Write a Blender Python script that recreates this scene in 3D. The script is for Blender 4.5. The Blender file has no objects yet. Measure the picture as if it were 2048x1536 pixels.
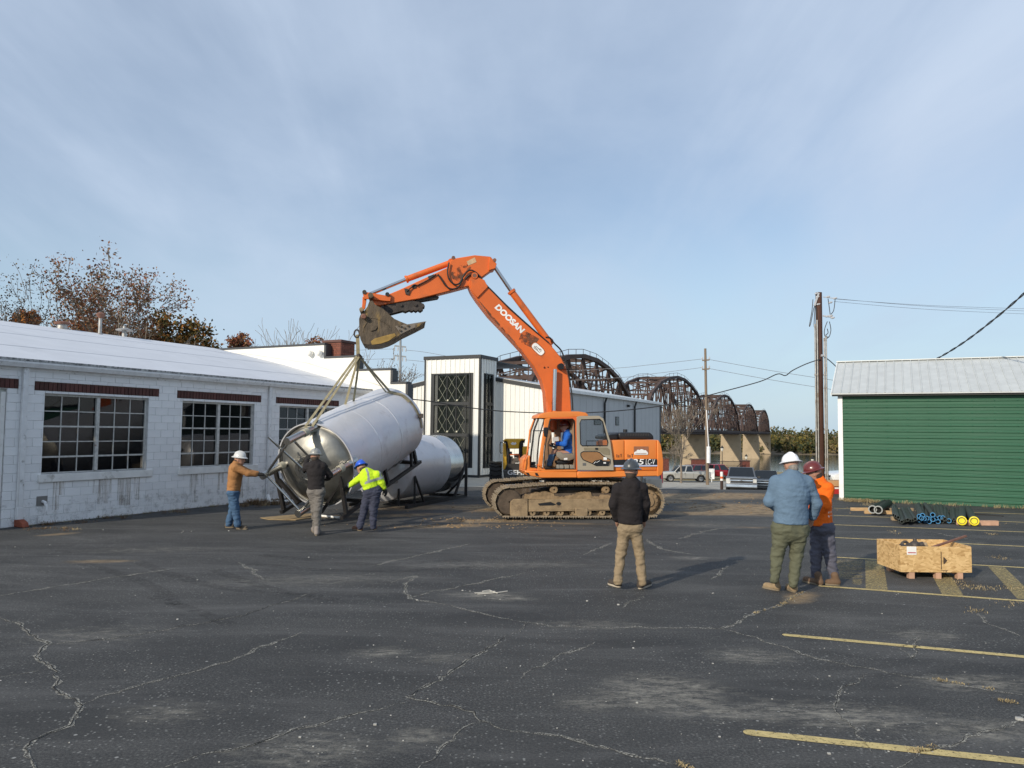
import bpy, bmesh, math, random
import numpy as np
from mathutils import Vector, Matrix, noise as mnoise
random.seed(4); np.random.seed(4)
scene = bpy.context.scene
COL = scene.collection

# ------------------------------------------------------------------ camera, sky, sun, exposure
FPX = 1538.0; CAM_H = 2.25
PITCH = math.atan(94/FPX); ROLL = math.radians(.6)
_c = np.array([0, math.cos(PITCH), math.sin(PITCH)]); _u0 = np.array([0, -math.sin(PITCH), math.cos(PITCH)]); _r0 = np.array([1., 0, 0])
_r = math.cos(ROLL)*_r0 + math.sin(ROLL)*_u0; _u = -math.sin(ROLL)*_r0 + math.cos(ROLL)*_u0
EYE = np.array([0, 0, CAM_H])
cam = bpy.data.objects.new('camera', bpy.data.cameras.new('camera')); COL.objects.link(cam); scene.camera = cam
cam.data.sensor_width = 36; cam.data.lens = FPX/2048*36; cam.data.clip_start = .1; cam.data.clip_end = 6000
cam.matrix_world = Matrix(((_r[0], _u[0], -_c[0], 0), (_r[1], _u[1], -_c[1], 0), (_r[2], _u[2], -_c[2], CAM_H), (0, 0, 0, 1)))

SUN_AZ = math.atan2(-.63, -.777)          # the low sun stands behind the photographer, to the left
SUN_EL = math.radians(25)
world = bpy.data.worlds.new('World'); scene.world = world; world.use_nodes = True
nt = world.node_tree; nt.nodes.clear()
def wn(t, **k):
    n = nt.nodes.new(t)
    for a, b in k.items(): setattr(n, a, b)
    return n
out = wn('ShaderNodeOutputWorld'); bg = wn('ShaderNodeBackground'); bg.inputs[1].default_value = .13
sky = wn('ShaderNodeTexSky', sky_type='NISHITA', sun_disc=False)
sky.sun_elevation = SUN_EL; sky.sun_rotation = SUN_AZ; sky.air_density = 1.0; sky.dust_density = .6; sky.ozone_density = 1.3
tc = wn('ShaderNodeTexCoord'); sep = wn('ShaderNodeSeparateXYZ'); nt.links.new(tc.outputs['Generated'], sep.inputs[0])
zz = wn('ShaderNodeMath', operation='MAXIMUM'); nt.links.new(sep.outputs[2], zz.inputs[0]); zz.inputs[1].default_value = 0.0
za = wn('ShaderNodeMath', operation='ADD'); nt.links.new(zz.outputs[0], za.inputs[0]); za.inputs[1].default_value = .22
dx = wn('ShaderNodeMath', operation='DIVIDE'); dy = wn('ShaderNodeMath', operation='DIVIDE')
nt.links.new(sep.outputs[0], dx.inputs[0]); nt.links.new(za.outputs[0], dx.inputs[1]); nt.links.new(sep.outputs[1], dy.inputs[0]); nt.links.new(za.outputs[0], dy.inputs[1])
comb = wn('ShaderNodeCombineXYZ'); nt.links.new(dx.outputs[0], comb.inputs[0]); nt.links.new(dy.outputs[0], comb.inputs[1])
def cloud(rot, sc, nscale, lo, hi, seed, dist=.6):
    mp = wn('ShaderNodeMapping'); mp.inputs['Rotation'].default_value = (0, 0, math.radians(rot)); mp.inputs['Scale'].default_value = sc; mp.inputs['Location'].default_value = (seed, seed*.7, 0)
    nt.links.new(comb.outputs[0], mp.inputs[0])
    n = wn('ShaderNodeTexNoise'); n.inputs['Scale'].default_value = nscale; n.inputs['Detail'].default_value = 7; n.inputs['Roughness'].default_value = .55; n.inputs['Distortion'].default_value = dist
    nt.links.new(mp.outputs[0], n.inputs[0])
    r = wn('ShaderNodeMapRange', interpolation_type='SMOOTHSTEP'); r.inputs[1].default_value = lo; r.inputs[2].default_value = hi
    nt.links.new(n.outputs[0], r.inputs[0]); return r
c1n = cloud(35, (1, .45, 1), .8, .33, .68, 3.1)
c2n = cloud(-28, (1.9, .33, 1), 1.1, .42, .75, 9.3, 1.0)
mx = wn('ShaderNodeMath', operation='MULTIPLY_ADD'); nt.links.new(c2n.outputs[0], mx.inputs[0]); mx.inputs[1].default_value = .24
sc1 = wn('ShaderNodeMath', operation='MULTIPLY'); nt.links.new(c1n.outputs[0], sc1.inputs[0]); sc1.inputs[1].default_value = .50
nt.links.new(sc1.outputs[0], mx.inputs[2])
ad = wn('ShaderNodeMath', operation='ADD', use_clamp=True); nt.links.new(mx.outputs[0], ad.inputs[0]); ad.inputs[1].default_value = .28
mix = wn('ShaderNodeMix', data_type='RGBA'); nt.links.new(ad.outputs[0], mix.inputs[0])
nt.links.new(sky.outputs[0], mix.inputs[6]); mix.inputs[7].default_value = (4.45, 5.30, 6.6, 1)
# pale air near the horizon
hz = wn('ShaderNodeMapRange', interpolation_type='SMOOTHSTEP'); hz.inputs[1].default_value = .30; hz.inputs[2].default_value = -.02; nt.links.new(sep.outputs[2], hz.inputs[0])
hm = wn('ShaderNodeMath', operation='MULTIPLY'); nt.links.new(hz.outputs[0], hm.inputs[0]); hm.inputs[1].default_value = .8
mix2 = wn('ShaderNodeMix', data_type='RGBA'); nt.links.new(hm.outputs[0], mix2.inputs[0]); nt.links.new(mix.outputs[2], mix2.inputs[6]); mix2.inputs[7].default_value = (3.75, 5.05, 6.15, 1)
nt.links.new(mix2.outputs[2], bg.inputs[0]); nt.links.new(bg.outputs[0], out.inputs[0])

sun = bpy.data.objects.new('sun', bpy.data.lights.new('sun', 'SUN')); COL.objects.link(sun)
sun.data.energy = 3.8; sun.data.angle = math.radians(1.2); sun.data.color = (1, .9, .74)
_sd = Vector((math.sin(SUN_AZ)*math.cos(SUN_EL), math.cos(SUN_AZ)*math.cos(SUN_EL), math.sin(SUN_EL)))
sun.rotation_euler = _sd.to_track_quat('Z', 'Y').to_euler()
scene.view_settings.view_transform = 'Standard'; scene.view_settings.look = 'None'; scene.view_settings.exposure = 0.0; scene.view_settings.gamma = 1

# ------------------------------------------------------------------ measuring the place (photograph pixel -> point on a real plane)
def ray(p): return _c + _r*(p[0]-1024)/FPX + _u*(768-p[1])/FPX
def G(p, z=0.0): d = ray(p); return EYE + d*(z-CAM_H)/d[2]
def D(p, y): d = ray(p); return EYE + d*y/d[1]
def PL(p, o, n): d = ray(p); return EYE + d*np.dot(np.array(o)-EYE, n)/np.dot(d, n)
def crop(x0, y0, s): return lambda x, y: (x0+s*x, y0+s*y)
q1 = crop(0, 460, .2539); q2 = crop(0, 740, .27344); q3 = crop(440, 740, .24414); q4 = crop(680, 490, .234375); q6 = crop(780, 680, .1953)
q7 = crop(980, 680, .3516); q8 = crop(1280, 820, .2051); g1 = crop(1560, 560, .2864); g2 = crop(1640, 960, .1992); g3 = crop(1180, 880, .2539)
g4 = crop(0, 1080, .5); g5 = crop(1024, 1080, .5); g6 = crop(440, 880, .17578); g7 = crop(380, 600, .2344)
qE = crop(1020, 810, .15625); qL = crop(960, 850, .13019); qB = crop(700, 590, .08789); qC = crop(1300, 880, .12695); qM = crop(1500, 890, .20183); qH = crop(1200, 900, .1952); qT = crop(740, 780, .15625); qK = crop(520, 840, .14325)
def A(*a): return np.array(a, float)
def unit(v): v = np.array(v, float); return v/np.linalg.norm(v)
Z = A(0, 0, 1)
E1 = unit((.44, .898, 0)); E2 = A(E1[1], -E1[0], 0)      # the two directions every building here is set out on

# ------------------------------------------------------------------ materials
MATS = {}
def M(name, col, rough=.6, metal=0., var=.12, scale=3., bump=0., bscale=60., dirt=None, dscale=2., dlo=.5, dhi=.7, rnd=0., spec=.5, coat=0., alpha=1., stretch=(1, 1, 1), emit=None, detail=5, bstretch=None):
    if name in MATS: return MATS[name]
    m = bpy.data.materials.new(name); m.use_nodes = True; t = m.node_tree; N = t.nodes; L = t.links
    b = N['Principled BSDF']; b.inputs['Roughness'].default_value = rough; b.inputs['Metallic'].default_value = metal
    b.inputs['Specular IOR Level'].default_value = spec; b.inputs['Coat Weight'].default_value = coat; b.inputs['Alpha'].default_value = alpha
    tc = N.new('ShaderNodeTexCoord'); mp = N.new('ShaderNodeMapping'); mp.inputs['Scale'].default_value = stretch; L.new(tc.outputs['Object'], mp.inputs[0])
    n = N.new('ShaderNodeTexNoise'); n.inputs['Scale'].default_value = scale; n.inputs['Detail'].default_value = detail; L.new(mp.outputs[0], n.inputs[0])
    mx = N.new('ShaderNodeMix'); mx.data_type = 'RGBA'
    mx.inputs[6].default_value = tuple(min(1, c*(1-var)) for c in col)+(1,); mx.inputs[7].default_value = tuple(min(1, c*(1+var)) for c in col)+(1,)
    rr = N.new('ShaderNodeMapRange'); rr.inputs[1].default_value = .3; rr.inputs[2].default_value = .7; L.new(n.outputs[0], rr.inputs[0])
    src = rr.outputs[0]
    if rnd:
        oi = N.new('ShaderNodeObjectInfo'); ma = N.new('ShaderNodeMath'); ma.operation = 'MULTIPLY_ADD'; L.new(oi.outputs['Random'], ma.inputs[0]); ma.inputs[1].default_value = rnd
        sb = N.new('ShaderNodeMath'); sb.operation = 'MULTIPLY_ADD'; L.new(src, sb.inputs[0]); sb.inputs[1].default_value = 1-rnd*.5; sb.inputs[2].default_value = -rnd*.25; L.new(sb.outputs[0], ma.inputs[2]); src = ma.outputs[0]
    L.new(src, mx.inputs[0]); colo = mx.outputs[2]
    if dirt:
        n2 = N.new('ShaderNodeTexNoise'); n2.inputs['Scale'].default_value = dscale; n2.inputs['Detail'].default_value = 8; n2.inputs['Roughness'].default_value = .65; L.new(mp.outputs[0], n2.inputs[0])
        r2 = N.new('ShaderNodeMapRange'); r2.inputs[1].default_value = dlo; r2.inputs[2].default_value = dhi; r2.interpolation_type = 'SMOOTHSTEP'; L.new(n2.outputs[0], r2.inputs[0])
        m2 = N.new('ShaderNodeMix'); m2.data_type = 'RGBA'; L.new(r2.outputs[0], m2.inputs[0]); L.new(colo, m2.inputs[6]); m2.inputs[7].default_value = tuple(dirt)+(1,); colo = m2.outputs[2]
        ro = N.new('ShaderNodeMapRange'); ro.inputs[3].default_value = rough; ro.inputs[4].default_value = max(rough, .7); L.new(r2.outputs[0], ro.inputs[0]); L.new(ro.outputs[0], b.inputs['Roughness'])
        if metal > .5:
            rm = N.new('ShaderNodeMapRange'); rm.inputs[3].default_value = metal; rm.inputs[4].default_value = metal*.5; L.new(r2.outputs[0], rm.inputs[0]); L.new(rm.outputs[0], b.inputs['Metallic'])
    L.new(colo, b.inputs['Base Color'])
    if bump:
        n3 = N.new('ShaderNodeTexNoise'); n3.inputs['Scale'].default_value = bscale; n3.inputs['Detail'].default_value = 4
        if bstretch:
            mb = N.new('ShaderNodeMapping'); mb.inputs['Scale'].default_value = bstretch; L.new(tc.outputs['Object'], mb.inputs[0]); L.new(mb.outputs[0], n3.inputs[0])
        else: L.new(mp.outputs[0], n3.inputs[0])
        bp = N.new('ShaderNodeBump'); bp.inputs['Strength'].default_value = min(1, bump); bp.inputs['Distance'].default_value = .02*max(1, bump); L.new(n3.outputs[0], bp.inputs['Height']); L.new(bp.outputs[0], b.inputs['Normal'])
    if emit: b.inputs['Emission Color'].default_value = tuple(emit)+(1,); b.inputs['Emission Strength'].default_value = 1
    MATS[name] = m; return m
def glass(name, tint=(.02, .025, .03), trans=.35, rough=.02):
    if name in MATS: return MATS[name]
    m = bpy.data.materials.new(name); m.use_nodes = True; t = m.node_tree; N = t.nodes; L = t.links
    b = N['Principled BSDF']; b.inputs['Base Color'].default_value = tuple(tint)+(1,); b.inputs['Roughness'].default_value = rough; b.inputs['IOR'].default_value = 1.6
    tr = N.new('ShaderNodeBsdfTransparent'); mx = N.new('ShaderNodeMixShader'); mx.inputs[0].default_value = trans
    n = N.new('ShaderNodeTexNoise'); n.inputs['Scale'].default_value = 1.7; bp = N.new('ShaderNodeBump'); bp.inputs['Strength'].default_value = .06; bp.inputs['Distance'].default_value = .02
    tcn = N.new('ShaderNodeTexCoord'); L.new(tcn.outputs['Object'], n.inputs[0]); L.new(n.outputs[0], bp.inputs['Height']); L.new(bp.outputs[0], b.inputs['Normal'])
    L.new(b.outputs[0], mx.inputs[1]); L.new(tr.outputs[0], mx.inputs[2]); L.new(mx.outputs[0], N['Material Output'].inputs[0]); MATS[name] = m; return m

# ------------------------------------------------------------------ mesh building
def clean(o, label=None, cat=None, group=None, kind=None):
    for k, v in (('label', label), ('category', cat), ('group', group), ('kind', kind)):
        if v: o[k] = v
    return o
def thing(name, label, cat, loc=(0, 0, 0), group=None):
    o = bpy.data.objects.new(name, None); COL.objects.link(o); o.location = Vector(loc); o.empty_display_size = .3
    return clean(o, label, cat, group)
def worldpos(o):
    p = Vector((0, 0, 0))
    while o is not None: p = p + o.location; o = o.parent
    return p
class MB:
    def __init__(s): s.v = []; s.f = []; s.m = []
    def add(s, vs, fs, mi=0):
        n = len(s.v); s.v.extend([tuple(float(c) for c in v) for v in vs]); s.f.extend([tuple(i+n for i in f) for f in fs]); s.m.extend([mi]*len(fs)); return s
    def obox(s, o, a, b, c, mi=0):                       # corner o and the three edge vectors
        o, a, b, c = map(np.array, (o, a, b, c))
        vs = [o, o+a, o+a+b, o+b, o+c, o+a+c, o+a+b+c, o+b+c]
        fs = [(0, 3, 2, 1), (4, 5, 6, 7), (0, 1, 5, 4), (1, 2, 6, 5), (2, 3, 7, 6), (3, 0, 4, 7)]
        if np.dot(np.cross(a, b), c) < 0: fs = [f[::-1] for f in fs]
        return s.add(vs, fs, mi)
    def box(s, lo, hi, mi=0):
        lo = A(*lo); hi = A(*hi); d = hi-lo; return s.obox(lo, (d[0], 0, 0), (0, d[1], 0), (0, 0, d[2]), mi)
    def beam(s, a, b, w, h, up=Z, mi=0):                 # rectangular bar between two points
        a = np.array(a, float); b = np.array(b, float); d = unit(b-a); up = np.array(up, float)
        x = np.cross(d, up)
        if np.linalg.norm(x) < 1e-4: x = np.cross(d, A(1, 0, 0))
        x = unit(x); y = np.cross(x, d)
        return s.obox(a-x*w/2-y*h/2, x*w, y*h, b-a, mi)
    def prism(s, poly, vec, mi=0):
        poly = [np.array(p, float) for p in poly]; vec = np.array(vec, float); n = len(poly)
        nr = sum((np.cross(poly[i]-poly[0], poly[(i+1) % n]-poly[0]) for i in range(n)), np.zeros(3))
        if np.dot(nr, vec) > 0: poly = poly[::-1]
        vs = poly+[p+vec for p in poly]
        fs = [tuple(range(n)), tuple(range(2*n-1, n-1, -1))]+[(i, i+n, (i+1) % n+n, (i+1) % n) for i in range(n)]
        return s.add(vs, fs, mi)
    def tube(s, pts, r, n=8, mi=0, caps=True):
        pts = [np.array(p, float) for p in pts]; k = len(pts); rs = r if hasattr(r, '__len__') else [r]*k
        vs = []; fs = []; x = None
        for i in range(k):
            d = unit(pts[min(i+1, k-1)]-pts[max(i-1, 0)])
            if x is None: x = np.cross(d, Z if abs(d[2]) < .9 else A(1, 0, 0))
            x = x-d*np.dot(x, d); x = unit(x); y = np.cross(d, x)
            for j in range(n):
                a = 2*math.pi*j/n; vs.append(pts[i]+rs[i]*(math.cos(a)*x+math.sin(a)*y))
        for i in range(k-1):
            for j in range(n): fs.append((i*n+j, i*n+(j+1) % n, (i+1)*n+(j+1) % n, (i+1)*n+j))
        if caps: fs += [tuple(range(n-1, -1, -1)), tuple((k-1)*n+j for j in range(n))]
        return s.add(vs, fs, mi)
    def lathe(s, prof, o, axis=Z, n=24, mi=0, arc=(0, 2*math.pi), sx=1., sy=1., xdir=None):
        o = np.array(o, float); d = unit(axis)
        x = unit(np.cross(d, Z if abs(d[2]) < .9 else A(1, 0, 0))) if xdir is None else unit(np.array(xdir)-d*np.dot(xdir, d)); y = np.cross(d, x)
        full = abs(arc[1]-arc[0]-2*math.pi) < 1e-6; cols = n if full else n+1
        vs = [o+d*h+r*(math.cos(arc[0]+(arc[1]-arc[0])*j/n)*x*sx+math.sin(arc[0]+(arc[1]-arc[0])*j/n)*y*sy) for r, h in prof for j in range(cols)]
        fs = []
        for i in range(len(prof)-1):
            for j in range(n):
                j2 = (j+1) % cols; fs.append((i*cols+j, i*cols+j2, (i+1)*cols+j2, (i+1)*cols+j))
        return s.add(vs, fs, mi)
    def cyl(s, a, b, r, n=16, mi=0): return s.tube([a, b], r, n, mi)
    def ball(s, c, r, n=12, mi=0, sc=(1, 1, 1)):
        vs = []; fs = []
        for i in range(n//2+1):
            p = math.pi*i/(n//2)
            for j in range(n):
                a = 2*math.pi*j/n; vs.append(A(c[0]+r*sc[0]*math.sin(p)*math.cos(a), c[1]+r*sc[1]*math.sin(p)*math.sin(a), c[2]+r*sc[2]*math.cos(p)))
        for i in range(n//2):
            for j in range(n): fs.append((i*n+j, (i+1)*n+j, (i+1)*n+(j+1) % n, i*n+(j+1) % n))
        return s.add(vs, fs, mi)
    def ring(s, outer, inner, vec, mi=0, n=72):          # plate with a hole: both outlines star-shaped about the hole's centre
        outer = [np.array(p, float) for p in outer]; inner = [np.array(p, float) for p in inner]; vec = np.array(vec, float); nn = unit(vec)
        c = sum(inner)/len(inner); x = unit(outer[0]-c-nn*np.dot(outer[0]-c, nn)); y = np.cross(nn, x)
        angs = set(2*math.pi*k/n for k in range(n))
        def flat(P): return [(np.dot(p-c, x), np.dot(p-c, y)) for p in P]
        fo, fi = flat(outer), flat(inner)
        for P in (fo, fi):
            for q in P: angs.add(math.atan2(q[1], q[0]) % (2*math.pi))
        angs = sorted(angs); a2 = []
        for a in angs:
            if not a2 or a-a2[-1] > 1e-4: a2.append(a)
        def hit(P, a):
            dx, dy = math.cos(a), math.sin(a); best = 0
            for i in range(len(P)):
                (x1, y1), (x2, y2) = P[i], P[(i+1) % len(P)]; ex, ey = x2-x1, y2-y1; den = dx*ey-dy*ex
                if abs(den) < 1e-12: continue
                t = (x1*ey-y1*ex)/den; u_ = (x1*dy-y1*dx)/den
                if t > 0 and -1e-6 <= u_ <= 1+1e-6: best = max(best, t)
            return best
        vs = []
        for a in a2:
            for P in (fo, fi):
                t = hit(P, a); q = c+x*math.cos(a)*t+y*math.sin(a)*t; vs += [q, q+vec]
        fs = []; k = len(a2)
        for i in range(k):
            o0, o1, i0, i1 = 4*i, 4*i+1, 4*i+2, 4*i+3; j = 4*((i+1) % k); O0, O1, I0, I1 = j, j+1, j+2, j+3
            fs += [(o0, i0, I0, O0), (o1, O1, I1, i1), (o0, O0, O1, o1), (i0, i1, I1, I0)]
        return s.add(vs, fs, mi)
    def build(s, name, mat, parent=None, smooth=None, bevel=0, local=False, segs=1, **kw):
        me = bpy.data.meshes.new(name); org = worldpos(parent) if parent is not None else Vector((0, 0, 0))
        vs = s.v if local or parent is None else [(v[0]-org[0], v[1]-org[1], v[2]-org[2]) for v in s.v]
        me.from_pydata(vs, [], s.f)
        for mt in (mat if isinstance(mat, (list, tuple)) else [mat]): me.materials.append(mt)
        if any(s.m): me.polygons.foreach_set('material_index', s.m)
        if bevel:
            bm = bmesh.new(); bm.from_mesh(me); bmesh.ops.remove_doubles(bm, verts=bm.verts, dist=1e-5)
            ed = [e for e in bm.edges if len(e.link_faces) == 2 and e.calc_face_angle(0) > .5]
            bmesh.ops.bevel(bm, geom=ed, offset=bevel, segments=segs, affect='EDGES', clamp_overlap=True, profile=.5); bm.to_mesh(me); bm.free()
            if smooth is None: smooth = 40
        if smooth:
            me.polygons.foreach_set('use_smooth', [True]*len(me.polygons)); me.set_sharp_from_angle(angle=math.radians(smooth))
        me.update()
        o = bpy.data.objects.new(name, me); COL.objects.link(o)
        if parent is not None: o.parent = parent
        return clean(o, **kw)
def own(o):                                              # move a one-mesh thing's origin to its base
    me = o.data; co = np.zeros(len(me.vertices)*3); me.vertices.foreach_get('co', co); co = co.reshape(-1, 3)
    b = A((co[:, 0].min()+co[:, 0].max())/2, (co[:, 1].min()+co[:, 1].max())/2, co[:, 2].min()); co -= b
    me.vertices.foreach_set('co', co.ravel()); o.location = Vector(b); me.update(); return o
def text(name, body, mat, o, xd, yd, h, parent=None, shear=0., bold=0., depth=.003, width=None, kind=None):
    cu = bpy.data.curves.new(name, 'FONT'); cu.body = body; cu.size = 1; cu.shear = shear; cu.offset = bold; cu.extrude = 0
    ob = bpy.data.objects.new(name, cu); COL.objects.link(ob); dg = bpy.context.evaluated_depsgraph_get(); dg.update()
    me = bpy.data.meshes.new_from_object(ob.evaluated_get(dg)); bpy.data.objects.remove(ob)
    co = np.array([v.co[:] for v in me.vertices]); lo = co.min(0); hi = co.max(0); sy = h/(hi[1]-lo[1]); sx = (width/(hi[0]-lo[0])) if width else sy
    xd = unit(xd); yd = unit(yd); o = np.array(o, float); nz = np.cross(xd, yd)
    mb = MB(); P = [o+xd*(c[0]-lo[0])*sx+yd*(c[1]-lo[1])*sy+nz*depth for c in co]
    mb.add(P, [tuple(p.vertices) for p in me.polygons]); bpy.data.meshes.remove(me)
    return mb.build(name, mat, parent, kind=kind)
def share(name, mesh, parent, loc, rz=0., **kw):         # one more piece that shares its mesh
    o = bpy.data.objects.new(name, mesh); COL.objects.link(o); o.location = Vector(loc)-(worldpos(parent) if parent is not None else Vector((0, 0, 0))); o.rotation_euler = (0, 0, rz)
    if parent is not None: o.parent = parent
    return clean(o, **kw)
def localmesh(name, mb, mat, bevel=0, smooth=None):
    o = mb.build(name, mat, None, smooth=smooth, bevel=bevel); me = o.data; bpy.data.objects.remove(o); return me
# ------------------------------------------------------------------ the ground
def sstep(a, b, x): t = np.clip((np.asarray(x, float)-a)/(b-a), 0, 1); return t*t*(3-2*t)
_py = [31, 35, 42, 50, 70, 90, 140, 165, 200, 600, 622, 680, 900, 2500]; _pz = [0, -.35, -1.25, -2.0, -2.8, -3.4, -4.6, -7, -16, -16, -14, -10, -4, 2]
def terrain(x, y):
    f = np.maximum(sstep(3, 8, x), sstep(56, 80, y)); return np.interp(y, _py, _pz)*f
def grid(name, xs, ys, zf, mat, **kw):
    xs = np.array(xs, float); ys = np.array(ys, float); X, Y = np.meshgrid(xs, ys); Zz = zf(X, Y)
    v = np.stack([X, Y, Zz], -1).reshape(-1, 3); nx, ny = len(xs), len(ys)
    i = (np.arange(ny-1)[:, None]*nx+np.arange(nx-1)).ravel(); f = np.stack([i, i+1, i+nx+1, i+nx], -1)
    me = bpy.data.meshes.new(name); me.from_pydata(v.tolist(), [], f.tolist()); me.materials.append(mat); me.polygons.foreach_set('use_smooth', [True]*len(f))
    o = bpy.data.objects.new(name, me); COL.objects.link(o); clean(o, **kw); return o, v
def asphalt():
    m = bpy.data.materials.new('asphalt'); m.use_nodes = True; t = m.node_tree; N = t.nodes; L = t.links; b = N['Principled BSDF']
    tc = N.new('ShaderNodeTexCoord'); P = tc.outputs['Object']
    def nz(s, d=6, r=.6, st=None, dist=0):
        n = N.new('ShaderNodeTexNoise'); n.inputs['Scale'].default_value = s; n.inputs['Detail'].default_value = d; n.inputs['Roughness'].default_value = r; n.inputs['Distortion'].default_value = dist
        if st:
            mp = N.new('ShaderNodeMapping'); mp.inputs['Scale'].default_value = st; mp.inputs['Rotation'].default_value = (0, 0, .35); L.new(P, mp.inputs[0]); L.new(mp.outputs[0], n.inputs[0])
        else: L.new(P, n.inputs[0])
        return n.outputs[0]
    def rng(s, lo, hi, a=0., c=1.):
        r = N.new('ShaderNodeMapRange'); r.inputs[1].default_value = lo; r.inputs[2].default_value = hi; r.inputs[3].default_value = a; r.inputs[4].default_value = c; L.new(s, r.inputs[0]); return r.outputs[0]
    def mth(op, a, c):
        n = N.new('ShaderNodeMath'); n.operation = op; n.use_clamp = op in ('ADD', 'MULTIPLY')
        for i, x in enumerate((a, c)):
            if isinstance(x, float): n.inputs[i].default_value = x
            else: L.new(x, n.inputs[i])
        return n.outputs[0]
    def mixc(f, a, c):
        n = N.new('ShaderNodeMix'); n.data_type = 'RGBA'
        for i, x in ((0, f), (6, a), (7, c)):
            if isinstance(x, (float, tuple)): n.inputs[i].default_value = x if isinstance(x, float) else x+(1,)
            else: L.new(x, n.inputs[i])
        return n.outputs[2]
    at = N.new('ShaderNodeAttribute'); at.attribute_name = 'dirt'; dirt = at.outputs['Fac']
    aw = N.new('ShaderNodeAttribute'); aw.attribute_name = 'wear'; wear = aw.outputs['Fac']
    base = mixc(rng(nz(.22, 6, .6), .32, .68), (.023, .024, .0255), (.047, .0465, .045))
    streak = rng(nz(.9, 6, .65, (.35, 1.6, 1), .7), .47, .78)
    base = mixc(mth('MULTIPLY', streak, .75), base, (.115, .113, .11))
    grain = rng(nz(48, 8, .85), .46, .66); gpat = rng(nz(.8, 7, .7, (.6, 1.3, 1), .4), .36, .66); base = mixc(mth('MULTIPLY', grain, mth('ADD', mth('MULTIPLY', gpat, .80), .26)), base, (.175, .172, .162))
    vo = N.new('ShaderNodeTexVoronoi'); vo.inputs['Scale'].default_value = 26; L.new(P, vo.inputs[0])
    sepc = N.new('ShaderNodeSeparateColor'); L.new(vo.outputs['Color'], sepc.inputs[0])
    patch = rng(nz(.55, 5, .7, None, .5), .42, .74)
    sp = mth('MULTIPLY', rng(vo.outputs['Distance'], .32, .12), rng(sepc.outputs[0], .55, .6)); base = mixc(mth('MULTIPLY', sp, mth('ADD', mth('MULTIPLY', patch, .9), .25)), base, (.30, .30, .28))
    vo2 = N.new('ShaderNodeTexVoronoi'); vo2.inputs['Scale'].default_value = 5.; L.new(P, vo2.inputs[0]); sc2 = N.new('ShaderNodeSeparateColor'); L.new(vo2.outputs['Color'], sc2.inputs[0])
    sp2 = mth('MULTIPLY', rng(vo2.outputs['Distance'], .085, .05), rng(sc2.outputs[1], .78, .82)); base = mixc(mth('MULTIPLY', sp2, .45), base, (.6, .6, .57))
    wq = rng(nz(9, 10, .85, (.5, 1.2, 1)), .44, .60); wf = rng(mth('ADD', mth('MULTIPLY', wear, .75), mth('MULTIPLY', nz(7, 8, .75, (.5, 1.5, 1)), .8)), .55, .95); base = mixc(mth('MULTIPLY', mth('MULTIPLY', wf, wq), .85), base, (.30, .28, .235))
    df = rng(mth('ADD', mth('MULTIPLY', dirt, .8), mth('MULTIPLY', nz(2.2, 8, .7, (.5, 1.5, 1), .6), .7)), .6, .92)
    dcol = mixc(rng(nz(3.5, 7, .7), .35, .65), (.14, .095, .052), (.38, .28, .165)); base = mixc(mth('MULTIPLY', df, .92), base, dcol)
    L.new(base, b.inputs['Base Color']); b.inputs['Roughness'].default_value = .82; b.inputs['Specular IOR Level'].default_value = .35
    hs = mth('ADD', mth('MULTIPLY', nz(130, 3, .6), .6), mth('MULTIPLY', nz(38, 4, .6), .4)); bp = N.new('ShaderNodeBump'); bp.inputs['Strength'].default_value = .55; bp.inputs['Distance'].default_value = .012; L.new(hs, bp.inputs['Height']); L.new(bp.outputs[0], b.inputs['Normal'])
    return m
xs = np.concatenate([[-90, -60, -40, -28, -20], np.arange(-15, 21, .16), [22, 26, 32, 42, 60, 90]])
ys = np.concatenate([[-90, -50, -25, -12, -5, 0], np.arange(2.5, 31.01, .16), [31.0]]); ys = np.unique(np.round(ys, 3)); ys = ys[ys <= 31.0]
ASPH = asphalt()
lot, lv = grid('parking_lot', xs, ys, lambda X, Y: 0*X, ASPH, kind='structure')
lot.location = (0, 0, 0)
def blobs(lst, v):
    a = np.zeros(len(v))
    for px, py, rx, ry, am, rot in lst:
        c = G((px, py)); d = v[:, :2]-c[:2]; ca, sa = math.cos(rot), math.sin(rot)
        u = (d[:, 0]*ca+d[:, 1]*sa)/rx; w = (-d[:, 0]*sa+d[:, 1]*ca)/ry; a = np.maximum(a, am*np.exp(-(u*u+w*w)))
    return a
dirts = [(1490, 1018, 1.9, 1.7, 1.35, .1), (1430, 1026, 2.8, .7, .95, .1), (1400, 993, 3.6, 1.5, 1.0, .25), (1480, 990, 2., 1.2, .9, .1), (1340, 1003, 1.8, .9, .7, .2), (960, 1042, 1.3, .45, 1.0, .2), (900, 1052, 1.7, .4, .8, .3), (960, 1016, 1.1, 1.2, .95, .4),
         (850, 1015, 1.9, .9, .8, .5), (820, 1030, 1.4, .5, .8, .5), (640, 1033, 1.3, .45, .75, .1), (200, 1123, .7, .22, .75, .1), (120, 1068, .6, .25, .7, .8), (1600, 1195, .25, .55, .8, -.6), (1510, 1055, .8, .3, .55, .1), (1330, 1040, 1., .3, .5, 0), (1560, 1030, .8, .8, .6, 0), (1100, 1046, 2.2, .3, .65, -.1)]
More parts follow.
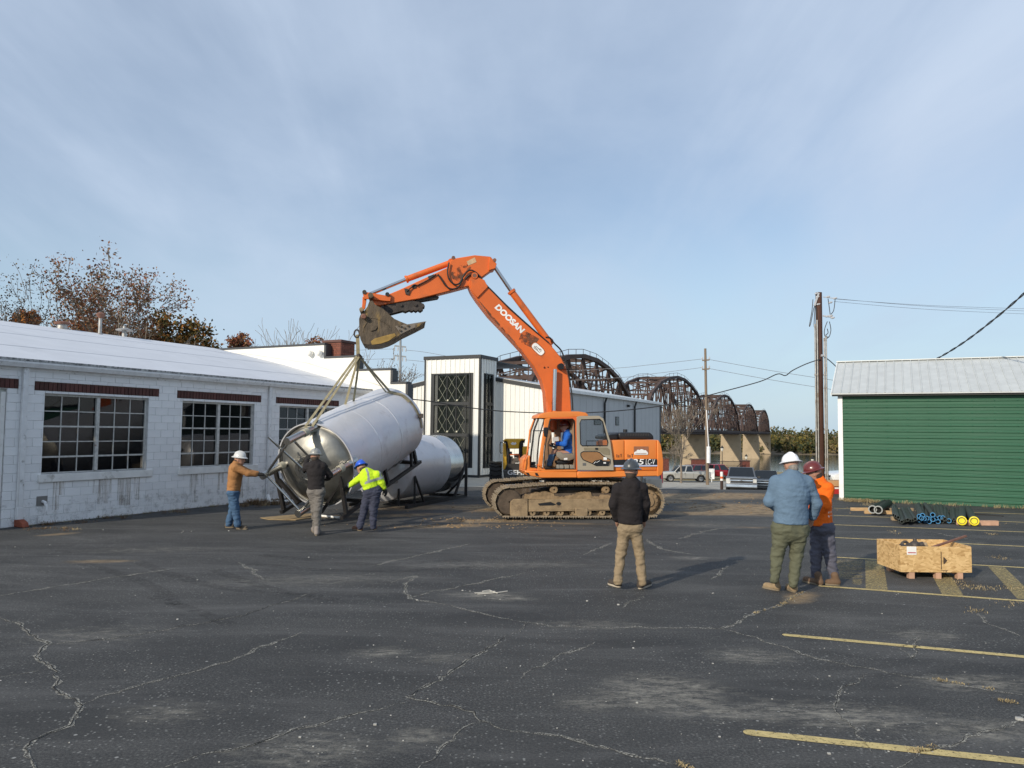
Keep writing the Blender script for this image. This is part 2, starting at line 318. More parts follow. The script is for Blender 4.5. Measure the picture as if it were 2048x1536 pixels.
wears = [(1330, 1385, .55, .5, 1.0, 0), (1280, 1400, .4, .25, .8, 0), (1190, 1405, .35, .2, .7, .2), (1440, 1425, .5, .18, .85, .1), (1500, 1312, .5, .3, .7, 0), (970, 1190, .5, .18, 1.05, 0), (1010, 1197, .45, .15, .9, 0), (1660, 1430, .9, .3, .85, -.1), (760, 1305, .35, .2, .7, .2), (890, 1315, .35, .2, .6, .2),
         (835, 1475, .25, .18, .8, 0), (620, 1500, .6, .4, .6, 0), (330, 1425, .5, .3, .55, 0), (180, 1270, .9, .5, .45, .2), (1950, 1365, .6, .25, .9, 0), (1960, 1460, .6, .3, .7, 0), (1380, 1116, .4, .25, .7, 0), (1400, 1050, 1.2, .5, .6, 0), (1180, 1250, .8, .3, .5, 0), (1850, 1270, .5, .3, .6, 0), (1010, 1130, 2., .5, .5, .1), (620, 1160, 2., .6, .45, .2), (300, 1100, 2., .5, .4, .2), (1900, 1085, .9, .4, .6, 0)]
for nm, ls in (('dirt', dirts), ('wear', wears)):
    a = lot.data.attributes.new(nm, 'FLOAT', 'POINT'); a.data.foreach_set('value', blobs(ls, lv).astype(np.float32))
M_low = M('lower_lot_concrete', (.40, .375, .32), .85, var=.2, scale=.25, dirt=(.12, .12, .12), dscale=.12, dlo=.48, dhi=.66, bump=.3, bscale=30, stretch=(1, .5, 1))
M_lawn = M('dry_lawn', (.30, .24, .12), .9, var=.25, scale=.3, dirt=(.16, .15, .06), dscale=.15, bump=.6, bscale=8)
M_bank = M('river_bank', (.22, .17, .11), .9, var=.3, scale=.1)
xg = np.concatenate([[-1500, -700, -300, -150, -80, -50, -30, -20, -12], np.arange(-8, 40, 1.5), [44, 55, 70, 100, 160, 300, 700, 1500]])
grid('lower_road', xg, np.concatenate([np.arange(31, 56, 1.), np.arange(56, 93, 3.), [92]]), terrain, M_low, kind='structure')
grid('river_lawn', xg, [92, 100, 120, 140, 150, 165], terrain, M_lawn, kind='structure')
grid('river_bank', xg, [165, 180, 200, 400, 600, 615, 640, 680, 1000, 2500], terrain, M_bank, kind='structure')
M_water = M('river_water', (.030, .030, .020), .10, var=.2, scale=.02, bump=.10, bscale=.35, stretch=(1, .35, 1), spec=.5)
grid('river', [-1500, 1500], [170, 640], lambda X, Y: 0*X-14.3, M_water, kind='structure')

# painted stall lines, all thin sheets just above the asphalt
def yellow():
    m = M('worn_yellow_paint', (.56, .44, .19), .8, var=.18, scale=9, bump=.3, bscale=120); t = m.node_tree; N = t.nodes; L = t.links
    n = N.new('ShaderNodeTexNoise'); n.inputs['Scale'].default_value = 26; n.inputs['Detail'].default_value = 6; n.inputs['Roughness'].default_value = .75
    tcn = N.new('ShaderNodeTexCoord'); L.new(tcn.outputs['Object'], n.inputs[0])
    r = N.new('ShaderNodeMapRange'); r.inputs[1].default_value = .34; r.inputs[2].default_value = .46; L.new(n.outputs[0], r.inputs[0]); L.new(r.outputs[0], N['Principled BSDF'].inputs['Alpha']); return m
M_yel = yellow()
def faded():
    m = M_yel.copy(); m.name = 'faded_yellow_paint'
    for n in m.node_tree.nodes:
        if n.type == 'MAP_RANGE' and abs(n.inputs[1].default_value-.34) < .01: n.inputs[1].default_value = .36; n.inputs[2].default_value = .74; n.inputs[3].default_value = .12; n.inputs[4].default_value = .85
    return m
M_fad = faded()
def strip(p0, p1, w, z=.004, nseg=24, round_end=False):
    a, b = G(p0), G(p1); d = unit(b-a); x = A(-d[1], d[0], 0)*w/2; mb = MB(); vs = []
    for i in range(nseg+1):
        c = a+(b-a)*i/nseg; j = .004*math.sin(i*2.3+p0[0]); k = 1.
        vs += [c-x*k+x*j+Z*z, c+x*k+x*j+Z*z]
    mb.add(vs, [(2*i, 2*i+2, 2*i+3, 2*i+1)[::-1] for i in range(nseg)])
    if round_end:
        arc = [a-x*math.cos(t)-d*w/2*math.sin(t)+Z*z for t in np.linspace(0, math.pi, 9)]; mb.add(arc, [tuple(range(9))])
    return mb
for p0, p1, w, f in (((1574, 1270.5), (2300, 1337), .105, 0), ((1502, 1466), (2400, 1561), .115, 0), (g5(1240, 185), (2300, 1221), .10, 0), (g2(130, 775), (2300, 1149.5), .09, 0),
                     (g2(110, 577), (2300, 1105), .09, 0), (g2(150, 450), (2300, 1074), .09, 0), (g2(150, 356), (2300, 1054), .09, 0), (g2(150, 284), (2300, 1036), .09, 0),
                     (g2(543, 812), g2(570, 1107), .29, 1), (g2(1200, 925), g2(1338, 1166), .27, 1), (g2(1770, 875), g2(2090, 1205), .25, 1)):
    strip(p0, p1, w, .006 if f else .004, round_end=not f).build('painted_line', M_fad if f else M_yel, kind='structure')
mb = MB(); rr = random.Random(3)
for i in range(26):                                      # the worn block lettering that is left only as scuffed bars
    y = 805+i*9.6; x0 = 175+rr.uniform(0, 20) if i < 20 else 325+rr.uniform(0, 8); x1 = 440+rr.uniform(-30, 8)
    if rr.random() < .25: x1 -= 120
    s = strip(g2(x0-(0 if i > 14 else 60), y+rr.uniform(-2, 2)), g2(x1, y+6+rr.uniform(-2, 2)), .028+.02*rr.random(), .005, 4); mb.add(s.v, s.f)
mb.build('worn_pavement_lettering', M_fad, kind='structure')

# cracks: a dark cleft with pale grit along its lips
def gritmat():
    m = M('crack_grit', (.36, .345, .30), .9, var=.3, scale=30); t = m.node_tree; N = t.nodes; L = t.links
    n = N.new('ShaderNodeTexNoise'); n.inputs['Scale'].default_value = 60; n.inputs['Detail'].default_value = 6; n.inputs['Roughness'].default_value = .8; tcn = N.new('ShaderNodeTexCoord'); L.new(tcn.outputs['Object'], n.inputs[0])
    r = N.new('ShaderNodeMapRange'); r.inputs[1].default_value = .44; r.inputs[2].default_value = .58; L.new(n.outputs[0], r.inputs[0]); L.new(r.outputs[0], N['Principled BSDF'].inputs['Alpha']); return m
M_grit = gritmat(); M_cleft = M('crack_cleft', (.006, .006, .006), .95)
cracks = [(g4, [(0, 310), (60, 330), (130, 380), (190, 415), (160, 440), (150, 470), (215, 520), (230, 560), (220, 590), (290, 640), (320, 665), (300, 700), (275, 740), (180, 775), (110, 810), (85, 840), (110, 880), (150, 925)], .03, 1),
 (g4, [(190, 418), (450, 395), (800, 335), (980, 300), (1100, 260), (1280, 205)], .018, 1), (g4, [(-20, 228), (200, 190), (450, 150), (700, 115)], .03, 0), (g4, [(320, 665), (400, 630), (520, 590), (720, 540), (900, 490), (1020, 440), (1220, 365)], .025, 0),
 (g4, [(600, 925), (800, 860), (1000, 820), (1250, 745), (1430, 690), (1620, 652)], .025, 1), (g4, [(2040, 380), (1950, 430), (1830, 515), (1740, 570), (1620, 630), (1700, 645), (1800, 665), (1890, 690), (1920, 725), (2048, 762)], .026, 1),
 (g5, [(-5, 762), (200, 785), (400, 840), (580, 880), (760, 925)], .03, 0), (g4, [(1920, 725), (1840, 750), (1810, 800), (1740, 860), (1670, 915)], .022, 0), (g4, [(1640, 230), (1720, 210), (1900, 175), (2100, 132)], .03, 0), (g4, [(1560, 170), (1660, 145), (1620, 185), (1640, 235), (1740, 250), (1860, 280), (2048, 320)], .03, 0),
 (g5, [(-5, 320), (150, 345), (400, 350), (620, 352), (840, 355), (970, 295), (1070, 260), (1170, 205)], .03, 0), (g5, [(840, 355), (1000, 400), (1150, 455), (1300, 490), (1500, 530), (1700, 560), (1900, 600), (2100, 625)], .025, 0),
 (g5, [(70, 335), (0, 380)], .02, 1), (g5, [(1430, 535), (1330, 590), (1290, 650), (1300, 690), (1390, 760), (1440, 850)], .02, 0), (g5, [(1850, 285), (1900, 330), (2000, 370), (2080, 398)], .025, 0), (g5, [(2060, 710), (1900, 765), (1780, 810), (1690, 835), (1600, 870), (1540, 915)], .024, 0),
 (g5, [(340, 410), (200, 455), (100, 510), (40, 555)], .025, 0), (g5, [(520, 225), (440, 272)], .025, 0), (g3, [(-60, 905), (0, 880), (180, 810)], .035, 0), (g3, [(430, 780), (560, 860), (820, 905)], .035, 0), (g3, [(970, 1100), (1090, 980)], .03, 0), (g3, [(700, 780), (900, 720), (1080, 690)], .04, 0),
 (g4, [(1480, 105), (1640, 70), (1880, 15)], .035, 0), (g4, [(0, 548), (190, 517)], .02, 1), (g4, [(0, 830), (85, 825)], .02, 1), (g5, [(1560, 430), (1620, 390), (1600, 480), (1560, 430)], .018, 0), (g4, [(950, 90), (1010, 120), (1050, 160)], .035, 0), (g2, [(1100, 520), (1300, 560), (1520, 600)], .03, 0)]
rr = random.Random(11); mg = MB(); mc = MB()
for q, pts, w, dark in cracks:
    W = [G(q(*p)) for p in pts]; P = []
    for a, b in zip(W[:-1], W[1:]):
        L_ = np.linalg.norm(b-a); n = max(2, int(L_/.07)); nd = A(-(b-a)[1], (b-a)[0], 0)/L_
        for i in range(n): P.append(a+(b-a)*i/n+nd*rr.gauss(0, .012)*(1 if i else 0)+nd*.02*math.sin(i*.55+L_*9))
    P.append(W[-1])
    for mb, ww, z in ((mg, w*1.15, .004), (mc, .011 if dark else .006, .007)):
        vs = []
        for i, p in enumerate(P):
            d = unit(P[min(i+1, len(P)-1)]-P[max(i-1, 0)]); tp = min(1, .25+.12*min(i, len(P)-1-i))*(.72+.05*p[1]); x = A(-d[1], d[0], 0)*ww*tp*(.35+rr.random()*(1.5 if mb is mg else .7))*.5; o_ = A(-d[1], d[0], 0)*(rr.gauss(0, .006) if mb is mg else 0); vs += [p-x+o_+Z*z, p+x+o_+Z*z]
        mb.add(vs, [(2*i+1, 2*i+3, 2*i+2, 2*i) for i in range(len(P)-1)])
mg.build('asphalt_crack_grit', M_grit, kind='structure'); mc.build('asphalt_cracks', M_cleft, kind='structure')

def markmat(name, col, lo, hi, amax, st, sc):
    m = M(name, col, .9, var=.2, scale=6); t = m.node_tree; N = t.nodes; L = t.links
    n = N.new('ShaderNodeTexNoise'); n.inputs['Scale'].default_value = sc; n.inputs['Detail'].default_value = 8; n.inputs['Roughness'].default_value = .75; mp = N.new('ShaderNodeMapping'); mp.inputs['Scale'].default_value = st; tcn = N.new('ShaderNodeTexCoord'); L.new(tcn.outputs['Object'], mp.inputs[0]); L.new(mp.outputs[0], n.inputs[0])
    r = N.new('ShaderNodeMapRange'); r.inputs[1].default_value = lo; r.inputs[2].default_value = hi; r.inputs[4].default_value = amax; L.new(n.outputs[0], r.inputs[0]); L.new(r.outputs[0], N['Principled BSDF'].inputs['Alpha']); return m
M_tm = markmat('tyre_mark', (.020, .020, .021), .40, .72, .34, (1, 1, 1), 7); pass
for q, pts, w in ((g4, [(330, 95), (430, 120), (560, 165), (660, 215), (700, 262)], .20), (g4, [(560, 90), (690, 140), (860, 185), (1080, 213), (1300, 222)], .22), (g4, [(860, 120), (980, 165), (1180, 218), (1350, 240)], .20), (g4, [(600, 225), (700, 255), (830, 300), (930, 345)], .18), (g4, [(1050, 60), (1300, 85), (1560, 95), (1850, 80)], .25), (g4, [(1000, 95), (1280, 120), (1600, 125), (1900, 105)], .22)):
    W_ = [G(q(*p)) for p in pts]; P = []
    for i in range(len(W_)-1):
        p0, p1, p2, p3 = W_[max(0, i-1)], W_[i], W_[i+1], W_[min(len(W_)-1, i+2)]
        for k in range(8): t = k/8; P.append(.5*((2*p1)+(-p0+p2)*t+(2*p0-5*p1+4*p2-p3)*t*t+(-p0+3*p1-3*p2+p3)*t**3))
    P.append(W_[-1]); vs = []
    for i, p in enumerate(P): d = unit(P[min(i+1, len(P)-1)]-P[max(i-1, 0)]); x = A(-d[1], d[0], 0)*w/2; vs += [p-x+Z*.003, p+x+Z*.003]
    m = MB(); m.add(vs, [(2*i+1, 2*i+3, 2*i+2, 2*i) for i in range(len(P)-1)]); m.build('tyre_mark', M_tm, kind='structure')
# ------------------------------------------------------------------ the white block building on the left
W0 = G(q2(30, 1155))
def WP(s, t, z): return W0+s*E1+t*E2+Z*z
M_blk = M('white_block_paint', (.82, .82, .82), .75, var=.06, scale=2.5, rnd=.8, bump=.5, bscale=45, dirt=(.40, .38, .36), dscale=1.1, dlo=.60, dhi=.80)
M_back = M('block_joint', (.60, .59, .58), .85, var=.15, scale=8, dirt=(.2, .19, .18), dscale=5, dlo=.55, dhi=.7)
M_brick = M('lintel_brick', (.085, .028, .022), .75, var=.3, scale=14, rnd=.9, bump=.4, bscale=60)
M_sill = M('white_sill_paint', (.76, .75, .72), .7, var=.1, scale=4, dirt=(.30, .27, .23), dscale=3, dlo=.56, dhi=.75, bump=.3, bscale=20)
M_frame = M('window_frame_paint', (.52, .51, .48), .7, var=.2, scale=12, dirt=(.2, .14, .1), dscale=6, dlo=.6, dhi=.75)
M_roofw = M('white_roof_membrane', (.64, .66, .70), .6, var=.04, scale=1.2, dirt=(.54, .56, .60), dscale=.5, dlo=.55, dhi=.8, stretch=(1, 1, 1))
M_gut = M('white_gutter', (.74, .74, .74), .5, var=.08, scale=6, dirt=(.30, .29, .27), dscale=7, dlo=.55, dhi=.75)
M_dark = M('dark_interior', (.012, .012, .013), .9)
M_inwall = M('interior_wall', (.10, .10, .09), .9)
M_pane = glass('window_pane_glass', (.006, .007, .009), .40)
M_pane2 = glass('window_pane_grey', (.03, .034, .038), .12, .05)
bld = thing('block_building', 'long white painted concrete block building with brick lintels and white roof', 'building', W0)
S0, S1, HW = -1.7, 13.1, 3.56
openings = [(-1.45, -.09, 0, 3.07), (.77, 3.56, 1.14, 3.01), (4.65, 7.34, 1.14, 2.99), (8.44, 11.22, 1.14, 2.99)]
lints = [(-1.7, .155, 3.085, 3.30), (.52, 3.865, 3.07, 3.275), (4.455, 7.60, 3.06, 3.27), (8.26, 11.38, 3.06, 3.255)]
def subtract(rects, holes):
    for h in holes:
        o = []
        for r in rects:
            if r[1] <= h[0]+1e-6 or r[0] >= h[1]-1e-6 or r[3] <= h[2]+1e-6 or r[2] >= h[3]-1e-6: o.append(r); continue
            if r[0] < h[0]-.01: o.append((r[0], h[0], r[2], r[3]))
            if r[1] > h[1]+.01: o.append((h[1], r[1], r[2], r[3]))
            m0, m1 = max(r[0], h[0]), min(r[1], h[1])
            if r[2] < h[2]-.01: o.append((m0, m1, r[2], h[2]))
            if r[3] > h[3]+.01: o.append((m0, m1, h[3], r[3]))
        rects = o
    return rects
mb = MB()
for r in subtract([(S0, S1, -.3, HW)], openings+lints): mb.obox(WP(r[0], -.22, r[2]), E1*(r[1]-r[0]), E2*.22, Z*(r[3]-r[2]))
for r in lints: mb.obox(WP(r[0], -.22, r[2]), E1*(r[1]-r[0]), E2*.20, Z*(r[3]-r[2]))
mb.obox(WP(S0, -16, -.3), E1*.2, E2*15.78, Z*3.9); mb.obox(WP(S0, -16.2, -.3), E1*(S1-S0), E2*.2, Z*3.9)
wall = mb.build('wall', M_back, bld)
rzE = math.atan2(E1[1], E1[0])
PIECE = {}
def facepiece(name, w, h, th, mat, bev=.006):
    k = (name, round(w, 2), round(h, 2), th)
    if k not in PIECE:
        m = MB(); m.box((-w/2, -th, -h/2), (w/2, .004, h/2)); PIECE[k] = localmesh(name, m, mat, bevel=bev)
    return PIECE[k]
blocks = []; bh = HW/18
for k in range(18):
    x = S0-(.2 if k % 2 else 0)
    while x < S1:
        blocks += subtract([(max(x, S0), min(x+.405, S1), k*bh, (k+1)*bh)], openings+lints); x += .405
blocks = [b for b in blocks if b[1]-b[0] > .03 and b[3]-b[2] > .03]
blocks.sort(key=lambda b: (b[0]+b[1])*.5 if b[1] > -.3 else 99)
rest = MB(); rr = random.Random(5)
for i, (a, b, c, d) in enumerate(blocks):
    j = .007 if c < 1.1 else .0045
    if i < 300:
        share('concrete_block', facepiece('concrete_block', b-a-j, d-c-j*.9, .011, M_blk), wall, WP((a+b)/2, rr.uniform(-.0015, .002), (c+d)/2), rzE)
    else: rest.obox(WP(a+j/2, 0, c+j/2), E1*(b-a-j), E2*.011, Z*(d-c-j))
rest.build('concrete_block', M_blk, wall, kind='stuff')
lint = MB()
for r in lints: lint.obox(WP(r[0], -.02, r[2]), E1*(r[1]-r[0]), E2*.022, Z*(r[3]-r[2]))
lp = lint.build('lintel', M('lintel_mortar', (.12, .09, .08), .9), bld)
for r in lints:
    n = int(round((r[1]-r[0])/.104)); w = (r[1]-r[0])/n
    for i in range(n): share('brick', facepiece('brick', w-.014, r[3]-r[2]-.006, .022, M_brick, .004), lp, WP(r[0]+(i+.5)*w, .002+rr.uniform(-.003, .004), (r[2]+r[3])/2), rzE)
for wi, (a, b, c, d) in enumerate(openings[1:]):
    fr = MB(); t0 = -.13; dep = .06; m = (a+b)/2
    def bar(x0, x1, z0, z1, dp=dep, tt=t0): fr.obox(WP(x0, tt, z0), E1*(x1-x0), E2*dp, Z*(z1-z0))
    bar(a, b, c, c+.035); bar(a, b, d-.05, d); bar(a, a+.04, c+.035, d-.05); bar(b-.04, b, c+.035, d-.05); bar(m-.045, m+.045, c+.035, d-.05, .085)
    wf = fr.build('window', M_frame, bld, bevel=.004)
    zz_ = [c+.035+(d-.05-c-.035)*i/5 for i in range(6)]; mu = MB()
    for h0, h1 in ((a+.04, m-.045), (m+.045, b-.04)):
        xx_ = [h0+(h1-h0)*i/3 for i in range(4)]
        for i in (1, 2): mu.obox(WP(xx_[i]-.011, t0+.012, zz_[0]), E1*.022, E2*.03, Z*(zz_[5]-zz_[0]))
        for i in (1, 2, 3, 4):
            big = .04 if i in (1, 3) else .022
            mu.obox(WP(h0, t0+.010, zz_[i]-big/2), E1*(h1-h0), E2*(.045 if big > .03 else .028), Z*big)
        for i in range(3):
            for j in range(5):
                w, h = xx_[i+1]-xx_[i], zz_[j+1]-zz_[j]; k = ('pane', round(w, 3), round(h, 3))
                if k not in PIECE: q = MB(); q.box((-w/2, -.003, -h/2), (w/2, .003, h/2)); PIECE[k] = localmesh('pane', q, M_pane)
                o = share('pane', PIECE[k], wf, WP((xx_[i]+xx_[i+1])/2, t0+.02, (zz_[j]+zz_[j+1])/2), rzE+rr.uniform(-.012, .012))
                o.rotation_euler[0] = rr.uniform(-.012, .012)
    mu.build('muntin', M_frame, wf)
    s = MB(); s.obox(WP(a-.09, -.1, c-.19), E1*(b-a+.26), E2*.165, Z*.19); s.build('window_sill', M_sill, bld, bevel=.012)
M_st = markmat('wall_rust_streak', (.42, .34, .26), .44, .72, .42, (16, 16, .8), 1.2); M_sp = markmat('wall_splash', (.42, .40, .37), .50, .75, .26, (3, 3, 3), 1.6); rr = random.Random(9); m = MB()
for a, b, c, d in openings[1:]:
    for k in range(9): x = rr.uniform(a, b); w = rr.uniform(.08, .35); h = rr.uniform(.25, .85); m.obox(WP(x, .0145+.0006*k, max(.02, c-.19-h)), E1*w, E2*.0004, Z*min(h, c-.21))
m.build('rust_streaks', M_st, wall, kind='stuff')
m = MB(); m.obox(WP(S0+.05, .0135, .01), E1*(S1-S0-.1), E2*.0005, Z*.5); m.build('splash_dirt', M_sp, wall, kind='stuff')
# interior: dark room with some lit back windows
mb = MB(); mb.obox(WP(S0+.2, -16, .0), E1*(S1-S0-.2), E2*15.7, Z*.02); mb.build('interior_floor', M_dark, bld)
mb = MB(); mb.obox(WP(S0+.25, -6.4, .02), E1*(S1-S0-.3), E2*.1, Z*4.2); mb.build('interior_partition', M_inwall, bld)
# door at the left edge
mb = MB(); mb.obox(WP(-1.45, -.12, 0), E1*1.36, E2*.05, Z*3.07); dr = mb.build('door', M('door_paint', (.55, .56, .52), .6, var=.1, dirt=(.3, .3, .27), dscale=3), bld)
mb = MB()
for x in (-.28, -.1): mb.obox(WP(x-.10, -.07, 0), E1*.10, E2*.06, Z*3.0)
mb.build('door_frame', M_sill, dr, bevel=.004)
# gutter, downspouts and the boot
mb = MB(); pr = [(0.02, 3.57), (.16, 3.57), (.20, 3.66), (.20, 3.70), (.17, 3.70), (.15, 3.62), (.02, 3.62)]
mb.prism([WP(S0-.2, t, z) for t, z in pr], E1*(S1-S0+.3)); mb.build('gutter', M_gut, bld)
mb = MB(); mb.obox(WP(S0-.2, .0, 3.50), E1*(S1-S0+.25), E2*.035, Z*.07); mb.build('fascia', M_gut, bld)
for s in (.27, 7.95):
    mb = MB(); mb.obox(WP(s-.06, .025, .42 if s < 1 else .02), E1*.12, E2*.085, Z*(3.15 if s < 1 else 3.55)); d_ = mb.build('downspout', M_gut, bld, bevel=.012)
    if s < 1:
        mb = MB(); mb.obox(WP(s-.07, .018, .14), E1*.14, E2*.1, Z*.29); mb.build('lower_pipe', M_gut, d_, bevel=.01)
        mb = MB(); mb.obox(WP(s-.075, .02, 0.005), E1*.15, E2*.14+Z*.0, Z*.16); mb.prism([WP(s-.075, .16, .005), WP(s-.075, .34, .005), WP(s-.075, .30, .10), WP(s-.075, .16, .165)], E1*.15); mb.build('clay_boot', M('clay_red', (.28, .075, .04), .8, var=.2, scale=9), bld, bevel=.008)
mb = MB(); mb.tube([WP(.83, .0, .52), WP(.83, .10, .50), WP(.85, .14, .40), WP(.85, .14, .30)], .035, 10); mb.build('drain_pipe', M_gut, bld, smooth=50)
mb = MB(); mb.obox(WP(.68, .009, .42), E1*.26, E2*.008, Z*.22); mb.build('grey_patch', M('grey_mortar', (.20, .19, .18), .9), bld, bevel=.004)
# roof and the stepped end wall
mb = MB()
n = 24
def roofz(t): return 3.72+.236*(-t)+.10*math.sin(min(1, max(0, (-t)/8))*math.pi)
prof = [(.17-8.25*i/12, roofz(.17-8.25*i/12)) for i in range(13)]; prof2 = [(-8.08-8.3*i/4, prof[-1][1]-.236*8.3*i/4) for i in range(1, 5)]
poly = [WP(S0-.25, t, z) for t, z in prof+prof2]+[WP(S0-.25, t, z-.06) for t, z in (prof+prof2)[::-1]]
mb.prism(poly, E1*(S1-S0+.245)); roof = mb.build('roof', M_roofw, bld, smooth=40)
mb = MB()
for tt in (-1.9, -4.1, -6.2): mb.obox(WP(S0-.2, tt, roofz(tt)+.002), E1*(S1-S0+.2), E2*.035-Z*.00826, Z*.005)
mb.build('roof_seam', M_roofw, roof)
mb = MB(); mb.obox(WP(S0-.25, .05, 3.705), E1*(S1-S0+.25), E2*.14, Z*.055); mb.build('drip_edge', M('roof_edge_gravel', (.36, .36, .35), .9, var=.5, scale=16, dirt=(.12, .12, .12), dscale=9, dlo=.5, dhi=.65), roof)
M_par = M('parapet_render', (.80, .78, .72), .8, var=.03, scale=1)
M_cap = M('parapet_cap', (.045, .047, .05), .5)
sp = thing('stepped_wall', 'bright cream stepped parapet wall with dark coping behind the white roof', 'wall', WP(S1, -3, 0))
steps = [(-16, -2.15, 5.52), (-2.15, -.6, 4.99), (-.6, 1.0, 4.46), (1.0, 1.68, 3.94)]
mb = MB(); mb.prism([WP(S1, -16, 0)]+[WP(S1, t, z) for a, b, h in steps for t, z in ((a, h), (b, h))]+[WP(S1, 1.68, 0)], E1*.3); mb.build('wall', M_par, sp)
mb = MB()
for i, (a, b, h) in enumerate(steps):
    mb.obox(WP(S1-.03, a, h), E1*.36, E2*(b-a+.05), Z*.08)
    nh = steps[i+1][2] if i < 3 else 3.2
    mb.obox(WP(S1-.028, b+.003, nh+.083), E1*.356, E2*.11, Z*(h-nh-.085))
mb.build('coping', M_cap, sp, bevel=.01)
mb = MB(); mb.prism([WP(S1-.012, t, z) for t, z in ((-6.7, 5.42), (-3, 4.87), (.6, 3.9), (.6, 3.86), (-3, 4.82), (-6.7, 5.37))], E1*.013); mb.build('flashing', M('flashing_white', (.62, .60, .55), .8), sp)
for x, y in ((1040, 457), (1120, 455)):
    p = PL(g7(x, y), WP(S1, 0, 0), E1); mb = MB(); mb.tube([p+E1*.02, p-E1*.14], [.09, .13], 12); mb.ball(p-E1*.14, .12, 10); mb.build('wall_light', M_par, sp, smooth=50)
ch = MB(); ch.obox(WP(S1+.35, -2.47, 3.2), E1*.85, E2*.85, Z*2.45); chm = thing('chimney', 'square red brick chimney standing behind the stepped parapet', 'chimney', WP(S1+.8, -2, 3))
M_chb = M('chimney_mortar', (.16, .10, .08), .9)
cb = ch.build('stack', M_chb, chm)
ch = MB(); ch.obox(WP(S1+.30, -2.52, 5.652), E1*.95, E2*.95, Z*.10); ch.build('cap', M('chimney_cap', (.12, .06, .05), .8), chm, bevel=.01)
M_chbr = M('chimney_brick', (.20, .065, .04), .8, var=.3, scale=10, rnd=.9)
for k in range(14):
    z = 4.55+k*.078
    for i in range(4):
        off = .5*(k % 2)
        w = .85/4; x0 = max(0, (i-off*.5)*w); x1 = min(.85, (i+1-off*.5)*w) if i < 3 else .85
        m = MB(); m.obox(WP(S1+.338, -2.47+x0+.006, z), E1*.014, E2*(x1-x0-.012), Z*.066); m.build('brick', M_chbr, cb)
        m = MB(); m.obox(WP(S1+.35+x0+.006, -1.62-.002, z), E1*(x1-x0-.012), E2*.014, Z*.066); m.build('brick', M_chbr, cb)
def vent(name, label, s, t, parts):
    z = roofz(t) if t > -8.1 else 5.6-.236*(-8.1-t); th = thing(name, label, 'roof vent', WP(s, t, z-.05))
    for nm, prof, mt in parts: m = MB(); m.lathe([(0.001, prof[0][1])]+prof+[(0.001, prof[-1][1])], WP(s, t, z-.05), Z, 20); m.build(nm, mt, th, smooth=40)
M_galv = M('galvanised', (.42, .41, .39), .5, .6, var=.2, scale=5, dirt=(.25, .2, .15), dscale=4); M_rust = M('rusty_cap', (.20, .095, .065), .8, var=.3, scale=8)
def onroof(px, t): P_ = PL((px, 660), WP(0, t, 0), E2); return float(np.dot(P_-W0, E1))
vent('roof_vent', 'squat roof vent with a rust red cap', onroof(124, -8.1), -8.1, [('pipe', [(.17, 0), (.16, .22)], M_galv), ('cap', [(.23, .22), (.25, .28), (.18, .32)], M_rust)])
vent('vent_stack', 'tall pale vent pipe with a rusty cowl', onroof(200, -7.7), -7.7, [('collar', [(.13, 0), (.065, .09)], M_galv), ('pipe', [(.062, .05), (.06, .62)], M_galv), ('cowl', [(.07, .62), (.15, .74), (.16, .77), (.06, .84)], M_rust)])
vent('roof_vent', 'grey mushroom vent with a wide flat hood', onroof(249, -8.2), -8.2, [('pipe', [(.09, 0), (.08, .34)], M_galv), ('hood', [(.30, .34), (.31, .37), (.1, .43)], M_galv), ('top', [(.06, .42), (.06, .50)], M_galv)])

# ------------------------------------------------------------------ the white metal building with the glazed tower
T0 = G(q6(893, 1410))
def TP(s, t, z): return T0+s*E1+t*E2+Z*z
M_wmet = M('white_metal_panel', (.78, .77, .72), .45, var=.025, scale=2, rnd=.3)
M_trim = M('charcoal_trim', (.022, .024, .026), .5)
M_gmet = M('grey_metal_panel', (.42, .43, .44), .5, var=.05, scale=2, rnd=.4)
M_wroof = M('pale_metal_roof', (.62, .62, .60), .4, .3, var=.05)
M_tape = M('pale_tape', (.75, .72, .55), .7)
M_tglass = glass('tower_glass', (.02, .025, .02), .62, .03)
gb = thing('metal_building', 'white ribbed metal building with a glazed entrance tower and dark trim', 'building', T0)
def panels(parent, fn, nrm, a, b, pitch, z0, zt, holes, mat, th=.02, rib=.03, ribw=.035):
    """upright metal panels; fn(x) gives the foot point, zt(x) the top, holes (a,b,z0,z1)"""
    n = max(1, int(round((b-a)/pitch))); w = (b-a)/n; ax = unit(fn(b)-fn(a))
    for i in range(n):
        x0, x1 = a+i*w, a+(i+1)*w
        top = [(z0, None)]; segs = [(z0, None)]
        for h in holes:
            if x0 < h[1]-.02 and x1 > h[0]+.02: segs = [(z0, h[2]), (h[3], None)]
        for lo, hi in segs:
            m = MB(); t0_, t1_ = (zt(x0), zt(x1)) if hi is None else (hi, hi)
            m.prism([fn(x0)+Z*lo, fn(x1)+Z*lo, fn(x1)+Z*t1_, fn(x0)+Z*t0_], nrm*th)
            m.prism([fn(x0)+Z*lo+nrm*th, fn(x0)+ax*ribw+Z*lo+nrm*th, fn(x0)+ax*ribw+Z*t0_+nrm*th, fn(x0)+Z*t0_+nrm*th], nrm*rib)
            m.build('wall_panel', mat, parent)
TL, TR, TH, TD = -3.05, .08, 5.78, 1.7
tw = MB()
hole = (-2.53, -.43, .45, 5.05); hole2 = (.52, 1.29, .43, 5.05)
for r in subtract([(TL, TR, 0, TH)], [hole]): tw.obox(TP(.0, r[0], r[2]), E1*.06, E2*(r[1]-r[0]), Z*(r[3]-r[2]))
for r in subtract([(.06, TD, 0, TH)], [hole2]): tw.obox(TP(r[0], TR-.06, r[2]), E1*(r[1]-r[0]), E2*.06, Z*(r[3]-r[2]))
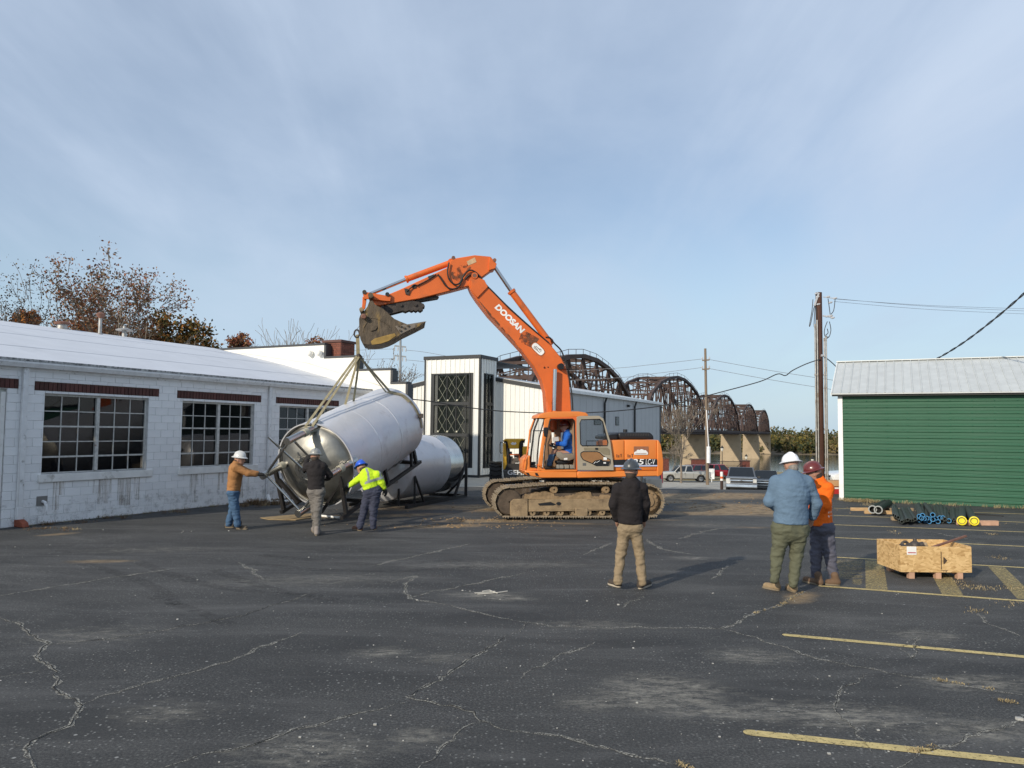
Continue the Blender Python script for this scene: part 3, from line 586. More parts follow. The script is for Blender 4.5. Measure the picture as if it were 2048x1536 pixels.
tw.obox(TP(.06, TL, 0), E1*(TD-.06), E2*.06, Z*TH); tw.obox(TP(0.05, TL+.06, TH-.06), E1*(TD+4), E2*(TR-TL-.12), Z*.05); tw.obox(TP(TD, TL, 4.0), E1*.06, E2*(TR-TL), Z*(TH-4.07))
tower = tw.build('tower', M_trim, gb)
panels(tower, lambda x: TP(0, x, 0), -E1, TL+.1, TR-.06, .262, .12, lambda x: TH-.02, [hole], M_wmet)
panels(tower, lambda x: TP(x, TR, 0), E2, .08, TD-.02, .27, .12, lambda x: TH-.02, [hole2], M_wmet)
mb = MB()
mb.obox(TP(-.07, TL-.06, TH-.03), E1*.07, E2*(TR-TL+.13), Z*.17); mb.obox(TP(0, TR, TH-.03), E1*(TD+.1), E2*.07, Z*.168); mb.obox(TP(0, TL-.06, TH-.03), E1*(TD+.1), E2*.06, Z*.166)
mb.obox(TP(-.045, TL-.02, 0), E1*.045, E2*.12, Z*(TH-.03)); mb.obox(TP(-.045, TR-.05, 0), E1*.1, E2*.1, Z*(TH-.03)); mb.obox(TP(-.055, TL-.02, -.05), E1*.05, E2*(TR-TL+.06), Z*.15)
mb.build('corner_trim', M_trim, tower, bevel=.006)
def glazing(parent, fn, nrm, a, b, z0, zs, xs_, tape, dim):
    ax = unit(fn(b)-fn(a)); f = MB()
    def bar(x0, x1, l, h, d=.07, o=-.02): f.obox(fn(x0)+Z*l+nrm*o, ax*(x1-x0), nrm*d, Z*(h-l))
    bar(a, b, z0, z0+.07); bar(a, b, zs[-1]-.06, zs[-1]); bar(a, a+.05, z0+.07, zs[-1]-.06); bar(b-.05, b, z0+.07, zs[-1]-.06)
    for z in zs[:-1]: bar(a+.05, b-.05, z-.075, z+.075, .08)
    for x in xs_[1:-1]:
        lo = z0+.07
        for z in zs: bar(x-.018, x+.018, lo, z-(.075 if z != zs[-1] else .06), .055); lo = z+.075
    wf = f.build('window', M_trim, parent)
    lo = z0+.07; pts = [a+.05]+list(xs_[1:-1])+[b-.05]
    for z in zs:
        hi = z-.07
        for x0, x1 in zip(pts[:-1], pts[1:]):
            m = MB(); m.obox(fn(x0)+Z*lo-nrm*.006, ax*(x1-x0), nrm*.008, Z*(hi-lo)); m.build('pane', M_tglass, wf)
            if tape and x1-x0 > .35:
                t = MB(); W_, H_ = x1-x0, hi-lo
                for c in (.27, .72):
                    for sg in (1, -1):
                        p0 = fn(x0+W_*(.5-.40*sg))+Z*(lo+H_*(c-.24)); p1 = fn(x0+W_*(.5+.40*sg))+Z*(lo+H_*(c+.23)); t.beam(p0+nrm*(.012+.003*sg), p1+nrm*(.012+.003*sg), .003, .035, nrm)
                t.ball(fn(x0+W_*.08)+Z*(lo+H_*.06)+nrm*.012, .05, 8); t.build('tape_cross', M_tape, wf)
        lo = z+.075
    return wf
w1 = glazing(tower, lambda x: TP(.0, x, 0), -E1, hole[0], hole[1], hole[2], [2.03, 3.56, 5.05], [-2.53, -2.27, -1.74, -1.21, -.67, -.43], True, 0)
w2 = glazing(tower, lambda x: TP(x, TR, 0), E2, hole2[0], hole2[1], hole2[2], [2.03, 3.56, 5.05], [.52, .9, 1.29], False, 0)
mb = MB()
mb.obox(TP(.03, -2.47, .5), E1*.02, E2*.17, Z*4.5); mb.build('white_curtain', M('curtain_white', (.7, .7, .66), .9), tower)
mb = MB()
for a_, b_ in ((.56, .68), (.74, .86), (.94, 1.06), (1.12, 1.24)):
    mb.prism([TP(a_+.01*math.sin(k), -.02-.012*math.sin(k*1.7), .5+k*.15) for k in range(30)]+[TP(b_+.015*math.sin(k*1.3+1), -.02, .5+k*.15) for k in range(29, -1, -1)], E2*.006)
mb.build('hanging_plastic', M('plastic_sheet', (.10, .11, .11), .35), tower)
# gable front and the long side
GT = TD
M_bwall = M('metal_backing', (.3, .3, .3), .8)
pk = -1.9
def rake(t): return 4.86+(.196*(pk-t)*-1 if t < pk else -.17*(t-pk))+.30
gl, gr, glen = -8.5, 3.5, 18.2
mb = MB(); mb.prism([TP(GT, gl, -4), TP(GT, gr, -4), TP(GT, gr, rake(gr)), TP(GT, pk, rake(pk)), TP(GT, gl, rake(gl))], E1*.1)
mb.obox(TP(GT+.1, gr-.1, -4), E1*(glen-.1), E2*.1, Z*(4+rake(gr))); mb.obox(TP(GT+glen, gl, -4), E1*.1, E2*(gr-gl), Z*(8)); mb.obox(TP(GT+.1, gl, -4), E1*(glen-.1), E2*.1, Z*8)
fw = mb.build('wall', M_bwall, gb)
panels(fw, lambda x: TP(GT, x, 0), -E1, -7.2, TL-.02, .262, -.2, lambda x: rake(x)-.05, [], M_wmet)
panels(fw, lambda x: TP(GT, x, 0), -E1, TR+.02, gr-.05, .262, -.2, lambda x: rake(x)-.05, [], M_wmet)
panels(fw, lambda x: TP(GT+x, gr, 0), E2, .06, glen-.05, .91, -4, lambda x: rake(gr)-.06, [], M_gmet, rib=.008)
mb = MB(); sl = unit(TP(0, gr, rake(gr))-TP(0, pk, rake(pk)))
mb.prism([TP(GT-.09, gr+.12, rake(gr+.12)-.09), TP(GT-.09, gr+.12, rake(gr+.12)+.10), TP(GT-.09, pk, rake(pk)+.10), TP(GT-.09, pk, rake(pk)-.09)], E1*.085)
mb.prism([TP(GT-.09, gl, rake(gl)-.09), TP(GT-.09, gl, rake(gl)+.10), TP(GT-.09, pk-.001, rake(pk)+.10), TP(GT-.09, pk-.001, rake(pk)-.09)], E1*.085)
mb.obox(TP(GT-.05, gr-.06, -.2), E1*.16, E2*.13, Z*(rake(gr)+.12)); mb.obox(TP(GT+glen-.1, gr-.06, -4), E1*.16, E2*.12, Z*(4+rake(gr)-.1))
mb.build('rake_trim', M_trim, gb)
mb = MB(); mb.prism([TP(GT-.02, gr+.2, rake(gr+.2)+.08), TP(GT-.02, gr+.2, rake(gr+.2)+.11), TP(GT-.02, pk, rake(pk)+.13), TP(GT-.02, gl, rake(gl)+.13), TP(GT-.02, gl, rake(gl)+.08), TP(GT-.02, pk, rake(pk)+.08)], E1*(glen+.2)); gro = mb.build('roof', M_wroof, gb)
mb = MB(); mb.obox(TP(GT+.1, gr+.12, rake(gr)-.08), E1*(glen), E2*.12, Z*.13); mb.build('eave_gutter', M('white_trim', (.74, .74, .72), .5), gro)
for px in (1206.5, 1267):
    P = PL((px, 880), TP(GT, gr, 0), E2); s_ = np.dot(P-T0, E1); mb = MB(); mb.tube([TP(s_, gr+.2, rake(gr)-.05), TP(s_, gr+.16, rake(gr)-.2), TP(s_, gr+.09, rake(gr)-.4), TP(s_, gr+.09, -3)], .055, 8); mb.build('downspout', M_trim, gb, smooth=50)
for x0, x1, y0, y1 in ((1187, 1201, 838, 850), (1230, 1237, 833, 851)):
    a_ = PL((x0, y0), TP(GT, gr, 0), E2); b_ = PL((x1, y1), TP(GT, gr, 0), E2); mb = MB(); p0 = A(a_[0], a_[1], b_[2]); d_ = np.dot(b_-a_, E1)
    mb.obox(p0+E2*.015, E1*d_, E2*.03, Z*(a_[2]-b_[2])); wf = mb.build('window', M_trim, gb); mb = MB(); mb.obox(p0+E2*.046+E1*.06+Z*.05, E1*(d_-.12), E2*.006, Z*(a_[2]-b_[2]-.1)); mb.build('pane', M_pane, wf)
P = PL((1253, 814), TP(GT, gr, 0), E2); mb = MB(); mb.obox(P+E2*.02, E1*.2, E2*.16, Z*.14); mb.build('wall_lamp', M_trim, gb, bevel=.01)

# ------------------------------------------------------------------ the green shed on the right
GC = G((1680.5, 1000)); GD = unit((1, -.5, 0)); GB = unit((.5, 1, 0))
def GP(x, y, z): return GC+x*GD+y*GB+Z*z
M_green = M('green_siding', (.021, .098, .052), .5, var=.10, scale=3, rnd=.35, dirt=(.05, .125, .08), dscale=1.3, dlo=.55, dhi=.85, stretch=(.3, .3, 3), bump=.15, bscale=6)
M_shed = M('shed_roof_metal', (.56, .58, .57), .42, .12, var=.08, scale=3, rnd=.3)
M_wtrim = M('white_corner_trim', (.80, .80, .78), .5)
gs = thing('green_shed', 'green metal sided shed with pale ribbed roof and white corner trim', 'shed', GC)
GLEN, GZ, RZ, HD = 15., 3.66, 5.0, 3.0
mb = MB(); mb.prism([GP(.02, .03, -.2), GP(.02, .03, GZ), GP(.02, HD, RZ-.06), GP(.02, 2*HD, GZ), GP(.02, 2*HD, -.2)], GD*(GLEN-.04)); gw = mb.build('wall', M('shed_frame', (.05, .08, .06), .8), gs)
nrow = 18; rh = GZ/nrow
key = MB()
pf = [(0, 0), (0, .10), (.035, .125), (.035, .165), (0, .19), (0, rh-.004)]
pf = [(.0, .0), (.004, .01), (.006, .10), (.03, .125), (.03, .16), (.012, .175), (.0, rh-.003)]
key.prism([A(.1, -d, z) for d, z in pf]+[A(.1, .03, rh-.003), A(.1, .03, 0)], A(GLEN-.1, 0, 0)); rowmesh = localmesh('siding_panel', key, M_green)
rzG = math.atan2(GD[1], GD[0])
for k in range(nrow): share('siding_panel', rowmesh, gw, GP(0, 0, k*rh), rzG)
for x_ in (3.05, 6.1, 9.15, 12.2):
    m = MB(); m.prism([GP(x_, 0, k*rh+z)-GB*(d+.002) for k in range(nrow) for d, z in pf], GD*.012) if False else None
M_screw = M('screw_heads', (.05, .16, .10), .4)
m = MB()
for k in range(nrow):
    for i in range(17): p_ = GP(.25+i*.62, -.034, k*rh+.142); m.box(p_-A(.011, .011, .011), p_+A(.011, .011, .011))
m.build('siding_screws', M_screw, gw, kind='stuff')
sl = unit(GP(0, HD, RZ)-GP(0, -.28, GZ-.02)); sn = unit(np.cross(GD, sl)); sn = sn if sn[2] > 0 else -sn
npan = 56; pw = GLEN/npan*1.0; base = GP(-.22, -.28, GZ-.01); Lr = np.linalg.norm(GP(0, HD, RZ)-GP(0, -.28, GZ-.02))
mb = MB(); mb.prism([GP(-.22, -.28, GZ-.01), GP(-.22, HD, RZ), GP(-.22, 2*HD+.28, GZ-.01), GP(-.22, 2*HD+.28, GZ-.04), GP(-.22, HD, RZ-.03), GP(-.22, -.28, GZ-.04)], GD*(GLEN+.4)); gr_ = mb.build('roof', M_shed, gs)
for i in range(npan):
    b_ = base+GD*i*(GLEN+.4)/npan+sn*.002; w_ = (GLEN+.4)/npan; m = MB(); m.obox(b_+GD*.002, GD*(w_-.004), sl*Lr, sn*.006); m.prism([b_+sn*.006, b_+GD*.05+sn*.006, b_+GD*.038+sn*.03, b_+GD*.012+sn*.03], sl*Lr); m.build('roof_panel', M_shed, gr_)
mb = MB(); mb.beam(GP(-.24, HD-.02, RZ+.03), GP(GLEN+.2, HD-.02, RZ+.03), .22, .035); mb.build('ridge_cap', M_shed, gr_)
mb = MB(); mb.obox(GP(-.20, -.22, GZ-.10), GD*(GLEN+.38), GB*.03, Z*.075); mb.build('eave_trim', M('black_trim', (.015, .017, .016), .6), gr_)
mb = MB(); mb.obox(GP(-.03, -.05, -.05), GD*.15, GB*.085, Z*(GZ-.04)); mb.build('corner_trim', M_wtrim, gs, bevel=.004)
mb = MB(); mb.prism([GP(-.235, -.29, GZ-.10), GP(-.235, -.29, GZ+.015), GP(-.235, HD, RZ+.03), GP(-.235, HD, RZ-.09)], GD*.02); mb.build('rake_trim', M_wtrim, gs)

# ------------------------------------------------------------------ the railway bridge over the river
BD = unit((.407, 1, 0)); BN = A(BD[1], -BD[0], 0)
def BP(yd, off, z): X = .407*yd-49.8; return A(X, yd, z)+BN*off
M_iron = M('rusty_iron', (.075, .048, .04), .85, var=.35, scale=.5)
M_pier = M('pier_stone', (.42, .33, .22), .9, var=.15, scale=.25, dirt=(.25, .2, .14), dscale=.25, dlo=.5, dhi=.75, bump=.4, bscale=2)
br = thing('railway_bridge', 'rusty brown steel truss railway bridge on tan stone piers over the river', 'bridge', BP(187, 0, -14))
bnds = [110, 187, 297, 407, 517, 627]
hts = [0, .56, .80, .93, 1.0, 1.0, .93, .80, .56, 0]
ZD = 3.0; TH_ = 16.2
for si in range(5):
    a, b = bnds[si]+1.2, bnds[si+1]-1.2; n = len(hts)-1; HH = TH_ if si else 13.3
    ch_, we, la = MB(), MB(), MB(); xsb = [a+(b-a)*i/n for i in range(n+1)]
    for off in (-4.6, 4.6):
        top = [BP(x, off, ZD+h*HH) for x, h in zip(xsb, hts)]; bot = [BP(x, off, ZD) for x in xsb]
        for i in range(n):
            ch_.beam(top[i], top[i+1], .8, .8); we.beam(bot[i], bot[i+1], .6, 1.0)
            if 0 < i: we.beam(bot[i], top[i], .42, .5)
            if 0 < i < n-1:
                we.beam(bot[i], top[i+1], .3, .32); we.beam(top[i], bot[i+1], .3, .32)
                mt, mbm = (top[i]+bot[i])/2, (top[i+1]+bot[i+1])/2; we.beam(mt, mbm, .22, .25)
                q = (bot[i]+bot[i+1])/2; qt = (top[i]+top[i+1])/2; we.beam(q, qt, .2, .22); we.beam(q, mt, .18, .2); we.beam(q, mbm, .18, .2)
        for i in range(1, n-1):
            la.tube([top[i]+Z*1.3, top[i+1]+Z*1.3], .05, 4); la.tube([top[i]+Z*.4, top[i]+Z*1.3], .05, 4); la.tube([(top[i]+top[i+1])/2+Z*.4, (top[i]+top[i+1])/2+Z*1.3], .05, 4)
    for i in range(1, n):
        l, r_ = BP(xsb[i], -4.6, ZD+hts[i]*HH), BP(xsb[i], 4.6, ZD+hts[i]*HH); la.beam(l, r_, .45, .5)
        lm, rm = l-Z*2.2, r_-Z*2.2; la.beam(lm, rm, .3, .3); la.beam(l, rm, .2, .2); la.beam(r_, lm, .2, .2)
        if i < n-1: l2, r2 = BP(xsb[i+1], -4.6, ZD+hts[i+1]*HH), BP(xsb[i+1], 4.6, ZD+hts[i+1]*HH); la.beam(l, r2, .2, .2); la.beam(r_, l2, .2, .2)
    sp_ = ch_.build('truss_span', M_iron, br); we.build('web_members', M_iron, sp_); la.build('cross_bracing', M_iron, sp_)
    m = MB(); m.prism([BP(a-1.1, -4.4, ZD-1.2), BP(a-1.1, 4.4, ZD-1.2), BP(a-1.1, 4.4, ZD-.3), BP(a-1.1, -4.4, ZD-.3)], BD*(b-a+2.2)*math.hypot(.407, 1)); m.build('deck', M_iron, sp_)
for y in bnds[:]:
    m = MB(); lo = [BP(y, s*5.6, -18)-BD*d*1.9 for s, d in ((-1, 1), (1, 1), (1, -1), (-1, -1))]; hi = [BP(y, s*4.9, 1.15)-BD*d*1.5 for s, d in ((-1, 1), (1, 1), (1, -1), (-1, -1))]
    m.add(lo+hi, [(0, 1, 5, 4), (1, 2, 6, 5), (2, 3, 7, 6), (3, 0, 4, 7), (4, 5, 6, 7)]); pr_ = m.build('pier', M_pier, br)
    m = MB(); q = [BP(y, s*5.2, 1.152)-BD*d*1.8 for s, d in ((-1, 1), (1, 1), (1, -1), (-1, -1))]; m.prism(q, Z*.45); m.build('coping', M_pier, pr_)
    m = MB(); m.prism([BP(y, s*4.3, 1.605)-BD*d*.7 for s, d in ((-1, 1), (1, 1), (1, -1), (-1, -1))], Z*.19); m.build('bearing', M_iron, pr_)
# ------------------------------------------------------------------ the excavator (machine frame: F ahead, L to its left, towards the photographer)
EXO = A(1.53, 21.3, 0); EF = unit((-.990, -.139, 0)); EL = A(-EF[1]*-1, 0, 0); EL = A(.139, -.990, 0); EL = unit(EL)
def X(p, w): return PL(p, EXO+w*EL, EL)                  # a measured point on the machine's plane at side offset w
def XP(u, w, z): return EXO+u*EF+w*EL+Z*z
def poly(q, pts, w): return [X(q(*p), w) for p in pts]
M_or = M('orange_paint', (.66, .135, .022), .42, var=.10, scale=1.3, dirt=(.24, .085, .035), dscale=2.2, dlo=.54, dhi=.82, bump=.08, bscale=12)
M_ora = M('cab_orange_paint', (.74, .22, .04), .42, var=.08, scale=1.3, dirt=(.34, .13, .05), dscale=2.6, dlo=.58, dhi=.82)
M_tan = M('tan_door_paint', (.36, .31, .23), .5, var=.06, scale=2, dirt=(.2, .16, .11), dscale=3, dlo=.6, dhi=.8)
M_blk = M('black_paint', (.012, .012, .013), .45, var=.2)
M_rub = M('black_hose', (.012, .012, .012), .55)
M_steel = M('chrome_rod', (.55, .55, .55), .18, 1., var=.05)
M_mud = M('muddy_steel', (.28, .20, .115), .85, var=.22, scale=5, dirt=(.10, .065, .04), dscale=3.5, dlo=.52, dhi=.72, bump=.6, bscale=25)
M_mud2 = M('dry_mud', (.26, .175, .095), .95, var=.25, scale=9, bump=1, bscale=18)
M_shoe = M('track_steel', (.30, .24, .165), .75, .15, var=.25, scale=8, dirt=(.09, .065, .045), dscale=6, dlo=.5, dhi=.7, rnd=.6)
M_bkt = M('worn_bucket_steel', (.10, .075, .05), .65, .25, var=.4, scale=5, dirt=(.26, .17, .06), dscale=2.2, dlo=.52, dhi=.70, bump=.4, bscale=20, stretch=(3, 3, .8))
M_thb = M('dark_thumb_steel', (.055, .045, .04), .7, .2, var=.35, scale=6, bump=.4, bscale=25)
M_cgl = glass('cab_glass', (.03, .04, .04), .72, .02)
M_wht = M('white_decal', (.82, .82, .80), .5); M_brn = M('brown_decal', (.30, .12, .06), .6)
M_seat = M('grey_seat', (.22, .19, .15), .85, bump=.3)
M_cabin = M('cab_liner', (.42, .25, .14), .7, var=.15, scale=3)
ex = thing('excavator', 'orange crawler excavator lifting the steel tank with its raised boom', 'excavator', XP(0, 0, 0))
# tracks
def loop():
    pts = []
    def arc(cu, cz, r, a0, a1, n):
        for i in range(n+1): a = math.radians(a0+(a1-a0)*i/n); pts.append((cu+r*math.cos(a), cz+r*math.sin(a)))
    arc(1.78, .455, .37, -75, 100, 12)
    pts.extend([(1.3, .86), (.75, .905), (0, .915), (-.8, .915), (-1.4, .90)]); arc(-1.86, .465, .40, 95, 262, 12)
    return pts
lp_ = loop(); lp_.append(lp_[0]); lens = [0]
for a_, b_ in zip(lp_[:-1], lp_[1:]): lens.append(lens[-1]+math.dist(a_, b_))
NSH = 50
m = MB(); m.box((-.092, -.30, -.012), (.085, .30, .016))
for x in (-.07, -.005, .055): m.box((x, -.30, .016), (x+.018, .30, .045 if x < 0 else .032))
shoe = localmesh('track_shoe', m, M_shoe)
m = MB(); m.box((-.10, -.06, -.075), (.06, -.02, -.012)); m.box((-.10, .02, -.075), (.06, .06, -.012)); link = localmesh('chain_link', m, M_mud)
M_mudsh = M('shaded_mud', (.09, .065, .045), .9, var=.3, scale=6, bump=.5, bscale=25)  # mud colour darkened to paint in the shade on idler and inner track frame
for side in (1, -1):
    wc = side*1.19; tr = MB()
    def TPp(u, w, z): return XP(u, wc+w, z)
    tr.prism([TPp(u, -.20, z) for u, z in ((1.45, .23), (1.45, .60), (1.25, .66), (-1.55, .66), (-1.75, .60), (-1.75, .25))], EL*.40)
    tr.obox(TPp(-1.5, -side*.95, .42), EF*2.6, EL*(side*.8), Z*.3)
    tk = tr.build('track', M_mudsh, ex, bevel=.02)
    for i in range(NSH):
        s = lens[-1]*i/NSH
        k = max(j for j in range(len(lens)) if lens[j] <= s+1e-9); k = min(k, len(lp_)-2); f = (s-lens[k])/(lens[k+1]-lens[k]); u = lp_[k][0]+(lp_[k+1][0]-lp_[k][0])*f; z = lp_[k][1]+(lp_[k+1][1]-lp_[k][1])*f
        a2 = lp_[(k+2) % (len(lp_)-1)]; a0 = lp_[k-1] if k else lp_[-2]
        d1_ = A(lp_[k+1][0]-lp_[k][0], lp_[k+1][1]-lp_[k][1]); dn = A(lp_[k+1][0]-a0[0], lp_[k+1][1]-a0[1])*(1-f)+A(a2[0]-lp_[k][0], a2[1]-lp_[k][1])*f; dn = dn/np.linalg.norm(dn)
        t3 = EF*dn[0]+Z*dn[1]; o3 = EF*dn[1]-Z*dn[0]      # tangent, outward
        for nm, me in (('track_shoe', shoe), ('chain_link', link)):
            o = bpy.data.objects.new(nm, me); COL.objects.link(o); o.parent = tk
            R = Matrix(((t3[0], EL[0], o3[0]), (t3[1], EL[1], o3[1]), (t3[2], EL[2], o3[2]))); loc = Vector(XP(u, wc, z))-Vector(worldpos(tk)); o.matrix_local = Matrix.Translation(loc) @ R.to_4x4()
    # idler, sprocket, rollers
    m = MB(); m.lathe([(.02, .24), (.30, .24), (.335, .2), (.335, -.2), (.30, -.24), (.02, -.24)], TPp(1.78, 0, .455), EL, 28); m.build('idler', M_mudsh, tk, smooth=40)
    m = MB()
    for k in range(21):
        a = 2*math.pi*k/21; c = TPp(-1.86+.36*math.cos(a), -.04, .465+.36*math.sin(a)); r_ = EF*math.cos(a)+Z*math.sin(a); q = EF*-math.sin(a)+Z*math.cos(a); m.prism([c-q*.035, c+q*.035, c+q*.02+r_*.05, c-q*.02+r_*.05], EL*.08)
    m.lathe([(.05, -.05), (.36, -.05), (.36, .05), (.05, .05)], TPp(-1.86, 0, .465), EL, 32); m.build('sprocket', M_mud, tk, smooth=40)
    m = MB(); m.lathe([(.30, .04), (.30, .20), (.26, .25), (.16, .27), (.14, .30), (.02, .31)], TPp(-1.86, 0, .465), EL*side, 28)
    for k in range(12): a = 2*math.pi*k/12; c = TPp(-1.86+.22*math.cos(a), side*.26, .465+.22*math.sin(a)); m.cyl(c, c+EL*side*.03, .02, 6)
    m.build('final_drive', M_mud2, tk, smooth=40)
    for k in range(8):
        m = MB(); u = 1.18-k*.365; m.lathe([(.02, .22), (.075, .22), (.085, .12), (.115, .1), (.115, .02), (.08, 0), (.115, -.02), (.115, -.1), (.085, -.12), (.075, -.22), (.02, -.22)], TPp(u, 0, .175), EL, 14); m.build('track_roller', M_mud, tk, smooth=40)
    for u in (.62, -.75):
        m = MB(); m.lathe([(.02, .2), (.09, .2), (.1, .17), (.1, .06), (.075, .05), (.075, -.1)], TPp(u, 0, .76), EL*side, 16); m.obox(TPp(u-.06, -.1, .6), EF*.12, EL*.2, Z*.12); m.build('carrier_roller', M_mud2, tk, smooth=40)
    m = MB(); s0 = wc+side*.24
    if side > 0:
        m.prism(poly(qE, [(5, 1240), (45, 1205), (230, 1198), (230, 1432), (25, 1438), (0, 1400)], 1.46), -EL*.24); m.build('idler_guard', M_mud, tk, bevel=.015)
        m = MB(); m.prism(poly(qE, [(236, 1212), (1330, 1200), (1330, 1338), (236, 1352)], 1.43), -EL*.2)
        m.prism(poly(qE, [(236, 1352), (1330, 1338), (1330, 1350), (236, 1366)], 1.45), -EL*.22); m.build('side_frame', M_mud, tk, bevel=.01)
        m = MB(); rr = random.Random(2)
        top = []
        xs_ = list(range(180, 1330, 14)); hi = lambda x: (1170 if 570 < x < 700 or 1040 < x < 1150 else 1135+20*math.sin(x*.011))+rr.uniform(-9, 9)
        m.prism(poly(qE, [(180, 1206)]+[(x, hi(x)) for x in xs_]+[(1330, 1206)], 1.42), -EL*.32); m.build('mud_on_frame', M_mud2, tk)
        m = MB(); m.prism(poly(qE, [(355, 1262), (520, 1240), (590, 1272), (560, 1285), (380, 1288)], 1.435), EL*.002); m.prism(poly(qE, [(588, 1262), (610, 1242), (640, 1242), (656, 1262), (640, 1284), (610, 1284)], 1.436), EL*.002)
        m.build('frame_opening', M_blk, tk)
        m = MB(); m.obox(X(qE(838, 1428), 1.46), EF*-.33, EL*-.2, Z*.22); m.build('roller_guard', M_mud, tk, bevel=.02)
m = MB(); m.lathe([(.05, .60), (.62, .60), (.62, .92), (.70, .92), (.70, 1.06), (.05, 1.06)], XP(0, 0, 0), Z, 36); m.obox(XP(-.9, -.95, .42), EF*1.8, EL*1.9, Z*.36); m.build('slew_ring', M_blk, ex, smooth=35)
# upper structure
W1 = 1.36
m = MB(); m.prism(poly(qE, [(186, 838), (410, 848), (860, 852), (860, 934), (390, 934), (210, 898)], W1), -EL*1.02); m.build('front_deck', M_ora, ex, bevel=.02)
m = MB(); m.prism(poly(qE, [(862, 852), (1330, 846), (1905, 838), (1905, 912), (940, 934), (862, 934)], W1), -EL*2.65); m.build('deck', M_ora, ex, bevel=.02)
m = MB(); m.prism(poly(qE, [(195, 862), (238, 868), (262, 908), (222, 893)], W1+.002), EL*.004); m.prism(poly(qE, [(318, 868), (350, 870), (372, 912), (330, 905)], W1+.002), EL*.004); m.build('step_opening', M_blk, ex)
m = MB(); m.prism(poly(qE, [(1262, 452), (1462, 446), (1462, 838), (1330, 846), (1300, 842)], W1-.02), -EL*1.15); m.build('side_door', M_ora, ex, bevel=.03, segs=2)
m = MB(); m.prism(poly(qE, [(1468, 446), (1880, 446), (1880, 836), (1468, 838)], W1-.02), -EL*1.15); m.build('side_door', M_ora, ex, bevel=.03, segs=2)
cw = [(1886, 448), (1905, 452), (1930, 500), (1950, 600), (1964, 720), (1962, 850), (1945, 892), (1905, 915), (1886, 915)]
m = MB(); m.prism(poly(qE, cw, W1+.01), -EL*2.72); m.build('counterweight', M_ora, ex, bevel=.06, segs=3)
m = MB(); m.prism([X(qE(1270, 838), .2), X(qE(1880, 838), .2), X(qE(1880, 470), .2), X(qE(1270, 470), .2)], -EL*1.5); m.build('engine_body', M_ora, ex, bevel=.03)
m = MB(); m.prism(poly(qE, [(1388, 440), (1388, 372), (1412, 350), (1795, 350), (1838, 392), (1845, 440)], .95), -EL*1.6); hood = m.build('engine_hood', M_blk, ex, bevel=.04, segs=2)
m = MB()
for k in range(15): x = 1470+k*21; m.prism(poly(qE, [(x, 364), (x+9, 364), (x+15, 395), (x+6, 395)], .956), EL*.012)
m.build('hood_louvre', M('louvre_grey', (.045, .045, .047), .5), hood)
m = MB(); m.prism(poly(qE, [(1240, 440), (1240, 400), (1290, 375), (1388, 372), (1388, 440)], .9), -EL*1.3); m.build('hydraulic_cover', M_blk, ex, bevel=.02)
m = MB(); m.cyl(X(qE(1475, 350), .0), X(qE(1475, 312), .0), .06, 12); m.build('exhaust', M_blk, ex, smooth=40)
# stripe, number, stickers
m = MB(); m.prism(poly(qE, [(1322, 702), (1480, 697), (1480, 766), (1328, 768)], W1+.004), EL*.003); m.prism(poly(qE, [(1484, 694), (1872, 690), (1885, 700), (1885, 766), (1484, 768)], W1+.004), EL*.003); m.build('black_stripe', M_blk, ex)
m = MB(); m.prism(poly(qE, [(1326, 770), (1886, 768), (1884, 784), (1328, 792)], W1+.004), EL*.003); m.build('pale_stripe', M('pale_stripe_blue', (.45, .50, .68), .5), ex)
def dx(w): return -EF                                     # lettering runs rearwards on the left flank
text('number_lettering', '225', M_wht, X(qE(1490, 762), W1+.008), -EF, Z, .145, ex, shear=.15, bold=.012, width=.47)
text('model_lettering', 'LC-V', M_wht, X(qE(1735, 762), W1+.008), -EF, Z, .145, ex, shear=.2, bold=.0, width=.26)
def cloudlogo(q, x0, y0, x1, y1, w, par):
    m = MB(); m.prism(poly(q, [(x0, y0), (x1, y0), (x1, y1-(y1-y0)*.1), (x0, y1-(y1-y0)*.1)], w), EL*.003); m.build('sticker', M_brn, par)
    W_, H_ = x1-x0, y1-y0; m = MB()
    pts = [(.03, .98), (.02, .72), (.10, .60), (.16, .62), (.22, .42), (.30, .38), (.38, .44), (.50, .32), (.62, .36), (.70, .46), (.80, .44), (.90, .60), (.97, .76), (.97, .92), (.9, .99)]
    m.prism(poly(q, [(x0+W_*a, y0+H_*b) for a, b in pts], w+.005), EL*.003); m.build('sticker_emblem', M_wht, par)
    m = MB()
    for k in range(9): m.prism(poly(q, [(x0+W_*(.12+k*.085), y0+H_*.80), (x0+W_*(.17+k*.085), y0+H_*.80), (x0+W_*(.17+k*.085), y0+H_*.91), (x0+W_*(.12+k*.085), y0+H_*.91)], w+.009), EL*.002)
    m.build('sticker_lettering', M_brn, par)
cloudlogo(qE, 1585, 530, 1772, 638, W1-.012, ex)
for x in (1392, 1535):
    for a_, b_ in (((x-32, 630), (x-24, 668)), ((x+18, 626), (x+36, 634)), ((x+24, 634), (x+30, 666)), ((x-12, 640), (x+2, 668))): m = MB(); m.prism(poly(qE, [a_, (b_[0], a_[1]), b_, (a_[0], b_[1])], W1-.018), EL*.012); m.build('door_latch', M('rust_orange', (.25, .08, .03), .8), ex)
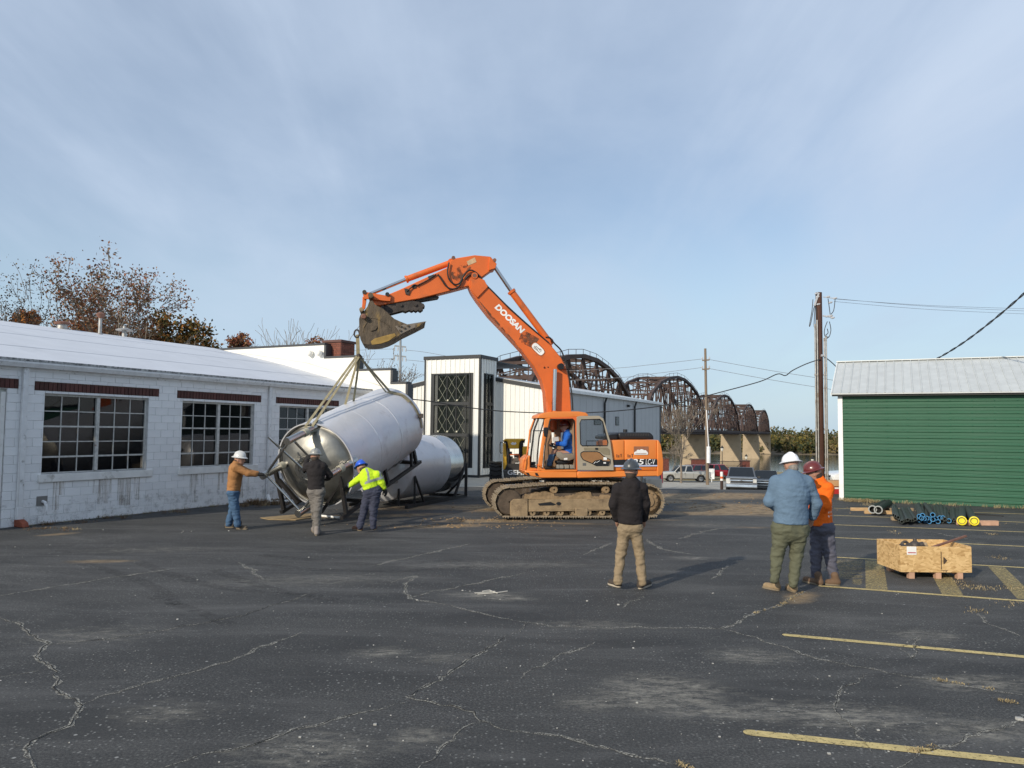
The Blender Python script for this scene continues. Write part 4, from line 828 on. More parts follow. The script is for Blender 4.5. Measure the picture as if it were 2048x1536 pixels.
# cab
cab = MB(); cab.prism(poly(qE, [(352, 168), (368, 128), (440, 98), (560, 82), (880, 82), (975, 98), (1003, 128), (1000, 142), (860, 150), (470, 172)], W1-.01), -EL*1.0); cab = cab.build('cab', M_ora, ex, bevel=.05, segs=3)
m = MB(); m.prism(poly(qE, [(445, 178), (512, 160), (530, 172), (512, 190), (440, 520), (412, 846), (352, 846), (362, 770), (430, 330)], W1-.01), -EL*.09); m.prism(poly(qE, [(445, 178), (512, 160), (530, 172), (512, 190), (440, 520), (412, 846), (352, 846), (362, 770), (430, 330)], W1-.95), -EL*.06); m.build('front_pillar', M_ora, cab, bevel=.015)
m = MB(); m.prism(poly(qE, [(510, 158), (860, 146), (866, 850), (832, 850), (826, 195), (808, 178), (530, 180)], W1-.008), -EL*.07); m.build('door_frame', M('orange_red_paint', (.70, .14, .03), .4, var=.08), cab, bevel=.01)
m = MB(); m.prism(poly(qE, [(405, 822), (440, 800), (452, 822), (840, 818), (866, 850), (400, 850)], W1-.006), -EL*.1); m.build('door_sill', M_ora, cab, bevel=.01)
# door opening seal
m = MB(); sl_ = [(520, 188), (800, 178), (822, 200), (832, 818), (450, 818), (432, 780), (440, 600), (506, 210)]; P_ = poly(qE, sl_, W1+.004); m.tube(P_+[P_[0]], .014, 6); m.build('door_seal', M_rub, cab, smooth=60)
# windscreen: a raked front frame across the cab's width, seen obliquely
fr0 = [(352, 172), (282, 420), (190, 690), (182, 838)]
m = MB(); front_near = [X(qE(x, y), W1-.05) for x, y in ((362, 170), (300, 330), (262, 640), (258, 790))]
off = [p-EL*.88 for p in front_near]
fw_ = EF*.24
FN = [X(qE(x, y), W1-.10)+0*fw_ for x, y in ((440, 176), (372, 420), (350, 640), (345, 805))]   # left edge of the windscreen
FR = [p-EL*.85+EF*.02 for p in FN]
nr = [X(qE(x, y), W1-.35) for x, y in ((365, 168), (305, 330), (268, 640), (258, 800))]
m = MB(); m.add(FN+nr, [(0, 1, 5, 4), (1, 2, 6, 5), (2, 3, 7, 6)]); m.build('corner_glass', M_cgl, cab)
m = MB(); m.tube([nr[0], nr[1], nr[2], nr[3]], .028, 6); m.tube([FN[3], nr[3]], .028, 6); m.tube([FN[0], FN[1], FN[2], FN[3]], .022, 6); m.tube([FN[0], nr[0]], .02, 6); m.build('windscreen_frame', M_blk, cab, smooth=50)
nf = [p-EL*.62 for p in nr]
m = MB(); m.add(nr+nf, [(0, 1, 5, 4), (1, 2, 6, 5), (2, 3, 7, 6)]); m.build('windscreen', M_cgl, cab)
m = MB(); m.tube(nf, .028, 6); m.build('far_pillar', M_ora, cab, smooth=50)
m = MB(); m.tube([nr[0]+EF*.05-EL*.1, nr[1]+EF*.05-EL*.1, (nr[1]+nr[2])/2+EF*.05-EL*.05], .012, 5); m.tube([nr[1]+EF*.03+EL*.05, nr[1]+EF*.02+EL*.25, X(qE(455, 330), W1+.12)], .013, 5); m.build('wiper', M_blk, cab)
m = MB(); m.prism(poly(qE, [(185, 842), (188, 700), (258, 640), (258, 805), (345, 808), (352, 846)], W1-.06), -EL*.9); m.build('cab_front', M_ora, cab, bevel=.02)
m = MB(); m.prism(poly(qE, [(432, 300), (442, 285), (485, 285), (490, 300), (480, 400), (462, 412), (438, 400)], W1+.14), -EL*.05); m.build('mirror', M_blk, cab, bevel=.012)
m = MB(); m.tube([X(qE(345, 765), W1), X(qE(370, 778), W1+.1), X(qE(410, 776), W1+.1)], .012, 5); m.tube([X(qE(180, 740), W1+.02), X(qE(235, 560), W1-.1), X(qE(245, 545), W1-.3)], .014, 5); m.tube([X(qE(160, 850), W1+.02), X(qE(185, 700), W1+.02)], .014, 5); m.build('grab_rail', M_or, cab)
# cab interior
m = MB(); m.prism(poly(qE, [(812, 175), (860, 160), (868, 845), (836, 845)], W1-.12), -EL*.78); m.build('rear_wall', M_cabin, cab)
m = MB(); m.prism(poly(qE, [(440, 818), (836, 818), (836, 838), (430, 838)], W1-.1), -EL*.85); m.build('cab_floor', M_blk, cab)
m = MB(); m.prism(poly(qE, [(470, 180), (520, 176), (545, 560), (830, 560), (830, 840), (420, 840)], .40), -EL*.04); m.prism(poly(qE, [(560, 170), (640, 170), (655, 560), (575, 560)], .40), -EL*.04); m.prism(poly(qE, [(740, 170), (830, 170), (830, 560), (770, 560)], .40), -EL*.04); m.build('far_side', M_cabin, cab)
m = MB(); m.prism(poly(qE, [(545, 415), (620, 405), (625, 460), (545, 468)], .55), -EL*.01); m.build('paper', M_wht, cab)
m = MB(); m.prism(poly(qE, [(598, 660), (598, 600), (660, 600), (690, 625), (832, 620), (832, 690), (760, 715), (650, 705)], 1.18), -EL*.10); m.prism(poly(qE, [(650, 640), (800, 640), (800, 690), (650, 690)], 1.05), -EL*.5); m.prism(poly(qE, [(775, 640), (770, 300), (810, 290), (815, 640)], 1.0), -EL*.42); m.build('seat', M_seat, cab, bevel=.03, segs=2)
m = MB(); m.prism(poly(qE, [(690, 680), (735, 676), (735, 700), (690, 704)], 1.184), EL*.003); m.build('seat_label', M_wht, cab)
m = MB()
for x0, x1 in ((600, 640), (642, 690), (700, 760), (770, 828)): m.prism(poly(qE, [(x0, 765), (x1, 765), (x1, 815), (x0, 815)], 1.1), -EL*.15)
m.build('floor_box', M('floor_grey', (.25, .24, .21), .8), cab, bevel=.01)
m = MB(); m.prism(poly(qE, [(600, 715), (800, 700), (825, 740), (610, 760)], 1.05), -EL*.35); m.build('seat_base', M_blk, cab, bevel=.02)
m = MB(); m.tube([X(qE(575, 560), 1.1), X(qE(540, 500), 1.12)], .014, 6); m.ball(X(qE(538, 495), 1.12), .03, 8); m.prism(poly(qE, [(505, 500), (610, 530), (600, 560), (510, 530)], 1.12), -EL*.12); m.build('control_lever', M_blk, cab)
# the latched-open tan door
DW = W1+.06
douter = [(868, 832), (856, 300), (858, 150), (900, 140), (1140, 138), (1195, 175), (1225, 265), (1285, 470), (1326, 770), (1328, 836)]
dinner = [(902, 498), (895, 230), (912, 188), (1150, 182), (1182, 210), (1252, 480), (1245, 520), (925, 522)]
m = MB(); m.ring(poly(qE, douter, DW), poly(qE, dinner, DW), -EL*.06); dr_ = m.build('door', M_tan, cab, bevel=.008)
m = MB(); m.prism(poly(qE, dinner, DW-.025), -EL*.008); m.build('door_glass', glass('door_glass', (.03, .04, .04), .84, .02), dr_)
m = MB(); P_ = poly(qE, dinner, DW+.002); m.tube(P_+[P_[0]], .014, 6); m.build('glass_seal', M_rub, dr_, smooth=60)
pk_ = [(905, 650), (905, 615), (935, 596), (1110, 596), (1150, 610), (1190, 650), (1282, 700), (1282, 745), (1262, 775), (1100, 775), (1045, 745), (935, 700)]
m = MB(); m.prism(poly(qE, pk_, DW+.003), EL*.004); m.build('door_pocket', M('brown_pocket', (.30, .15, .06), .7), dr_)
m = MB(); P_ = poly(qE, pk_, DW+.008); m.tube(P_+[P_[0]], .011, 6); m.prism(poly(qE, [(1050, 745), (1090, 710), (1170, 695), (1190, 715), (1280, 720), (1262, 772), (1100, 772)], DW+.009), EL*.003); m.build('pocket_trim', M_blk, dr_)
m = MB(); m.prism(poly(qE, [(945, 545), (1240, 545), (1275, 570), (1278, 640), (1200, 630), (1140, 585), (950, 580)], DW+.002), EL*.006); m.build('door_step', M('tan_dark', (.24, .20, .13), .6), dr_)
m = MB()
for a_, b_ in (((1196, 668), (1240, 704)), ((1196, 732), (1228, 750))): m.prism(poly(qE, [a_, (b_[0], a_[1]), b_, (a_[0], b_[1])], DW+.014), EL*.003)
m.tube([X(qE(x, y), DW+.016) for x, y in ((1072, 752), (1095, 728), (1112, 736), (1150, 714))], .007, 5); m.build('door_label', M_wht, dr_)
m = MB(); m.prism(poly(qE, [(930, 742), (972, 742), (972, 775), (930, 775)], DW+.003), EL*.004); m.build('door_vent', M('vent_grey', (.12, .12, .12), .8), dr_)
m = MB(); m.tube([X(qE(x, y), DW+.03) for x, y in ((978, 522), (980, 460), (1132, 460), (1138, 522))], .011, 6); m.prism(poly(qE, [(1090, 548), (1122, 548), (1122, 570), (1090, 570)], DW+.008), EL*.02); m.build('handle', M_blk, dr_)
# boom
bo = [(1110, 275), (1190, 268), (1215, 290), (1290, 378), (1440, 540), (1660, 735), (1760, 815), (1830, 890), (1890, 965), (1930, 1050), (1955, 1150), (1968, 1290), (1978, 1440), (1990, 1600), (1770, 1600), (1765, 1440), (1752, 1250), (1722, 1150), (1660, 1040), (1560, 910), (1400, 735), (1270, 600), (1170, 470), (1120, 395), (1092, 330)]
BW = .25
m = MB(); m.prism(poly(q4, bo, BW), -EL*2*BW); boom = m.build('boom', M_or, ex, bevel=.02)
m = MB(); m.prism(poly(q4, [(1118, 300), (1150, 270), (1230, 300), (1262, 360), (1170, 455), (1115, 380)], BW+.001), EL*.05); m.build('boom_fork', M_or, boom, bevel=.01); m = MB(); m.prism(poly(q4, [(1118, 300), (1150, 270), (1230, 300), (1262, 360), (1170, 455), (1115, 380)], -BW-.001), -EL*.05); m.build('boom_fork', M_or, boom, bevel=.01)
def pin(q, x, y, w0, w1, r, par, nm='pin', mt=None): m = MB(); c = X(q(x, y), w0); d_ = X(q(x, y), w0)+EL*(w1-w0); m.cyl(c, d_, r, 18); return m.build(nm, mt or M_mud, par, smooth=40)
pin(q4, 1130, 300, -.33, .33, .085, boom, mt=M_or); pin(q4, 1130, 300, -.335, .335, .055, boom, mt=M_rust)
yd_ = unit(X(q4(1330, 505), BW)-X(q4(1320, 535), BW)); 
xdir = unit(X(q4(1510, 705), BW)-X(q4(1320, 520), BW)); ydir = np.cross(EL*1.0, xdir); ydir = unit(ydir)
text('lettering', 'DOOSAN', M_wht, X(q4(1316, 536), BW+.006), xdir, ydir if np.dot(ydir, Z) > 0 else -ydir, .17, boom, shear=.1, bold=.05, width=1.02)
def oval(cx, cy, a, b, ang, w, mt, nm, par):
    m = MB(); ca, sa = math.cos(ang), math.sin(ang); pts = []
    for k in range(28):
        t = 2*math.pi*k/28; e = lambda v, s: math.copysign(abs(v)**s, v); u_, v_ = a*e(math.cos(t), .6), b*e(math.sin(t), .6); pts.append((cx+u_*ca-v_*sa, cy+u_*sa+v_*ca))
    m.prism(poly(q4, pts, w), EL*.003); return m.build(nm, mt, par)
oval(1690, 888, 68, 36, .78, BW+.004, M('decal_border', (.35, .10, .03), .6), 'sticker', boom); oval(1690, 888, 60, 29, .78, BW+.008, M_wht, 'sticker_face', boom)  # red-brown border oval, then the white face on top
m = MB()
for a_, b_ in (((1655, 862), (1690, 898)), ((1672, 862), (1700, 890)), ((1690, 880), (1712, 893)), ((1700, 892), (1716, 912)), ((1664, 872), (1672, 866)), ((1708, 884), (1722, 900)), ((1652, 874), (1705, 918))): m.beam(X(q4(*a_), BW+.013), X(q4(*b_), BW+.013), .022, .004, EL)
m.build('sticker_scribble', M('decal_grey', (.30, .29, .28), .6), boom)
m = MB(); m.tube([X(q4(x, y), BW+.01) for x, y in ((1738, 1050), (1745, 1038), (1753, 1048), (1742, 1052))], .008, 4); m.ball(X(q4(1775, 1042), BW+.005), .018, 6); m.build('paint_mark', M_blk, boom)
pin(q4, 1835, 1056, -.42, .44, .085, boom, mt=M_blk)
# scuffs worn through the paint
# boom cylinders
for w in (.40, -.40):
    m = MB(); a_, b_ = X(q4(1835, 1060), w), X(q4(1826, 1415), w); m.cyl(a_, b_, .055, 14); c1_ = m.build('boom_cylinder', M_steel, ex, smooth=40)
    m = MB(); m.cyl(b_+(a_-b_)*.0, b_+(b_-a_)*.45, .09, 14); m.build('cylinder_barrel', M_or, c1_, smooth=40)
m = MB(); m.prism(poly(q4, [(1752, 1290), (1768, 1330), (1772, 1440), (1812, 1440), (1790, 1380)], .52), -EL*.08); m.build('boom_bracket', M_or, ex)
# arm
ao = [(268, 500), (262, 470), (300, 450), (395, 428), (500, 385), (918, 192), (945, 132), (990, 112), (1150, 86), (1285, 98), (1320, 140), (1336, 165), (1322, 195), (1205, 280), (1150, 330), (1090, 352), (940, 392), (680, 458), (420, 502), (330, 520)]
AW = .20
m = MB(); m.prism(poly(q4, ao, AW), -EL*2*AW); arm = m.build('arm', M_or, ex, bevel=.018)
m = MB(); m.prism(poly(q4, [(1080, 140), (1150, 105), (1165, 145), (1095, 175)], AW+.003), EL*.003); m.build('worn_label', M('worn_label_tan', (.55, .38, .22), .7, var=.2, scale=20, dirt=(.5, .15, .05), dscale=10), arm)
m = MB(); m.prism(poly(q4, [(945, 240), (1010, 180), (1080, 160), (1120, 190), (1090, 240), (1010, 310), (960, 290)], AW+.0025), EL*.002)
sm = M('sooty_scuff', (.16, .065, .035), .75, var=.4, scale=7); tn = sm.node_tree; nn_ = tn.nodes.new('ShaderNodeTexNoise'); nn_.inputs['Scale'].default_value = 6; nn_.inputs['Detail'].default_value = 7; rg = tn.nodes.new('ShaderNodeMapRange'); rg.inputs[1].default_value = .42; rg.inputs[2].default_value = .66; tn.links.new(nn_.outputs[0], rg.inputs[0]); tn.links.new(rg.outputs[0], tn.nodes['Principled BSDF'].inputs['Alpha'])
tcx = tn.nodes.new('ShaderNodeTexCoord'); tn.links.new(tcx.outputs['Object'], nn_.inputs[0])
m.build('worn_patch', sm, arm)
m = MB(); m.prism(poly(q4, [(1560, 720), (1700, 800), (1640, 880), (1520, 820)], BW+.0025), EL*.002); m.prism(poly(q4, [(1170, 455), (1290, 590), (1560, 905), (1530, 880), (1400, 735), (1270, 600)], BW+.0025), EL*.002); m.build('worn_patch', sm, boom)
pin(q4, 1300, 165, -.28, .28, .05, arm, mt=M_rust); pin(q4, 960, 135, -.2, .2, .05, arm, mt=M_rust); pin(q4, 278, 495, -.62, .64, .07, arm, mt=M_bkt)
# arm cylinder
def ram(q, p0, p1, p2, w, rr_, rb, nm):
    a_, b_, c_ = X(q(*p0), w), X(q(*p1), w), X(q(*p2), w); m = MB(); m.cyl(a_, b_+(b_-a_)*.05, rr_, 14); o = m.build(nm, M_steel, ex, smooth=40)
    m = MB(); m.tube([b_, b_+(c_-b_)*.04, b_+(c_-b_)*.045, c_], [rb*1.25, rb*1.25, rb, rb], 16); m.build('cylinder_barrel', M_or, o, smooth=40)
    m = MB(); d_ = unit(c_-b_); m.cyl(c_-EL*rb, c_+EL*rb, rb*1.15, 14); m.build('cylinder_eye', M_or, o, smooth=40); return o
ram(q4, (1308, 170), (1458, 390), (1785, 828), 0, .055, .095, 'arm_cylinder')
m = MB(); m.prism(poly(q4, [(1735, 795), (1790, 800), (1812, 868), (1760, 830)], .18), -EL*.36); m.build('cylinder_bracket', M_or, boom)
m = MB(); m.prism(poly(q4, [(925, 190), (940, 118), (985, 112), (1010, 135), (985, 165)], .18), -EL*.36); m.build('clevis', M_or, arm)
m = MB(); m.prism(poly(q4, [(1275, 100), (1310, 130), (1338, 160), (1325, 200), (1270, 215)], .26), -EL*.52); m.build('arm_ear', M_or, arm, bevel=.01)
ram(q4, (222, 432), (560, 295), (948, 150), 0, .05, .085, 'bucket_cylinder')
# bucket linkage, bucket, thumb
for w in (.30, -.25):
    m = MB(); m.prism(poly(q4, [(200, 405), (232, 402), (400, 432), (435, 445), (430, 480), (395, 478), (250, 462), (200, 460)], w), -EL*.05); m.build('rocker_link', M_or, ex, bevel=.008)
for w in (.24, -.18): m = MB(); m.prism(poly(q4, [(192, 440), (228, 450), (215, 540), (182, 575), (190, 500)], w), -EL*.06); m.build('bucket_link', M_or, ex, bevel=.008)
pin(q4, 408, 455, -.32, .33, .055, ex, mt=M_blk); pin(q4, 218, 435, -.30, .325, .055, ex, mt=M_thb)
side = [(510, 125), (565, 205), (640, 258), (745, 305), (870, 420), (1010, 542), (1160, 610), (1310, 668), (1705, 602), (1722, 618), (1500, 735), (1150, 905), (1000, 1000), (860, 1068), (700, 1118), (520, 1132), (400, 1128), (300, 1110), (240, 1010), (212, 880), (205, 540), (235, 455), (300, 390), (392, 268), (440, 140)]
HB = .58
bk = MB(); back = [(205, 540), (212, 880), (240, 1010), (300, 1110), (400, 1128), (520, 1132), (700, 1118), (860, 1068), (1000, 1000), (1150, 905), (1500, 735), (1722, 618)]
c0 = [(p[0]+(560-p[0])*.06, p[1]+(760-p[1])*.06) for p in back]
bk.prism(poly(qB, back+c0[::-1], HB), -EL*2*HB); bucket = bk.build('bucket', M_bkt, ex, bevel=.006)
for w in (HB+.002, -HB+.04):
    m = MB(); m.prism(poly(qB, side, w+.002), -EL*.045); m.build('side_plate', M_bkt, bucket, bevel=.006)
m = MB(); m.prism(poly(qB, [(1030, 705), (1310, 668), (1705, 602), (1722, 618), (1500, 735), (1150, 900)], HB+.005), EL*.025); m.build('side_cutter', M('grey_cutter', (.20, .17, .14), .6, .3, var=.2, scale=5), bucket, bevel=.008)
m = MB(); m.prism(poly(qB, [(500, 1135), (470, 1060), (560, 990), (780, 930), (900, 900), (1020, 870), (1050, 930), (880, 1050), (700, 1110)], HB+.005), EL*.012); m.build('wear_plate', M('ochre_wear_plate', (.30, .19, .05), .65, .1, var=.25, scale=5), bucket, bevel=.005)
for p in ((1105, 690), (1150, 712), (1230, 750), (1140, 810), (1320, 700)): m = MB(); m.cyl(X(qB(*p), HB+.02), X(qB(*p), HB+.02)+EL*.05, .03, 8); m.build('bolt', M_bkt, bucket, smooth=40)
m = MB()
m.prism(poly(qB, [(480, 740), (520, 700), (600, 700), (620, 745), (580, 800), (470, 825)], HB+.005), EL*.03); m.build('lug_plate', M_bkt, bucket, bevel=.004)
m = MB(); P_ = poly(qB, [(300, 850), (310, 740), (400, 600), (490, 515), (620, 545), (760, 610), (880, 690), (900, 730)], HB+.008); m.tube(P_, .012, 5); m.build('weld_bead', M_bkt, bucket)
for k in range(5):
    m = MB(); w = HB-.06-k*(2*HB-.12)/4; tip = X(qB(1715, 612), w); d_ = unit(X(qB(1715, 612), w)-X(qB(1350, 800), w)); m.prism([tip-d_*.30+Z*.05, tip-d_*.30-Z*.06, tip+d_*.03-Z*.01], EL*.10); m.build('tooth', M_bkt, bucket, bevel=.006)
pin(qB, 315, 490, -.62, .66, .055, bucket, mt=M_mud); 
m = MB(); m.tube([X(qB(315, 490), .66), X(qB(315, 490), .74)], [.075, .05], 12); m.build('pin_cap', M_rust, bucket, smooth=40)
m = MB(); P_ = [X(qB(155+58*math.cos(t), 880+88*math.sin(t)), 0) for t in np.linspace(0, 2*math.pi, 17)]; m.tube(P_, .022, 7, caps=False); m.build('lifting_eye', M_thb, bucket, smooth=60)
m = MB(); th_ = [(745, 290), (840, 200), (1000, 160), (1300, 112), (1560, 150), (1680, 200), (1705, 255), (1690, 290), (1660, 275), (1665, 330), (1600, 375), (1545, 340), (1500, 378), (1450, 345), (1405, 375), (1345, 345), (1260, 385), (1200, 360), (900, 440), (830, 395)]
m.prism(poly(qB, th_, .16), -EL*.32); thumb = m.build('thumb', M_thb, ex, bevel=.008)
m = MB(); m.prism(poly(qB, [(1450, 110), (1960, 10), (2030, 40), (2000, 85), (1560, 160)], .10), -EL*.2); m.build('thumb_bracket', M_thb, thumb, bevel=.01)
m = MB()
for p in ((1160, 235), (1490, 225), (745, 275)): m.cyl(X(qB(*p), .16), X(qB(*p), .16)+EL*.04, .04, 10)
m.build('thumb_bolts', M_thb, thumb, smooth=40)
# hoses
def hose(q, pts, w, r=.022, par=None, nm='hose', mt=None):
    P_ = [X(q(*p), w if not hasattr(w, '__len__') else w[i]) for i, p in enumerate(pts)]; Q = []
    for i in range(len(P_)-1):
        p0, p1, p2, p3 = P_[max(0, i-1)], P_[i], P_[i+1], P_[min(len(P_)-1, i+2)]
        for k in range(5): t = k/5; Q.append(.5*((2*p1)+(-p0+p2)*t+(2*p0-5*p1+4*p2-p3)*t*t+(-p0+3*p1-3*p2+p3)*t**3))
    Q.append(P_[-1]); m = MB(); m.tube(Q, r, 7); return m.build(nm, mt or M_rub, par or ex, smooth=60)
hose(q4, [(930, 150), (918, 220), (930, 290), (975, 335), (1020, 325), (1055, 260), (1085, 225), (1120, 215), (1160, 235), (1195, 270), (1215, 300)], .27)
hose(q4, [(835, 250), (870, 300), (905, 350), (950, 375), (1000, 365), (1030, 330), (1050, 290)], .26)
hose(q4, [(1070, 290), (1110, 255), (1160, 250), (1200, 275), (1225, 320), (1300, 395), (1440, 535), (1640, 715), (1780, 835)], .24, .025)
hose(q4, [(1755, 790), (1790, 790), (1830, 840), (1880, 890), (1905, 940), (1910, 990)], .15)
hose(q4, [(1910, 960), (1945, 1060), (1965, 1180), (1980, 1300), (1985, 1410)], .2, .02)
hose(q4, [(660, 345), (740, 305), (820, 250)], .235, .018); hose(q4, [(570, 395), (610, 360), (630, 340), (660, 345)], .25, .018)
m = MB(); m.prism(poly(q4, [(548, 370), (575, 372), (600, 390), (585, 425), (560, 420)], .24), -EL*.06); m.prism(poly(q4, [(610, 345), (640, 335), (650, 362), (620, 372)], .23), -EL*.04); m.prism(poly(q4, [(750, 268), (800, 250), (808, 270), (758, 292)], .23), -EL*.04); m.build('hose_clamp', M_thb, arm)
hose(q4, [(1880, 1055), (1960, 1062), (2040, 1058)], .3, .012)

# ------------------------------------------------------------------ tank hanging on slings
M_wrap = M('white_wrapped_steel', (.67, .67, .69), .34, .25, var=.05, scale=1.1, dirt=(.47, .465, .47), dscale=2.2, dlo=.50, dhi=.80, bump=.35, bscale=5, bstretch=(1, 1, 1), detail=6)
M_ss = M('brushed_stainless', (.31, .30, .27), .50, 1., var=.25, scale=2.5, bump=.5, bscale=3.2)
M_ss2 = M('polished_tube', (.50, .49, .46), .25, 1., var=.06)
M_crad = M('black_cradle_steel', (.022, .020, .020), .5, .2, var=.3, scale=6)
C0 = D(q3(785, 782), 18.6); TR_ = 1.05
_rr = unit(C0-EYE); _v = .87*_r+.493*_u; _v = unit(_v-_rr*np.dot(_v, _rr)); th_a = math.radians(38.5); TA = math.sin(th_a)*_v+math.cos(th_a)*_rr
TXd = unit(np.cross(TA, Z)); TYd = np.cross(TXd, TA)         # right, up in the tank's cross-section
def KP(s, x, y): return C0+s*TA+x*TXd+y*TYd
tank = thing('hanging_tank', 'large white wrapped steel tank hanging tilted from slings, shiny dished end towards the workers', 'tank', C0-Z*1.1)
TLEN = 3.72
m = MB(); m.lathe([(TR_*.985, .015)]+[(TR_+(.008 if 1.36 < s < 1.38 else .010 if 2.46 < s < 2.48 else 0), s) for s in sorted(list(np.linspace(.03, TLEN, 48))+[1.33, 1.35, 1.37, 1.39, 1.41, 2.43, 2.45, 2.47, 2.49, 2.51])]+[(TR_*math.cos(a)**.75, TLEN+.46*math.sin(a)) for a in np.linspace(.08, 1.5, 12)]+[(.001, TLEN+.46)], C0, TA, 72, xdir=TXd); shell = m.build('shell', M_wrap, tank, smooth=35)
me = shell.data
for v in me.vertices:                                        # dents and slack film
    p = v.co; n_ = mnoise.noise(Vector((p.x*1.6, p.y*1.6, p.z*1.6)))*.012+mnoise.noise(Vector((p.x*5, p.y*5, p.z*5)))*.003
    d_ = Vector(worldpos(tank))+p-Vector(C0); ax = Vector(TA); rad = d_-ax*d_.dot(ax)
    if rad.length > .05: v.co = p+rad.normalized()*n_
m = MB(); m.lathe([(TR_*1.004, .0), (TR_*1.004, .05), (TR_*.96, .05)], C0, TA, 72); m.lathe([(TR_*.985, .0), (TR_*.985, -.012), (TR_*1.012, -.012), (TR_*1.012, .02)], C0, TA, 72); m.build('rim', M('white_rim', (.62, .62, .64), .35, .3), tank, smooth=40)
dish = [(TR_*.985, .0), (TR_*.955, .06), (TR_*.93, .05), (TR_*.90, .0), (TR_*.82, -.10), (TR_*.70, -.19), (TR_*.55, -.27), (TR_*.40, -.325), (TR_*.28, -.35), (.001, -.36)]
m = MB(); m.lathe(dish[::-1], C0+TA*.01, TA, 96); dsh = m.build('dished_end', M_ss, tank, smooth=50)
for v in dsh.data.vertices:
    p = v.co; n_ = mnoise.noise(Vector((p.x*3.1, p.y*3.1, p.z*3.1)))*.030; v.co = p+Vector(TA)*n_
m = MB(); m.lathe([(.34, -.33), (.33, -.37), (.24, -.375), (.22, -.34), (.17, -.33)], C0, TA, 40); m.lathe([(.11, -.3), (.11, -.46), (.14, -.46), (.14, -.49), (.03, -.49)], C0, TA, 24); m.build('manway', M_ss2, tank, smooth=40)
legs_px = [(550, 585), (350, 868), (640, 1178), (850, 892)]; LL = 1.12
E1c = [KP(-LL, *xy) for xy in ((-.10, .86), (-.86, .02), (.02, -.84), (.80, .03))]
def onp(px, s): return PL(q3(*px), KP(s, 0, 0), TA)
ends = [onp(p, -LL) for p in legs_px]
for k, e in enumerate(ends):
    m = MB(); m.tube([e, e+TA*(LL+.10)], .082, 20); lg = m.build('leg', M_ss2, tank, smooth=40)
    m = MB(); m.tube([e-TA*.015, e+TA*.03], .088, 20); m.build('foot_pad', M_ss2, lg, smooth=40)
    m = MB(); m.tube([e+TA*.62, e+TA*.78], .094, 20); m.build('tape_band', M('yellowed_tape', (.45, .42, .32), .6, .2), lg, smooth=40)
    m = MB(); m.tube([e+TA*(LL-.12), e+TA*(LL+.02), e+TA*(LL+.12)], [.085, .10, .17], 20); m.build('weld_collar', M_ss2, lg, smooth=50)
for a_, b_ in ((0, 1), (1, 2), (2, 3)):
    m = MB(); m.tube([ends[a_]+TA*.12, ends[b_]+TA*.12], .03, 12); m.build('brace', M_ss2, tank, smooth=40)
m = MB(); m.tube([onp((395, 548), -.95), onp((700, 830), -.55)], .028, 12); m.build('spray_pipe', M_ss2, tank, smooth=40)
m = MB(); m.tube([onp((610, 585), -.75), onp((740, 720), -.35)], .03, 12); m.build('spray_pipe', M_ss2, tank, smooth=40)
# cradle bolted to the tank
cr = MB()
xr, yr = None, None
pl = lambda px, s: PL(q3(*px), KP(s, 0, 0), TA)
sF = -.12
bl, brr = pl((525, 1150), sF), pl((1035, 1185), sF); tl_, tr2 = pl((458, 835), sF), pl((985, 865), sF)
w_ = .085
cr.beam(tl_, bl, w_, w_, TA); cradle = cr.build('cradle', M_crad, tank)
def bar(a, b, w=w_, nm='cradle_bar'): m = MB(); m.beam(a, b, w, w, TA if abs(np.dot(unit(b-a), TA)) < .9 else Z); return m.build(nm, M_crad, cradle)
bar(tr2, brr)
bar(pl((480, 900), sF), pl((640, 1085), sF)); bar(pl((975, 935), sF), pl((835, 1165), sF), .06)
REAR = 4.05
br0, br1 = brr-TA*.22, brr+TA*REAR; bl0, bl1 = bl-TA*.12, bl+TA*REAR
bar(br0, br1); bar(bl0, bl1)
up = TYd
bar(brr+TA*2.1, bl+TA*2.1); bar(br1-TA*.1, bl1-TA*.1); bar(br1-TA*.25, br1-TA*.25+up*1.15+TXd*-.12); bar(br1-TA*.55, br1-TA*.2+up*1.1-TXd*.1, .07); bar(bl1-TA*.25, bl1-TA*.25+up*1.15+TXd*.12); bar(br1-TA*.2+up*1.1-TXd*.12, br1-TA*.2+up*1.75-TXd*.06, .07)
bar(brr+TA*2.1, brr+TA*2.1+up*.45-TXd*.05); bar(bl+TA*2.1, bl+TA*2.1+up*.45+TXd*.05)
bar(brr+TA*2.1+up*.45-TXd*.05, brr+TA*2.1+up*.12-TXd*.75, .07); bar(brr+TA*.9, bl+TA*.9, .07)
# slack plastic hanging under the far end
m = MB(); g_ = random.Random(8); P_ = []
for i in range(13):
    s = 2.0+i*.145
    for j in range(6): a = math.radians(-62-j*9); R_ = TR_+.02+.05*math.sin(j*.8)+g_.uniform(-.02, .03)+j*.012; P_.append(KP(s, R_*math.cos(a), R_*math.sin(a)))
m.add(P_, [(i*6+j, i*6+j+1, i*6+j+7, i*6+j+6) for i in range(12) for j in range(5)]); pls = m.build('loose_film', M('clear_film', (.55, .55, .58), .12, .3, var=.2, scale=6, bump=.5, bscale=9, alpha=.75), tank, smooth=25)
